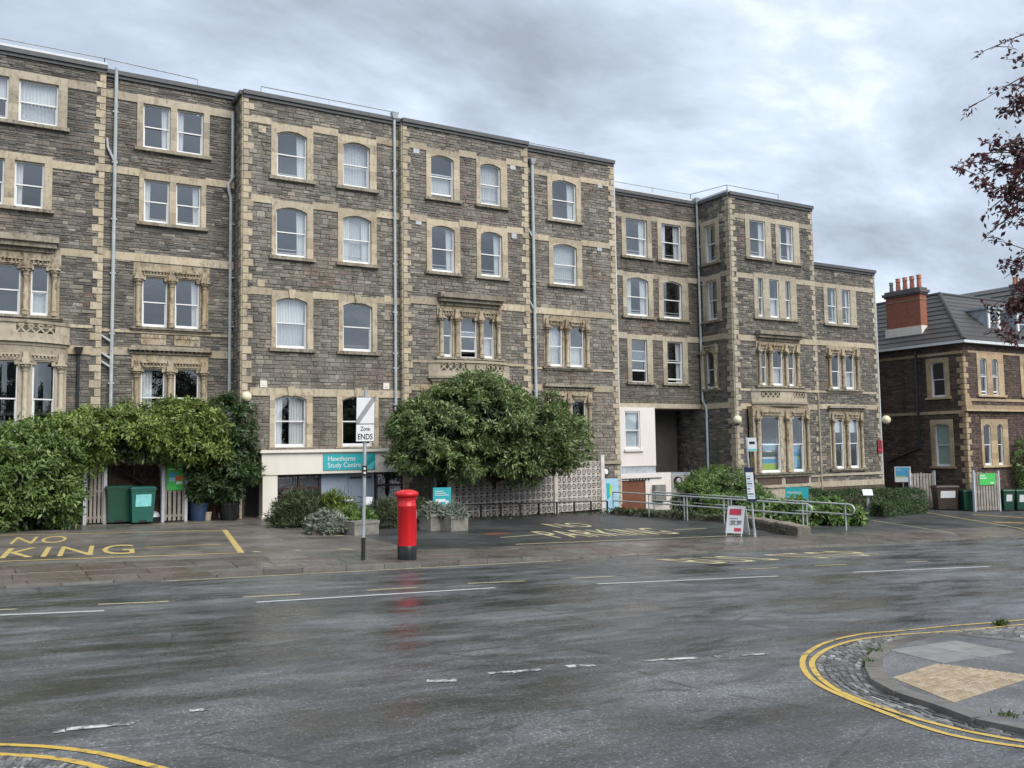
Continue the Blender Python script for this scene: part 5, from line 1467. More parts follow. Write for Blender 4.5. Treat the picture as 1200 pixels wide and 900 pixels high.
for k in range(n):
    a, c = -.9+1.3*k/n, -.9+1.3*(k+1)/n
    f2 = lambda a, r, zz: (x+r*math.cos(a), y+r*math.sin(a), zz)
    mb.prism([f2(a,R_*.99,z+H*.24), f2(c,R_*.99,z+H*.24), f2(c,R_*.99,z+H*.72), f2(a,R_*.99,z+H*.72)], [f2(a,R_*1.035,z+H*.24), f2(c,R_*1.035,z+H*.24), f2(c,R_*1.035,z+H*.72), f2(a,R_*1.035,z+H*.72)])
door = mb.build('door', 'post_red', PB)
mb = MB()
for k in range(6):
    a, c = -.65+.8*k/6, -.65+.8*(k+1)/6
    mb.prism([f2(a,R_*.99,z+H*.80), f2(c,R_*.99,z+H*.80), f2(c,R_*.99,z+H*.835), f2(a,R_*.99,z+H*.835)], [f2(a,R_*1.02,z+H*.80), f2(c,R_*1.02,z+H*.80), f2(c,R_*1.02,z+H*.835), f2(a,R_*1.02,z+H*.835)])
mb.build('posting_slot', 'gloss_black', PB)
mb = MB(); mb.prism([f2(-.5,R_*1.03,z+H*.58), f2(-.02,R_*1.03,z+H*.58), f2(-.02,R_*1.03,z+H*.69), f2(-.5,R_*1.03,z+H*.69)], [f2(-.5,R_*1.05,z+H*.58), f2(-.02,R_*1.05,z+H*.58), f2(-.02,R_*1.05,z+H*.69), f2(-.5,R_*1.05,z+H*.69)]); mb.build('collection_plate', 'sign_white', door)

# ---- zone sign on its pole
p = fore_px(425.5, 656); s = m_per_px(p); x, y, z = p; H = 199*s
ZS = thing('zone_sign', p, 'tall grey pole carrying the white Zone ENDS plate beside the pillar box', 'road sign')
fr = Loc(p, -.30, roll=.018)
MB(fr).tube([(0,0,0), (0,0,H)], .043, 10).build('pole', 'galvanised_dull', ZS, True)
MB(fr).tube([(0,0,0), (0,0,H*.13)], .050, 10).build('pole_sleeve', 'black_metal', ZS, True)
w = 11.0*s/math.cos(.13); zt_, zm_, zb_ = (656-465)*s, (656-497)*s, (656-518)*s
pl = MB(fr).box(-w, w, .045, .06, zb_, zt_).build('sign_plate', 'black_metal', ZS)
MB(fr).box(-w+.012, w-.012, .0601, .064, zm_+.010, zt_-.012).build('upper_panel', 'sign_white', pl)
MB(fr).box(-w+.012, w-.012, .0601, .064, zb_+.012, zm_-.012).build('lower_panel', 'sign_white', pl)
mb = MB(fr); t_ = .07; a0, b0 = (-w+.012, zm_+.010), (w-.012, zt_-.012)
mb.poly([(a0[0],.066,a0[1]), (a0[0]+t_,.066,a0[1]), (b0[0],.066,b0[1]-t_*1.3), (b0[0],.066,b0[1]), (b0[0]-t_,.066,b0[1]), (a0[0],.066,a0[1]+t_*1.3)]); mb.build('stripe', 'sign_grey', pl)
words_on(pl, fr, 'Zone', 0, zm_-.165, .15, 'ink_black', .067, 'CENTER', fit=w*1.0, bold=.002); words_on(pl, fr, 'ENDS', 0, zb_+.06, .19, 'ink_black', .067, 'CENTER', fit=w*1.55, bold=.003)
mb = MB(fr); zz = (656-552)*s; mb.box(-.06, .06, .04, .09, zz-.12, zz+.12); mb.box(-.065, .065, -.05, .05, zz-.02, zz+.02); bx_ = mb.build('bracket_plate', 'black_metal', ZS)
for dz in (.05, -.05): MB(fr).box(-.025, .025, .091, .095, zz+dz-.025, zz+dz+.025).build('mark', 'sign_white', bx_)

# ---- cream fascia sign
FFS = Fac('f', 33.2); r = FFS.rect(378.5, 531.5, 439.5, 549.5); z0 = FFS.px(378.5,551.2)[1]; z1 = FFS.px(378.5,532)[1]
SG = thing('wall_sign', ((r[0]+r[1])/2, 33.2, z0), 'long teal sign lettered Hawthorns Study Centre on the cream fascia', 'sign')
MB(FFS).box(r[0], r[1], .002, .03, z0, z1).build('board', 'teal_sign', SG)
h_ = z1-z0; w_ = r[1]-r[0]
words_on(SG, FFS, 'Hawthorns', r[0]+.17, z0+h_*.56, .27, 'sign_white', .034, fit=w_*.52); words_on(SG, FFS, 'Study Centre', r[0]+.17, z0+h_*.16, .27, 'sign_white', .034, fit=w_*.63)
MB(FFS).poly([(r[1]-.52,.034,z0), (r[1]-.52,.034,z0+h_*.3), (r[1]-.02,.034,z1), (r[1]-.02,.034,z0+h_*.55)]).build('flash', 'teal_dark', SG)
MB(FFS).poly([(r[1]-.50,.033,z0), (r[1]-.1,.033,z0), (r[1]-.02,.033,z0+h_*.45), (r[1]-.02,.033,z0+h_*.55)]).build('flash', 'teal_light', SG)

# ---- signs on posts
def post_sign(name, x0, y0, x1, y1, base, mat, label, yaw=.35, roll=0.0, posts=1, plane=FORE, post='galvanised_dull'):
    p = fore_px(*base); s = m_per_px(p)
    T = thing(name, p, label, 'sign'); fr = Loc(p, yaw, roll=roll)
    u0, u1, z1, z0 = (x0-base[0])*s, (x1-base[0])*s, (base[1]-y0)*s, (base[1]-y1)*s
    b_ = MB(fr).box(u0, u1, .03, .05, z0, z1).build('board', mat, T)
    for k in range(posts):
        u = (u0+u1)/2 if posts == 1 else u0+.08+(u1-u0-.16)*k
        MB(fr).tube([(u, 0, -.2), (u, 0, z1-.05)], .03, 8).build('post', post, T, True)
    return T, fr, b_, (u0, u1, z0, z1), s
def lines(parent, fr, u0, z0, n, w, gap, mat, d=.054, t=.02):
    for k in range(n):
        MB(fr).box(u0, u0+w*(.6+.4*((k*7) % 5)/4), d-.002, d, z0-k*gap-t, z0-k*gap).build('text_line', mat, parent)
T, fr, b_, q, s = post_sign('planter_sign', 506.5, 571.5, 527.5, 595.5, (516, 616), 'teal_sign', 'small tilted teal notice on a post behind the stone trough', yaw=-.35, roll=.03)
lines(b_, fr, q[0]+.06, q[3]-.12, 3, .5, .07, 'sign_white')
MB(fr).box(q[0]+.1, q[0]+.45, .052, .054, q[2]+.22, q[2]+.32).build('pictogram', 'sign_white', b_); MB(fr).box(q[0]+.2, q[0]+.28, .052, .054, q[2]+.08, q[2]+.219).build('pictogram', 'sign_white', b_); MB(fr).box(q[1]-.18, q[1]-.08, .052, .054, q[2]+.1, q[2]+.26).build('pictogram', 'sign_white', b_)
T, fr, b_, q, s = post_sign('garden_sign', 921, 571, 947, 589, (934, 606), 'teal_sign', 'teal Hawthorns sign standing in the laurel below the bay window', yaw=-.75, roll=.03, posts=2)
words_on(b_, fr, 'Hawthorns', q[0]+.08, q[3]-.30, .2, 'sign_white', .054, fit=.62); words_on(b_, fr, 'Study Centre', q[0]+.08, q[3]-.55, .2, 'sign_white', .054, fit=.78)
T, fr, b_, q, s = post_sign('notice_sign', 1051, 547, 1068.5, 565, (1061, 594), 'sign_white', 'square blue and white notice on a post against the brown house fence', yaw=-.85)
MB(fr).box(q[0]+.05, q[1]-.05, .0505, .054, q[2]+.28, q[3]-.04).build('blue_panel', 'sign_blue', b_); MB(fr).box(q[0]+.05, q[1]-.3, .0505, .056, q[2]+.30, q[2]+.36).build('lime_panel', 'sign_lime', b_); lines(b_, fr, q[0]+.08, q[3]-.12, 2, .4, .08, 'sign_white', .057)
# lectern
p = fore_px(1018, 605); s = m_per_px(p)
LT = thing('lectern_sign', p, 'small slanted information panel on a grey post by the low hedge', 'sign')
fr = Loc(p, -.8); MB(fr).box(-.06, .06, -.06, .06, -.1, 1.0).build('post', 'galvanised_dull', LT)
MB(fr).prism([(-.22,.2,.98), (.22,.2,.98), (.22,-.2,1.22), (-.22,-.2,1.22)], [(-.22,.2,1.02), (.22,.2,1.02), (.22,-.2,1.26), (-.22,-.2,1.26)]).build('panel', 'sign_white', LT)

# ---- bus stop
p = fore_px(884.5, 629.5); s = m_per_px(p)
BS = thing('bus_stop', p, 'leaning grey bus stop pole with white flag and navy timetable case', 'bus stop')
fr = Loc(p, -.72, roll=-.052); H = 118*s
MB(fr).tube([(0,0,0), (0,0,H)], .038, 10).build('pole', 'galvanised_dull', BS, True)
MB(fr).tube([(0,0,0), (0,0,.3)], .055, 10).build('pole_sleeve', 'galvanised_dull', BS, True)
z0, z1 = (629.5-529)*s, (629.5-513)*s
b_ = MB(fr).box(.04, .33, -.012, .012, z0, z1).build('flag', 'sign_white', BS)
MB(fr).box(.09, .27, .013, .016, z0+.24, z0+.33).build('bus_symbol', 'ink_black', b_); MB(fr).box(.041, .329, .0125, .015, z0+.02, z0+.08).build('flag_band', 'teal_light', b_)
z0, z1 = (629.5-587.5)*s, (629.5-548)*s
b_ = MB(fr).box(-.16, .16, .04, .10, z0, z1).build('timetable_case', 'sign_navy', BS)
MB(fr).box(-.12, .12, .101, .104, z0+.08, z1-.16).build('timetable', 'sign_white', b_)
rnd = random.Random(2)
for k in range(9): MB(fr).box(-.10, -.10+rnd.uniform(.08, .19), .1045, .106, z0+.14+k*.085, z0+.18+k*.085).build('text_line', 'sign_navy' if k % 2 else 'sign_sky', b_)

# ---- A-board
p = fore_px(864, 627.5); s = m_per_px(p)
AB = thing('a_board', p, 'white folding pavement board with red headings beside the bus stop', 'sign board')
hh = 35*s; w_ = 10.5*s
fr = Loc(p+np.array([-.24,-.08,0]), -1.2, lean=.28)
b_ = MB(fr).box(-w_, w_, -.012, .012, .10, hh).build('front_board', 'sign_white', AB)
MB(fr).box(-w_+.08, w_-.10, .0125, .015, hh-.30, hh-.08).build('heading', 'sign_red', b_); MB(fr).box(-w_+.3, w_-.06, .0125, .015, .16, .28).build('heading', 'sign_red', b_)
for k in range(3): MB(fr).box(-w_+.10, -w_+.10+(.30, .42, .36)[k], .0125, .015, hh-.44-k*.10, hh-.40-k*.10).build('text_line', 'sign_grey', b_)
for u in (-w_+.16, .08): MB(fr).box(u, u+.16, .0125, .015, .40, .54).build('pictogram', 'sign_grey', b_)
for u in (-w_+.02, w_-.05): MB(fr).box(u, u+.03, -.012, .012, .0, .099).build('leg', 'sign_white', AB)
fr2 = Loc(p+np.array([.36,.16,0]), -1.2+math.pi, lean=.28)
MB(fr2).box(-w_, w_, -.012, .012, .10, hh).build('rear_board', 'sign_white', AB)
for u in (-w_+.02, w_-.05): MB(fr2).box(u, u+.03, -.012, .012, .0, .099).build('leg', 'sign_white', AB)

# ---- wheelie bins
def wheelie(name, p, w, d_, h, mat, label, yaw=0.1, sticker=None, group=None):
    T = thing(name, p, label, 'bin', group); fr = Loc(p, yaw)
    a, c = w/2*.84, w/2
    MB(fr).prism([(-a,d_/2*.8,.06), (a,d_/2*.8,.06), (a,-d_/2*.8,.06), (-a,-d_/2*.8,.06)], [(-c,d_/2,h*.90), (c,d_/2,h*.90), (c,-d_/2,h*.90), (-c,-d_/2,h*.90)]).build('body', mat, T)
    mb = MB(fr); mb.box(-c-.02, c+.02, -d_/2-.02, d_/2+.02, h*.885, h*.93); rim = mb.build('rim', mat, T)
    mb = MB(fr); mb.prism([(-c-.03,d_/2+.04,h*.931), (c+.03,d_/2+.04,h*.931), (c+.03,-d_/2-.02,h*.931), (-c-.03,-d_/2-.02,h*.931)], [(-c+.02,d_/2-.02,h*.985), (c-.02,d_/2-.02,h*.985), (c-.02,-d_/2,h), (-c+.02,-d_/2,h)]); lid = mb.build('lid', mat, T)
    MB(fr).tube([(-c+.04,-d_/2-.06,h*.94), (c-.04,-d_/2-.06,h*.94)], .018, 6).build('handle', mat, T)
    for sx in (-1, 1):
        q = fr(sx*(a+.0), -d_/2*.75, .1)
        mb = MB(); pts = []
        mb.tube([fr(sx*(a-.06), -d_/2*.75, .10), fr(sx*(a+.0), -d_/2*.75, .10)], .10, 12); mb.build('wheel', 'tyre', T)
    MB(fr).box(-.12, .12, d_/2*.8, d_/2*.84, .06, .13).build('foot_rail', 'tyre', T)
    if sticker:
        su, sz0, sz1, mt = sticker
        dd = d_/2*.96
        MB(fr).prism([(-su,dd-.03,sz0), (su,dd-.03,sz0), (su,dd+.02,sz1), (-su,dd+.02,sz1)], [(-su,dd-.02,sz0), (su,dd-.02,sz0), (su,dd+.03,sz1), (-su,dd+.03,sz1)]).build('sticker', mt, T)
    return T
p = fore_px(136, 613.5); wheelie('wheelie_bin', p, .78, .75, 1.27, 'bin_green', 'dark green wheelie bin without sticker between the slatted fence panels', .18, group=None)
p = fore_px(164, 613.5); wheelie('wheelie_bin', p, .78, .75, 1.25, 'bin_teal', 'green wheelie bin with pale cyan sticker between the slatted fence panels', .14, (.25, .58, .98, 'sticker_cyan'))
def gp(x, y): return np.array([x, y, zf(x, y)])
wheelie('communal_bin', gp(45.8, 30.55), 1.2, .75, 1.36, 'bin_brown', 'wide dark brown communal bin with blue and white poster by the house', -.55, (.40, .68, 1.06, 'sign_white'))
wheelie('wheelie_bin', gp(46.45, 29.75), .56, .6, 1.15, 'bin_green', 'narrow green wheelie bin between the brown bin and slatted fence', -.5)
wheelie('wheelie_bin', gp(49.1, 29.1), .62, .7, 1.2, 'bin_green', 'green wheelie bin with white label next to the right fence panel', -.5, (.16, .55, .92, 'sign_white'))
wheelie('wheelie_bin', gp(50.35, 29.1), .62, .7, 1.2, 'bin_green', 'green wheelie bin with white label under the leafy shrub', -.5, (.16, .5, .9, 'sign_white'))

# ---- slatted fences
SLAT = {}
def slat_mesh(mat):
    if mat not in SLAT:
        mb = MB(); mb.prism([(-.5,-.5,0),(.5,-.5,0),(.5,.5,0),(-.5,.5,0)], [(-.5,-.5,.97),(.5,-.5,.97),(.5,.5,.97),(-.5,.5,.97)]); mb.prism([(-.5,-.5,.97),(.5,-.5,.97),(.5,.5,.97),(-.5,.5,.97)], [(-.3,-.5,1),(.3,-.5,1),(.3,.5,1),(-.3,.5,1)])
        SLAT[mat] = mb.mesh('slat', mat)
    return SLAT[mat]
def fence(a, c, h, n, label, mat='fence_wood', post='post_pale', gap=.35, posts=True, seed=0):
    a, c = np.array(a[:2]), np.array(c[:2]); L = float(np.hypot(*(c-a))); yaw = math.atan2(c[1]-a[1], c[0]-a[0])
    o = np.array([a[0], a[1], zf(*a)]); T = thing('slatted_fence', ((a[0]+c[0])/2, (a[1]+c[1])/2, zf(*((a+c)/2))), label, 'fence')
    fr = Loc(o, yaw); rnd = random.Random(seed); gz = zf(*c)-zf(*a)
    w = L/n
    for k in range(n):
        u = w*(k+.5); q = fr(u, .03, gz*u/L+.05)
        put('slat', slat_mesh(mat), T, loc=q, rot=(0, rnd.uniform(-.008, .008), yaw), scale=(w*(1-gap), .022, h-.1+rnd.uniform(-.04, .03)))
    for f in (.10, .5, .92):
        MB(fr).box(.02, L-.02, -.03, .018, h*f-.04+gz*.5, h*f+.04+gz*.5).build('rail', mat, T)
    if posts:
        for u in (0, L): MB(fr).box(u-.05, u+.05, -.05, .06, -.15+gz*u/L, h+.08+gz*u/L).build('post', post, T)
    return T, fr, L
pp = [fore_px(x, y) for x, y in ((98,615), (122,614), (190,612), (217,611))]
fence(pp[0], pp[1], 2.15, 5, 'weathered slatted fence panel half buried in the big green shrub', seed=1)
T, fr, L = fence(pp[2], pp[3], 2.15, 5, 'weathered slatted fence panel with pale posts and a green poster', seed=2)
z0, z1 = .98, 1.98
GSn = thing('green_poster', fr(L/2, .08, z0), 'green poster with orange and blue blocks on the slatted fence by the bins', 'poster')
b_ = MB(fr).box(L/2-.28, L/2+.31, .062, .075, z0+.1, z1).build('sheet', 'sign_green', GSn)
for (a, c, e, g, mt) in ((-.2,.05,.55,.70,'sign_blue'), (.02,.26,.42,.60,'sign_orange'), (-.2,.0,.40,.53,'sign_sky'), (-.22,.24,.80,.84,'sign_white'), (.05,.25,.30,.40,'sign_white')):
    MB(fr).box(L/2+a, L/2+c, .0755, .078, z0+e, z0+g).build('printed_block', mt, b_)
bk0, bk1 = pp[1]+np.array([.1, 1.15, 0]), pp[2]+np.array([0, 1.1, 0])
fence(bk0, bk1, 2.0, 9, 'dark brown close boarded fence behind the two wheelie bins', 'fence_brown', 'fence_brown', gap=.06, seed=3)
qq = [gp(44.4, 31.7), gp(46.6, 31.7), gp(46.25, 29.15), gp(48.55, 29.15)]
fence(qq[0], qq[1], 2.05, 8, 'grey slatted fence panel beside the blue notice', gap=.25, seed=4)
T, fr, L = fence(qq[2], qq[3], 2.15, 9, 'grey slatted fence panel carrying a bright green sign', gap=.3, seed=5)
GS2 = thing('green_sign', fr(L/2, .08, 1.3), 'bright green lettered sign on the right slatted fence panel', 'sign')
b_ = MB(fr).box(L*.18, L*.82, .07, .085, 1.40, 2.02).build('board', 'sign_green', GS2); lines(b_, fr, L*.22, 1.93, 2, .75, .13, 'sign_white', .088, .05); MB(fr).box(L*.62, L*.76, .0855, .088, 1.46, 1.52).build('text_line', 'sign_white', b_)

# ---- lamps
def globe(px, py, Yp, rpx, label, group, base_d=.45, kind='f'):
    p = at_y(px, py, Yp); s = m_per_px(p); r_ = rpx*s
    T = thing('globe_lamp', (p[0], Yp+.4, p[2]-r_-.1), label, 'lamp', group)
    MB().lathe(p[0], p[1], [(.02, p[2]-r_), (r_*.5, p[2]-r_*.87), (r_*.87, p[2]-r_*.5), (r_, p[2]), (r_*.87, p[2]+r_*.5), (r_*.5, p[2]+r_*.87), (.01, p[2]+r_)], 18).build('globe', 'globe_opal', T, True)
    mb = MB(); mb.lathe(p[0], p[1], [(r_*.5, p[2]-r_-.07), (r_*.55, p[2]-r_*.84)], 12); mb.tube([(p[0], p[1], p[2]-r_-.05), (p[0], p[1]+base_d, p[2]-r_-.05)], .025, 6); mb.box(p[0]-.07, p[0]+.07, p[1]+base_d-.03, p[1]+base_d, p[2]-r_-.15, p[2]-r_+.05); mb.build('bracket', 'black_metal', T)
globe(288.5, 465, 33.3, 6.3, 'round cream globe lamp on the brown stone block corner', None)
globe(864, 492, 31.9, 5.2, 'round cream globe lamp on the corner villa by the bay window', None)
globe(1038.5, 492, 32.6, 5.2, 'round cream globe lamp at the end wall facing the brown house', None, .3)
def bulkhead(px, py, Yp, rpx, label):
    p = at_y(px, py, Yp); s = m_per_px(p); r_ = rpx*s
    T = thing('bulkhead_lamp', p, label, 'lamp')
    def disc(r0, r1, d0, d1):
        mb = MB(); mb.prism([(p[0]+r0*math.cos(a), p[1]-d0, p[2]+r0*math.sin(a)) for a in np.linspace(0, 6.283, 19)[:-1]], [(p[0]+r1*math.cos(a), p[1]-d1, p[2]+r1*math.sin(a)) for a in np.linspace(0, 6.283, 19)[:-1]]); return mb
    disc(r_*1.25, r_*1.2, -.03, .09).build('ring', 'black_metal', T); disc(r_*.85, r_*.6, .091, .15).build('diffuser', 'sign_white', T)
bulkhead(708.5, 553, 33.66, 4.4, 'round bulkhead lamp with black rim above the map board'); bulkhead(794, 563.5, 35.95, 4.2, 'round bulkhead lamp with black rim beside the clipped bush')
# map board and dark red plaque
FMp = Fac('f', 33.62); r = FMp.rect(708, 561, 725, 603)
MP = thing('map_board', ((r[0]+r[1])/2, 33.62, r[2]), 'tall white board with teal and green map beside the pierced block wall', 'sign')
b_ = MB(FMp).box(r[0], r[1], .0, .04, r[2]+.1, r[3]).build('board', 'sign_sky', MP)
w_, h_ = r[1]-r[0], r[3]-r[2]
MB(FMp).poly([(r[0]+w_*a, .043, r[2]+h_*c) for a, c in ((.10,.88), (.38,.86), (.45,.66), (.38,.50), (.14,.42))]).build('printed_map', 'teal_sign', b_); MB(FMp).poly([(r[0]+w_*a, .045, r[2]+h_*c) for a, c in ((.36,.82), (.55,.80), (.50,.64), (.36,.52), (.32,.62))]).build('printed_map', 'sign_lime', b_)
MB(FMp).box(r[0]-.14, r[0]-.001, -.1, .06, r[2]-.3, r[3]+.05).build('frame_post', 'pale_render', MP)
FPq = Fac('f', 32.8); r = FPq.rect(1027, 516, 1033.5, 531)
PQ = thing('wall_plaque', (43.4, 32.7, r[2]), 'small dark red plaque at the end of the corner villa', 'plaque'); MB(FPq).box(r[0], r[1], .06, .09, r[2], r[3]).build('plate', 'maroon_sign', PQ); MB(FPq).box(r[0]+.03, r[1]-.03, .091, .094, r[2]+.15, r[2]+.22).build('text_line', 'sign_red', PQ)
# posters inside the bay window
FP_ = Fac('f', 32.26)
def poster(px, label, blocks, base):
    r = FP_.rect(*px); T = thing('window_poster', ((r[0]+r[1])/2, 32.26, r[2]), label, 'poster')
    b_ = MB(FP_).box(r[0], r[1], .0, .004, r[2], r[3]).build('sheet', base, T); w, h = r[1]-r[0], r[3]-r[2]
    for (a, c, e, g, mt) in blocks: MB(FP_).box(r[0]+w*a, r[0]+w*c, .0045, .007, r[2]+h*e, r[2]+h*g).build('printed_block', mt, b_)
simple('leaf_print', (0.06,0.09,0.05), .5, var=.4, scale=8)
poster((893.5,519.5,915,534), 'window poster with landscape photograph above the yellow one', ((0,.85,.45,1,'sign_sky'), (0,.8,0,.3,'leaf_print'), (.15,.5,.32,.44,'sign_white'), (.86,1,0,1,'sign_blue')), 'sign_grey')
poster((893.5,535.5,914.5,551), 'window poster with blue band over a yellow green block', ((0,.8,0,.5,'sign_lime'), (0,.8,.52,.85,'sign_blue')), 'sign_white')
poster((928.5,520,942.5,552), 'tall pale window poster with teal block and blue arrow', ((.05,.7,.55,.95,'sign_blue'), (.4,.85,.48,.6,'sign_lime'), (.38,.52,.1,.42,'sign_blue'), (.28,.62,.1,.16,'sign_blue')), 'sign_sky')

# ---- pierced block wall
m_ = 'block_pale'
def pierced():
    mb = MB(); t = .085
    mb.box(-.5, .5, -.5, .5, -.5, -.5+t); mb.box(-.5, .5, -.5, .5, .5-t, .5); mb.box(-.5, -.5+t, -.5, .5, -.5+t, .5-t); mb.box(.5-t, .5, -.5, .5, -.5+t, .5-t)
    for k in range(4):                                           # petals from the corners and an inner ring
        a = math.pi/4+k*math.pi/2; c, s_ = math.cos(a), math.sin(a)
        def P(u, v, d): return (u*c-v*s_, d, u*s_+v*c)
        mb.prism([P(.15,-.035,-.4), P(.6,-.035,-.4), P(.6,.035,-.4), P(.15,.035,-.4)], [P(.15,-.035,.4), P(.6,-.035,.4), P(.6,.035,.4), P(.15,.035,.4)])
    n = 8; o = [(.19*math.cos(i*2*math.pi/n+.39), .19*math.sin(i*2*math.pi/n+.39)) for i in range(n)]; q = [(x*.62, z*.62) for x, z in o]
    for i in range(n):
        j = (i+1) % n
        mb.prism([(o[i][0],-.42,o[i][1]), (o[j][0],-.42,o[j][1]), (q[j][0],-.42,q[j][1]), (q[i][0],-.42,q[i][1])], [(o[i][0],.42,o[i][1]), (o[j][0],.42,o[j][1]), (q[j][0],.42,q[j][1]), (q[i][0],.42,q[i][1])])
    return mb.mesh('block', m_)
PBm = pierced()
wa, wb = fore_px(532, 606.5), fore_px(704, 600)
L = math.dist(wa[:2], wb[:2]); yaw = math.atan2(wb[1]-wa[1], wb[0]-wa[0])
BWl = thing('block_wall', ((wa[0]+wb[0])/2, (wa[1]+wb[1])/2, min(wa[2], wb[2])), 'pale wall of pierced concrete screen blocks under the round evergreen tree', 'wall')
ncol = 27; nrow = 7; bs = L/ncol; fr = Loc(wa, yaw)
for i in range(ncol):
    for j in range(nrow):
        u = bs*(i+.5); zz = (wb[2]-wa[2])*.5+.02+bs*(j+.5)
        put('block', PBm, BWl, loc=fr(u, 0, zz), rot=(0, 0, yaw), scale=(bs*.985, .1, bs*.985))
for u in (-.12, L*.36, L*.66, L+.1): MB(fr).box(u-.11, u+.11, -.12, .1, -.5, bs*nrow+.2).build('pier', 'block_pale', BWl) if u not in (L*.36,) else None
MB(fr).box(-.2, L+.2, -.9, -.8, -.6, bs*nrow+.1).build('backing', 'panel_black', BWl)  # black sheet added in place of the shade behind the pierced blocks
# knee rail before it
KR = thing('knee_rail', (fr(L*.5, .5, 0)), 'low dark metal rail running along the foot of the block wall', 'railing')
gz = wb[2]-wa[2]
MB(fr).tube([(L*.0, .45, .52), (L-.05, .45, .52+gz)], .028, 6).build('rail', 'black_metal', KR)
for k in range(9): u = L*k/8-.03; MB(fr).box(u-.03, u+.03, .42, .48, -.1+gz*u/L, .52+gz*u/L).build('post', 'black_metal', KR)

# ---- ramp wall and handrails
def rubble_wall(path, h, th, label, seed=1):
    T = thing('low_stone_wall', (path[0][0], path[0][1], zf(*path[0][:2])), label, 'wall'); rnd = random.Random(seed)
    SM = bev_box('stone', 'stone_garden', .14)
    for a, c in zip(path[:-1], path[1:]):
        a, c = np.array(a[:2]), np.array(c[:2]); Ls = float(np.hypot(*(c-a))); yw = math.atan2(c[1]-a[1], c[0]-a[0])
        fr = Loc((a[0], a[1], zf(*a)), yw); gz = zf(*c)-zf(*a)
        MB(fr).prism([(0,-th/2,-.2), (Ls,-th/2,-.2+gz), (Ls,th/2,-.2+gz), (0,th/2,-.2)], [(0,-th/2,h), (Ls,-th/2,h+gz), (Ls,th/2,h+gz), (0,th/2,h)]).build('core', 'mortar', T)
        for sd in (1, -1):
            zz = .0
            while zz < h-.02:
                hh = min(rnd.uniform(.09, .16), h-zz+.02); u = 0
                while u < Ls-.02:
                    w = min(rnd.uniform(.2, .5), Ls-u)
                    if Ls-u-w < .1: w = Ls-u
                    q = fr(u+w/2, sd*th/2, zz+hh/2+gz*(u+w/2)/Ls)
                    put('stone', SM, T, loc=q, rot=(0, 0, yw if sd > 0 else yw+math.pi), scale=(w-.015, rnd.uniform(.02, .06), hh-.012)); u += w
                zz += hh
        u = 0
        while u < Ls-.02:
            w = min(rnd.uniform(.3, .6), Ls-u)
            q = fr(u+w/2, 0, h+gz*(u+w/2)/Ls)
            put('coping_stone', SM, T, loc=q, rot=(-math.pi/2, 0, yw), scale=(w-.015, rnd.uniform(.05, .09), th+.06)); u += w
    return T
A_, B_, C_ = fore_px(943, 629), fore_px(858, 612), fore_px(716, 602.5)
rubble_wall([B_, A_], .30, .42, 'low rubble stone wall ending at the pavement behind the bus stop')
edge = thing('bed_edging', C_, 'mossy stone edging between the car park and the handrail', 'edging')
mb = MB(); n = 24
for k in range(n):
    a = C_+(B_-C_)*k/n; c = C_+(B_-C_)*(k+.94)/n; t = (c-a)[:2]/np.hypot(*(c-a)[:2]); nn = np.array([-t[1], t[0]])*.13
    hz = .12+.14*k/n
    q = MB(); q.prism([(a[0]-nn[0],a[1]-nn[1],zf(a[0],a[1])-.1), (c[0]-nn[0],c[1]-nn[1],zf(c[0],c[1])-.1), (c[0]+nn[0],c[1]+nn[1],zf(c[0],c[1])-.1), (a[0]+nn[0],a[1]+nn[1],zf(a[0],a[1])-.1)], [(a[0]-nn[0]*.8,a[1]-nn[1]*.8,zf(a[0],a[1])+hz), (c[0]-nn[0]*.8,c[1]-nn[1]*.8,zf(c[0],c[1])+hz), (c[0]+nn[0]*.8,c[1]+nn[1]*.8,zf(c[0],c[1])+hz), (a[0]+nn[0]*.8,a[1]+nn[1]*.8,zf(a[0],a[1])+hz)]); q.build('edging_stone', 'stone_garden', edge)
def handrail(path, label, h=.98, loop=True):
    T = thing('handrail', (path[-1][0], path[-1][1], zf(*path[-1][:2])), label, 'railing')
    P = [np.array([p[0], p[1], zf(p[0], p[1])]) for p in path]
    e = P[-1]-P[-2]; e = e/np.linalg.norm(e); up = np.array([0, 0, 1.0])
    tops = [p+up*h for p in P]; mids = [p+up*(h-.38) for p in P]
    E_ = P[-1]
    arc = [E_+up*(h-.19)+e*(.22*math.sin(t))+up*(.19*math.cos(t)) for t in np.linspace(0, math.pi, 9)]
    MB().tube([tuple(p) for p in tops[:-1]+arc+mids[:-1][::-1]], .032, 8).build('rail', 'galvanised', T, True)
    for a, c in zip(P[:-1], P[1:]):
        Ls = np.linalg.norm(c-a); k = max(1, int(Ls/1.5))
        for i in range(k+1):
            q = a+(c-a)*i/k
            if i == k: q = q-e*.15
            MB().tube([tuple(q-up*.1), tuple(q+up*h)], .029, 8).build('post', 'galvanised', T, True)
R1 = [(24.35, 32.3), (25.3, 28.5), fore_px(946, 622)[:2]]; R2 = [(26.6, 32.2), (27.3, 28.0), fore_px(996, 622)[:2]]
handrail(R1, 'grey tubular handrail rising from behind the low stone wall'); handrail(R2, 'grey tubular handrail with looped end in front of the laurel')
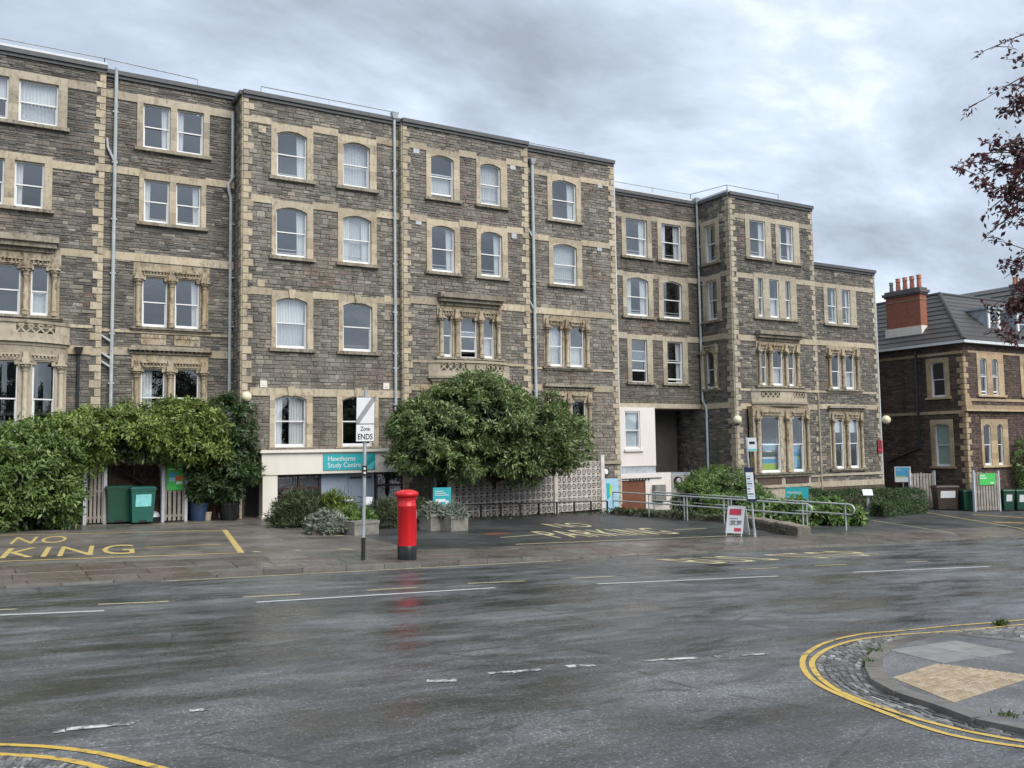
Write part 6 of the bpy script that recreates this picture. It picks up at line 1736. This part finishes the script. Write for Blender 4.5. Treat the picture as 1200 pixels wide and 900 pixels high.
# ---- equipment pole in the tree
p = fore_px(506, 609); s = m_per_px(p)
EP = thing('equipment_pole', p, 'dark pole with white box and two aerial rods rising through the tree', 'pole')
fr = Loc(p, .4); MB(fr).tube([(0,0,-.1), (0,0,(609-497)*s)], .10, 10).build('pole', 'black_metal', EP, True)
MB(fr).tube([(0,0,(609-497)*s), (0,0,(609-489)*s)], .03, 8).build('mast', 'galvanised_dull', EP); MB(fr).box(-.12, .12, -.08, .1, (609-489)*s, (609-479.5)*s).build('box', 'sign_white', EP)
for u in (-.08, .08): MB(fr).tube([(u,0,(609-479.5)*s), (u,0,(609-469.5)*s)], .018, 6).build('aerial', 'sign_white', EP)
# ---- planters and pots
def trough(px, py, w, d_, h, label, yaw=.3, mat='concrete_grey'):
    p = fore_px(px, py); T = thing('stone_trough', p, label, 'planter'); fr = Loc(p, yaw); t = .07
    mb = MB(fr)
    for (a, c, e, g) in ((-w/2, w/2, d_/2-t, d_/2), (-w/2, w/2, -d_/2, -d_/2+t), (-w/2, -w/2+t, -d_/2+t, d_/2-t), (w/2-t, w/2, -d_/2+t, d_/2-t)): mb.box(a, c, e, g, -.05, h)
    mb.box(-w/2-.02, w/2+.02, d_/2, d_/2+.025, h-.09, h); mb.build('trough', mat, T); MB(fr).box(-w/2+t, w/2-t, -d_/2+t, d_/2-t, 0, h-.06).build('soil', 'soil', T)
    return p
TR = [trough(424, 626, .95, .5, .42, 'low concrete trough at the end of the herb bed by the sign pole'), trough(378, 626, .9, .5, .34, 'low stone trough half hidden by silver foliage', .2, 'stone_garden'),
      trough(508, 621, .75, .55, .55, 'stone trough with silver foliage under the teal notice'), trough(532, 621.5, .8, .55, .5, 'stone trough with silver foliage beside the block wall', .3)]
def pot(px, py, r_, h, mat, label):
    p = fore_px(px, py); T = thing('plant_pot', p, label, 'pot')
    MB().lathe(p[0], p[1], [(r_*.78, p[2]), (r_*.95, p[2]+h*.5), (r_, p[2]+h*.85), (r_*1.1, p[2]+h*.87), (r_*1.1, p[2]+h), (r_*.9, p[2]+h), (r_*.88, p[2]+h*.9)], 16).build('pot', mat, T, True); MB().lathe(p[0], p[1], [(r_*.9, p[2]+h*.86), (.01, p[2]+h*.9)], 12).build('soil', 'soil', T)
    return p
PT = [pot(232, 610, .33, .62, 'pot_blue', 'glazed blue plant pot beside the slatted fence'), pot(268, 609.5, .36, .62, 'gloss_black', 'black plant pot by the cream pier'), pot(243, 610, .14, .30, 'bath_stone_grey', 'small pale pot beside the blue pot')]
p = fore_px(179, 612.5); SB = thing('kettle_grill', p, 'small grey dome on the ground beside the green bins', 'dome')
MB().lathe(p[0], p[1], [(.16, p[2]), (.20, p[2]+.16), (.22, p[2]+.2)], 14).build('bowl', 'black_metal', SB, True); MB().lathe(p[0], p[1], [(.23, p[2]+.2), (.19, p[2]+.32), (.08, p[2]+.39), (.01, p[2]+.4)], 14).build('lid', 'galvanised_dull', SB, True)
# brown door and pale pillars behind the pots
mb = thing('garden_gate', (7.6, 34.5, zf(7.6,34.5)), 'brown boarded gate in the shade behind the plant pots', 'gate')
g0, g1 = at_y(232, 590, 34.5)[0], at_y(253, 590, 34.5)[0]
for k in range(6): MB().box(g0+(g1-g0)*k/6, g0+(g1-g0)*(k+.96)/6, 34.46, 34.5, zf(g0,34.5)-.05, zf(g0,34.5)+2.0).build('plank', 'door_brown', mb)
MB().box(g1+.05, g1+.3, 34.4, 34.7, zf(g1,34.5)-.1, zf(g1,34.5)+2.3).build('gate_pier', 'cream_render', mb)
for zz in (.4, 1.6): MB().box(g0+.05, g1-.02, 34.501, 34.54, zf(g0,34.5)+zz-.05, zf(g0,34.5)+zz+.05).build('ledge', 'door_brown', mb)
# ---- bicycle parked by the door
p = fore_px(414, 617); BK = thing('bicycle', p, 'bicycle with white covered saddle parked by the blue grey doors', 'bicycle')
fr = Loc(p, .15)
for u in (-.5, .5):
    ring = [(u+.33*math.cos(a), 0, .34+.33*math.sin(a)) for a in np.linspace(0, 2*math.pi, 25)[:-1]]
    wh = MB(fr).tube(ring, .02, 6, True).build('tyre', 'tyre', BK)
    sp = MB(fr)
    for a in np.linspace(0, math.pi, 7)[:-1]: sp.tube([(u+.32*math.cos(a), 0, .34+.32*math.sin(a)), (u-.32*math.cos(a), 0, .34-.32*math.sin(a))], .004, 3)
    sp.build('wheel_spokes', 'galvanised', BK)
mb = MB(fr)
for a, c in (((-.5,0,.34), (-.08,0,.32)), ((-.08,0,.32), (-.2,0,.85)), ((-.2,0,.8), (.36,0,.82)), ((-.08,0,.32), (.38,0,.74)), ((-.5,0,.34), (-.19,0,.76)), ((.5,0,.34), (.34,0,.95))): mb.tube([a, c], .018, 6)
mb.build('frame', 'gloss_black', BK)
MB(fr).tube([(.34,-.28,1.0), (.36,0,.97), (.34,.28,1.0)], .014, 6).build('handlebar', 'black_metal', BK); MB(fr).prism([(-.36,-.08,.87), (.0,-.03,.87), (.0,.03,.87), (-.36,.08,.87)], [(-.38,-.11,.95), (.0,-.04,.93), (.0,.04,.93), (-.38,.11,.95)]).build('saddle', 'sign_white', BK)
mb = MB(fr); mb.prism([(.38,-.16,.72), (.62,-.16,.72), (.62,.16,.72), (.38,.16,.72)], [(.36,-.18,.98), (.66,-.18,.98), (.66,.18,.98), (.36,.18,.98)]); mb.build('basket', 'sign_white', BK)
# ------------------------------------------------------------------ vegetation
def leaf_mat(name, stops, rough=.4, trans=.25):
    m = Mt(name)
    c = m.ramp(m.rand(), stops)
    big = m.noise(1.9, 3)
    c = m.mix(.8, c, m.ramp(big, [(.3, .6), (.7, 1.45)]), 'MULTIPLY')
    m.base(c).rough(rough).spec(.4)
    tr = m.n.new('ShaderNodeBsdfTranslucent'); m.l.new(c, tr.inputs['Color'])
    mx = m.n.new('ShaderNodeMixShader'); mx.inputs[0].default_value = trans
    m.l.new(m.b.outputs[0], mx.inputs[1]); m.l.new(tr.outputs[0], mx.inputs[2]); m.l.new(mx.outputs[0], m.out.inputs['Surface'])
leaf_mat('leaf_evergreen', [(0, (.052,.086,.028)), (.4, (.112,.17,.055)), (.75, (.195,.265,.09)), (1, (.35,.40,.19))], .33)
leaf_mat('leaf_shrub', [(0, (.045,.085,.022)), (.4, (.095,.165,.042)), (.75, (.165,.25,.068)), (1, (.28,.35,.13))], .36)
leaf_mat('leaf_yellowgreen', [(0, (.06,.10,.022)), (.4, (.135,.20,.044)), (.8, (.235,.305,.075)), (1, (.33,.385,.13))], .36)
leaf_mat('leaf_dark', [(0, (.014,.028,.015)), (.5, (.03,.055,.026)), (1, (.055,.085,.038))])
leaf_mat('leaf_fresh', [(0, (.06,.12,.03)), (.5, (.125,.22,.06)), (1, (.25,.35,.11))], .36)
leaf_mat('leaf_hedge', [(0, (.028,.058,.018)), (.6, (.055,.105,.034)), (1, (.10,.15,.055))])
leaf_mat('leaf_silver', [(0, (.14,.17,.13)), (.5, (.23,.26,.21)), (1, (.33,.36,.30))], .7)
leaf_mat('leaf_lavender', [(0, (.045,.065,.03)), (.5, (.09,.115,.055)), (1, (.15,.17,.08))], .7)
leaf_mat('leaf_purple', [(0, (.05,.02,.025)), (.5, (.10,.035,.042)), (.85, (.16,.055,.06)), (1, (.11,.10,.06))], .5, .4)
leaf_mat('grass_weed', [(0, (.05,.10,.02)), (1, (.14,.20,.05))], .6)
simple('bark', (0.055,0.045,0.036), .9, var=.35, scale=12)

def leaves_mesh(name, mat, cen, nrm, per, size, width=.32, spread=.9, droop=.15, seed=0, jitter=.06):
    """rosettes of pointed leaves: cen, nrm arrays (N,3); per leaves each"""
    g = np.random.default_rng(seed); N = len(cen)*per
    C = np.repeat(cen, per, 0); Nn = np.repeat(nrm, per, 0)
    rv = g.normal(size=(N, 3)); rv -= (rv*Nn).sum(1, keepdims=True)*Nn*.6
    D = rv/np.linalg.norm(rv, axis=1, keepdims=True)*spread + Nn*g.uniform(.1, .9, (N, 1)); D[:,2] -= droop
    D /= np.linalg.norm(D, axis=1, keepdims=True)
    S = np.cross(D, Nn+g.normal(scale=.35, size=(N, 3))); S /= np.linalg.norm(S, axis=1, keepdims=True)+1e-9
    L = size*g.uniform(.5, 1.35, (N, 1)); Wd = L*width*.5
    B = C+g.normal(scale=jitter, size=(N, 3))
    up = np.cross(S, D)
    tip = B+D*L-np.array([0,0,1.0])*L*droop*.5
    V = np.empty((N, 4, 3)); V[:,0] = B; V[:,1] = B+D*L*.5+S*Wd+up*L*.05; V[:,2] = tip; V[:,3] = B+D*L*.5-S*Wd+up*L*.05
    me = bpy.data.meshes.new(name)
    me.vertices.add(N*4); me.vertices.foreach_set('co', V.reshape(-1).astype(np.float32))
    me.loops.add(N*4); me.loops.foreach_set('vertex_index', np.arange(N*4, dtype=np.int32))
    me.polygons.add(N); me.polygons.foreach_set('loop_start', np.arange(0, N*4, 4, dtype=np.int32))
    try: me.polygons.foreach_set('loop_total', np.full(N, 4, dtype=np.int32))
    except Exception: pass
    me.update(calc_edges=True); me.materials.append(MATS[mat]); return me
def crown_points(lobes, n, seed=0, shell=(.80, 1.03), lumpy=.16, floor=None, hollow=True):
    """points on the outer skin of a union of ellipsoids, with lumps and gaps"""
    g = np.random.default_rng(seed); lob = np.array(lobes, float)
    area = (lob[:,3]*lob[:,4]+lob[:,4]*lob[:,5]+lob[:,3]*lob[:,5]); k = g.choice(len(lob), n, p=area/area.sum())
    d = g.normal(size=(n, 3)); d /= np.linalg.norm(d, axis=1, keepdims=True)
    ph = g.uniform(0, 6.28, (6, 3)); fq = g.uniform(2.5, 6.5, (6, 3))
    lump = sum(np.sin((d*fq[i]).sum(1)*1.7+ph[i, 0]+k*1.3) for i in range(6))/6
    rr = g.uniform(*shell, n)*(1+lumpy*lump*1.6)
    P = lob[k,:3]+d*lob[k,3:]*rr[:,None]
    keep = np.ones(n, bool)
    if hollow:
        for j in range(len(lob)):
            q = (((P-lob[j,:3])/lob[j,3:])**2).sum(1)
            keep &= ~((q < .45) & (k != j))
    keep &= lump > -.52
    if floor is not None: keep &= P[:,2] > floor
    nr = d/lob[k,3:]; nr /= np.linalg.norm(nr, axis=1, keepdims=True); nr[:,2] += .35; nr /= np.linalg.norm(nr, axis=1, keepdims=True)
    return P[keep], nr[keep]
def crown_clumps(lobes, nclump, m_, cr, seed=0, lumpy=.16, floor=None):
    """cushions of foliage over the crown: each clump is a rounded boss of rosettes, lit on top and open below"""
    g = np.random.default_rng(seed+100)
    C, N = crown_points(lobes, nclump, seed, (.84, 1.0), lumpy, floor)
    k = len(C); r_ = cr*g.uniform(.45, 1.4, k)
    P = np.repeat(C, m_, 0); Nn = np.repeat(N, m_, 0); R = np.repeat(r_, m_)
    d = g.normal(size=(k*m_, 3)); d /= np.linalg.norm(d, axis=1, keepdims=True)
    d = d+Nn*.55+np.array([0, 0, .45]); d /= np.linalg.norm(d, axis=1, keepdims=True)
    P = P+d*(R*g.uniform(.75, 1.08, k*m_))[:,None]*np.array([1.15, 1.15, .8])
    return P, d
def branch(mb, a, c, r0, r1, bend=.15, seed=0, n=6):
    g = random.Random(seed); a, c = np.array(a, float), np.array(c, float)
    L = np.linalg.norm(c-a); off = np.array([g.uniform(-1, 1), g.uniform(-1, 1), g.uniform(-.3, .6)])*bend*L
    pts = [tuple(a+(c-a)*t+off*math.sin(t*math.pi)) for t in np.linspace(0, 1, n)]
    mb.tube(pts, [r0+(r1-r0)*t for t in np.linspace(0, 1, n)], 7)
def tree(name, base, lobes, n, per, size, mat, label, cat='tree', trunk=.14, seed=0, group=None, width=.32, spread=.9, droop=.15, inner=True, shell=(.80, 1.03), lumpy=.16, floor=None, limbs=True, clump=None):
    T = thing(name, base, label, cat, group)
    if clump: P, Nn = crown_clumps(lobes, n//clump[0], clump[0], clump[1], seed, lumpy, floor)
    else: P, Nn = crown_points(lobes, n, seed, shell, lumpy, floor)
    put('crown', leaves_mesh('crown', mat, P, Nn, per, size, width, spread, droop, seed), T)
    if inner:                                                     # sparse inner leaves, the shade in the crown's heart put into their colour
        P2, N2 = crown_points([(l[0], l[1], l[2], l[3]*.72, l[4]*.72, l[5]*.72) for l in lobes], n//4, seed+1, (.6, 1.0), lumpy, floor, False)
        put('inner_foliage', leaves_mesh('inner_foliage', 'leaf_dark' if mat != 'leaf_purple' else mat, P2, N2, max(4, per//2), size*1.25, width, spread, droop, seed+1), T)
    if limbs:
        mb = MB(); b0 = np.array(base, float); lob = np.array(lobes)
        c0 = lob[:,:3].mean(0); fork = b0+(c0-b0)*.45; fork[:2] = b0[:2]*.6+c0[:2]*.4
        branch(mb, b0-np.array([0,0,.15]), fork, trunk, trunk*.75, .06, seed)
        for i, l in enumerate(lobes): branch(mb, fork, (l[0], l[1], l[2]+l[5]*.2), trunk*.6, trunk*.15, .12, seed+i)
        mb.build('trunk', 'bark', T, True)
    return T
def lobe(px, py, Y, rx, ry, rz):
    p = at_y(px, py, Y); s = m_per_px(p); return (p[0], p[1], p[2], rx*s, ry, rz*s)

# central evergreen tree
b = fore_px(604, 605)
CT = [lobe(560,488,31.0,54,1.7,36), lobe(612,502,31.0,54,1.8,38), lobe(512,508,30.8,38,1.4,30), lobe(650,524,31.3,30,1.3,22), lobe(486,530,30.6,15,.8,13), lobe(590,537,30.8,52,1.3,14), lobe(540,540,30.6,30,1.1,16), lobe(572,466,31.2,33,1.3,18), lobe(640,536,31.2,26,1.1,13), lobe(525,480,31,32,1.2,19), lobe(498,498,30.6,26,1.1,17), lobe(640,505,31,30,1.2,19), lobe(618,552,30.9,24,.8,10)]
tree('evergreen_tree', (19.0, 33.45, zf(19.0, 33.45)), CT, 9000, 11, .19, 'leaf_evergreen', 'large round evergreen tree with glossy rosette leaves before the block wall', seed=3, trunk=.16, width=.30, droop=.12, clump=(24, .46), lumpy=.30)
# left shrubs
b = fore_px(40, 618)
LS = [lobe(15,560,31.3,50,1.4,46), lobe(62,578,31.2,20,1.0,34), lobe(-40,560,31.3,55,1.5,50), lobe(40,528,31.8,46,1.3,26), lobe(48,602,30.9,28,.8,12), lobe(5,600,30.9,40,.8,20)]
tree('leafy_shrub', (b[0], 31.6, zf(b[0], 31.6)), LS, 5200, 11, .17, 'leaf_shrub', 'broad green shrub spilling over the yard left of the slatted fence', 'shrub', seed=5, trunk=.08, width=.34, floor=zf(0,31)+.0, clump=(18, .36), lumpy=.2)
b = fore_px(150, 612)
LT_ = [lobe(120,508,32.6,55,1.2,22), lobe(175,503,32.6,55,1.2,24), lobe(215,498,32.5,40,1.2,22), lobe(150,524,32.4,45,1.0,13), lobe(205,522,32.3,42,1.0,13), lobe(85,520,32.4,40,1.2,24), lobe(235,520,32.3,28,1.0,22)]
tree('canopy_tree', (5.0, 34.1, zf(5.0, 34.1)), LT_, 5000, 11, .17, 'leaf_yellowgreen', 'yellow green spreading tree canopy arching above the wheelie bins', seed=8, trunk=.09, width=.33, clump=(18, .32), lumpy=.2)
LD = [lobe(265,500,33.0,30,.9,34), lobe(278,535,33.0,22,.8,34), lobe(250,545,33.0,24,.8,30), lobe(240,565,33.0,20,.7,18)]
b = fore_px(258, 610)
tree('evergreen_shrub', (b[0], 33.5, zf(b[0], 33.5)), LD, 2000, 11, .16, 'leaf_hedge', 'dark green evergreen shrub against the corner of the brown block', 'shrub', seed=9, trunk=.06, clump=(14, .28))
for pt_, sd in ((PT[0], 1), (PT[1], 2)):
    l = [(pt_[0], pt_[1], pt_[2]+1.05, .45, .4, .45)]
    tree('potted_plant', (pt_[0], pt_[1], pt_[2]+.55), l, 110, 9, .2, 'leaf_hedge', ('leafy plant growing in the blue pot', 'leafy plant growing in the black pot')[sd-1], 'plant', trunk=.02, seed=20+sd, inner=False)
# right: clipped bush, laurel, low hedge
b = fore_px(842, 603)
RB = [lobe(842,580,30.6,44,1.5,30), lobe(815,588,30.4,26,1.2,22), lobe(872,590,30.2,26,1.2,22), lobe(888,598,29.6,18,1.0,14)]
tree('clipped_bush', (b[0], 30.8, zf(b[0], 30.8)), RB, 4200, 11, .12, 'leaf_fresh', 'rounded bright green bush behind the handrail', 'bush', seed=12, trunk=.08, lumpy=.12, floor=zf(30,30), clump=(14, .26))
LR = [lobe(930,604,25.6,34,.8,18), lobe(970,604,25.2,30,.8,18), lobe(895,604,26.4,24,.8,16), lobe(992,608,24.8,14,.7,14)]
b = fore_px(940, 616)
tree('laurel_shrub', (LR[0][0], LR[0][1], zf(LR[0][0], LR[0][1])), LR, 900, 11, .26, 'leaf_fresh', 'glossy broad leaved laurel behind the looped handrail', 'shrub', seed=13, trunk=.05, width=.42, lumpy=.1, floor=zf(29,25))
def hedge(path, h, w, n, mat, label, seed=0, size=.09):
    g = np.random.default_rng(seed); P = []; Nn = []
    T = thing('low_hedge', (path[0][0], path[0][1], zf(*path[0][:2])), label, 'hedge')
    core = MB()
    for a, c in zip(path[:-1], path[1:]):
        a, c = np.array(a[:2]), np.array(c[:2]); t = (c-a)/np.hypot(*(c-a)); nn = np.array([-t[1], t[0]])
        k = int(n*np.hypot(*(c-a))); u = g.uniform(0, 1, k); v = g.uniform(-1, 1, k); side = g.random(k)
        xy = a+(c-a)*u[:,None]; top = side < .4
        off = np.where(top, v, np.sign(v))*w/2*(1+g.normal(scale=.06, size=k)); z = np.where(top, h, g.uniform(.0, 1, k)*h)*(1+g.normal(scale=.05, size=k)+.06*np.sin(u*np.hypot(*(c-a))*2.1))
        xy = xy+nn*off[:,None]
        P.append(np.column_stack([xy, [zf(p[0], p[1])+q for p, q in zip(xy, z)]]))
        N1 = np.where(top[:,None], np.array([[0,0,1.0]]), np.column_stack([nn[0]*np.sign(v), nn[1]*np.sign(v), np.full(k, .3)])); Nn.append(N1/np.linalg.norm(N1, axis=1, keepdims=True))
        fr = Loc((a[0], a[1], 0), math.atan2(c[1]-a[1], c[0]-a[0])); L_ = float(np.hypot(*(c-a)))
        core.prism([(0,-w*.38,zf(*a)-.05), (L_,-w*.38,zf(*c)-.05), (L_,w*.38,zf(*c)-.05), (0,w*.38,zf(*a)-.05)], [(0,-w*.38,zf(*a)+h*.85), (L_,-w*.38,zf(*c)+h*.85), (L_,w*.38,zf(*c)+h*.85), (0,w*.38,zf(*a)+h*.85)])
    put('foliage', leaves_mesh('foliage', mat, np.vstack(P), np.vstack(Nn), 7, size, .4, .8, .05, seed), T); core.build('dark_core', 'leaf_dark', T)  # solid dark core, the hedge's inner shade put into its colour
hb = [fore_px(950,603), fore_px(1012,608), fore_px(1078,601)]
hedge([(33.0, 29.6), (38.0, 29.2), (42.5, 29.9)], 1.05, .9, 420, 'leaf_hedge', 'trimmed dark green hedge in front of the corner villa plinth', 14)
hedge([fore_px(1028,606)[:2], fore_px(1078,600)[:2]], .55, .6, 380, 'leaf_hedge', 'low rough hedge above stones at the drive', 15)
# herb beds
def tuft(px, py, n, h, r_, mat, label, size, seed, per=9, width=.12, name='herb_clump', up=.9):
    p = fore_px(px, py); g = np.random.default_rng(seed)
    T = thing(name, p, label, 'plant')
    d = g.normal(size=(n, 3)); d[:,2] = np.abs(d[:,2])*up+.15; d /= np.linalg.norm(d, axis=1, keepdims=True)
    rr = g.uniform(.55, 1.0, n)[:,None]
    P = p+d*rr*np.array([r_, r_*.7, h]); Nn = d.copy(); Nn[:,2] += .5; Nn /= np.linalg.norm(Nn, axis=1, keepdims=True)
    put('foliage', leaves_mesh('foliage', mat, P, Nn, per, size, width, .55, .02, seed, .03), T)
    q = MB()
    for k in range(12): q.tube([tuple(p+np.array([0,0,-.03])), tuple(p+d[k]*.7*np.array([r_, r_*.7, h]))], [.012, .005], 4)
    q.build('stems', 'bark', T)
tuft(352, 617, 900, 1.25, 1.15, 'leaf_lavender', 'large grey green lavender bush before the leaded window', .22, 31)
tuft(392, 617, 500, 1.15, .85, 'leaf_yellowgreen', 'tall yellow green herb bush in the bed by the doors', .24, 32)
tuft(382, 626, 420, .75, .75, 'leaf_silver', 'silver leaved shrub spilling from the low stone trough', .14, 33, width=.3)
tuft(415, 622, 420, .75, .7, 'leaf_fresh', 'fresh green leafy clump behind the concrete trough', .22, 34, width=.18)
tuft(452, 618, 420, .95, .8, 'leaf_lavender', 'grey green herbs in the bed behind the pillar box', .2, 35)
tuft(457, 612, 250, .9, .5, 'leaf_silver', 'pale silver shrub beside the pillar box bed', .14, 36, width=.3)
tuft(487, 612, 380, .9, .75, 'leaf_lavender', 'dry grey herbs between the pillar box and stone troughs', .2, 37)
for (px, py, sd) in ((508,621,38), (532,621.5,39)):
    p = fore_px(px, py); g = np.random.default_rng(sd); n = 260
    T = thing('trough_plant', p+np.array([0,0,.48]), ('silver foliage plant in the trough under the teal notice', 'silver foliage plant in the trough beside the block wall')[sd-38], 'plant')
    d = g.normal(size=(n, 3)); d[:,2] = np.abs(d[:,2]); d /= np.linalg.norm(d, axis=1, keepdims=True)
    P = p+np.array([0,0,.46])+d*g.uniform(.4, 1, n)[:,None]*np.array([.5, .35, .42])
    put('foliage', leaves_mesh('foliage', 'leaf_silver', P, d, 8, .13, .3, .6, .02, sd, .03), T)
# ivy and leaf litter at the bed edge, weeds on the corner
p = fore_px(740, 606)
for (px, py, sd, lb) in ((1028,768,41,'green weed tuft growing at the corner kerb by the worn paint'), (1181,846,42,'green weed growing from the kerb joint by the double lines'), (1172,733,43,'low weeds in the setts beside the double lines'), (1020,781,44,'small weed against the corner kerbstone')):
    p = on_plane(px, py, ROAD); g = np.random.default_rng(sd); n = 60
    T = thing('weed', p, lb, 'weed'); d = g.normal(size=(n, 3)); d[:,2] = np.abs(d[:,2])+.4; d /= np.linalg.norm(d, axis=1, keepdims=True)
    P = p+d*g.uniform(.1, 1, n)[:,None]*np.array([.11, .11, .045])*(1.0 if sd != 44 else .6); put('foliage', leaves_mesh('foliage', 'grass_weed', P, d, 5, .045, .25, .5, .0, sd, .012), T)
g = np.random.default_rng(50); n = 420
P = np.array([C_+(B_-C_)*t+np.array([g.normal(scale=.22), g.normal(scale=.12), 0]) for t in g.uniform(0, 1, n)]); P[:,2] = [zf(q[0], q[1])+.16 for q in P]
LI = tag(put('ground_ivy', leaves_mesh('ground_ivy', 'leaf_lavender', P, np.tile([[0,0,1.0]], (n, 1)), 5, .14, .5, .9, .1, 51)), 'low ivy and dead leaves along the car park edging', 'ivy', kind='stuff')
n = 500; P = np.array([wa+(wb-wa)*t for t in g.uniform(-.02, 1.02, n)]); P[:,1] -= np.abs(g.normal(scale=.7, size=n))+.1; P[:,2] = [zf(q[0], q[1])+.008 for q in P]
tag(put('leaf_litter', leaves_mesh('leaf_litter', 'leaf_lavender', P, np.tile([[0,0,1.0]], (n, 1)), 1, .10, .6, 1.0, .0, 52, .02)), 'scattered dead leaves on the tarmac along the block wall', 'leaves', kind='stuff')
# shrub over the far right bins
SR = [lobe(1205,540,29.5,24,1.0,26), lobe(1215,580,29.0,26,.9,24), lobe(1225,520,30,26,1,24)]
tree('leafy_shrub', (SR[0][0]+.6, SR[0][1]+.6, zf(SR[0][0], SR[0][1])), SR, 700, 11, .2, 'leaf_fresh', 'leafy green shrub hanging over the rightmost wheelie bin', 'shrub', seed=60, trunk=.06)
# copper-leaved tree on the near corner, its twigs reaching into view
tb = np.array([16.2, 4.4, zr(16.2, 4.4)+.08])
CTr = thing('copper_tree', tb, 'copper purple leaved tree with thin drooping twigs reaching over the corner', 'tree')
mb = MB(); g = random.Random(77)
hub = tb+np.array([0, .2, 3.2]); branch(mb, tb, hub, .2, .14, .03, 1)
P = []; Nn = []
def cp(px, py, dist):
    d = ray(px, py); return EYE+d*(dist/float(d @ _f))
tips = [(1160,50,12.5), (1150,110,12.0), (1120,185,11.8), (1170,165,12.2), (1165,215,12.0), (1182,130,12.6), (1190,200,12.4), (1163,260,12.2), (1185,300,12.4), (1150,275,12.8), (1168,362,12.6), (1185,345,12.3), (1192,385,12.5), (1180,245,12.8), (1215,90,13), (1225,190,13), (1220,270,12.7), (1215,345,12.6), (1230,320,13), (1240,400,13.2), (1250,240,13.4), (1250,130,13), (1230,30,13.4), (1270,330,13.5), (1290,200,14), (1300,80,14), (1320,300,14), (1350,180,14), (1340,380,14)]+[(px_, py_, 12.3+.1*(k_ % 4)) for k_, (px_, py_) in enumerate(((1135,200),(1146,172),(1156,192),(1180,176),(1195,156),(1175,226),(1190,250),(1160,238),(1196,285),(1176,318),(1190,328),(1160,352),(1152,384),(1176,376),(1196,362),(1182,396),(1188,110),(1196,70)))]
dens = [10, 16, 28, 26, 28, 24, 32, 14, 16, 4, 36, 40, 44]+[44]*16+[20]*18
forks = [cp(1290, 90, 13), cp(1290, 210, 13), cp(1300, 320, 13)]
for fk in forks: branch(mb, hub, fk, .10, .05, .10, g.randint(0, 999), 7)
for (px, py, ds), dn in zip(tips, dens):
    e = cp(px, py, ds); fk = min(forks, key=lambda q: np.linalg.norm(q-e))
    pts = []; side = np.array([g.uniform(-.2, .2), g.uniform(-.2, .2), g.uniform(.0, .35)])
    for t in np.linspace(0, 1, 9): pts.append(fk+(e-fk)*t+side*math.sin(t*math.pi)+np.array([0, 0, -.10*t*t]))
    mb.tube([tuple(q) for q in pts], [.022-.018*t for t in np.linspace(0, 1, 9)], 5)
    for k in range(9):
        t = g.uniform(.40, 1); j = min(int(t*8), 7); q = pts[j]+(pts[j+1]-pts[j])*(t*8-j)
        d = np.array([g.uniform(-1, 1), g.uniform(-1, 1), g.uniform(-.7, .5)])*g.uniform(.15, .42)
        mb.tube([tuple(q), tuple(q+d*.6+np.array([0,0,.03])), tuple(q+d)], [.007, .005, .003], 4)
        for i in range(max(1, dn//4)):
            f = g.uniform(.3, 1.05); P.append(q+d*f); v = np.array([g.uniform(-1,1), g.uniform(-1,1), g.uniform(-.3,1)]); Nn.append(v/np.linalg.norm(v))
mb.build('trunk', 'bark', CTr, True)
put('crown', leaves_mesh('crown', 'leaf_purple', np.array(P), np.array(Nn), 3, .078, .55, .9, .25, 78, .03), CTr)
# trees across the side street, behind the viewer, seen in the window panes
for k, (x, y, hgt, w) in enumerate(((-9, -14, 9, 4.5), (13, -16, 10, 5), (27, -9, 8, 4), (-22, -6, 8, 4.5), (40, -8, 9, 4.5), (2, -26, 9, 5), (54, -6, 8, 4.5))):
    z = zr(x, y); l = [(x, y, z+hgt*.62, w, w*.8, hgt*.36), (x-w*.5, y+.5, z+hgt*.5, w*.6, w*.6, hgt*.25), (x+w*.5, y, z+hgt*.5, w*.6, w*.6, hgt*.25)]
    tree('street_tree', (x, y, z), l, 700, 8, .75, 'leaf_dark', 'broad leafy street tree on the opposite side of the road from the villas', 'tree', trunk=.25, seed=90+k, group='street trees across the road', inner=False, width=.5)
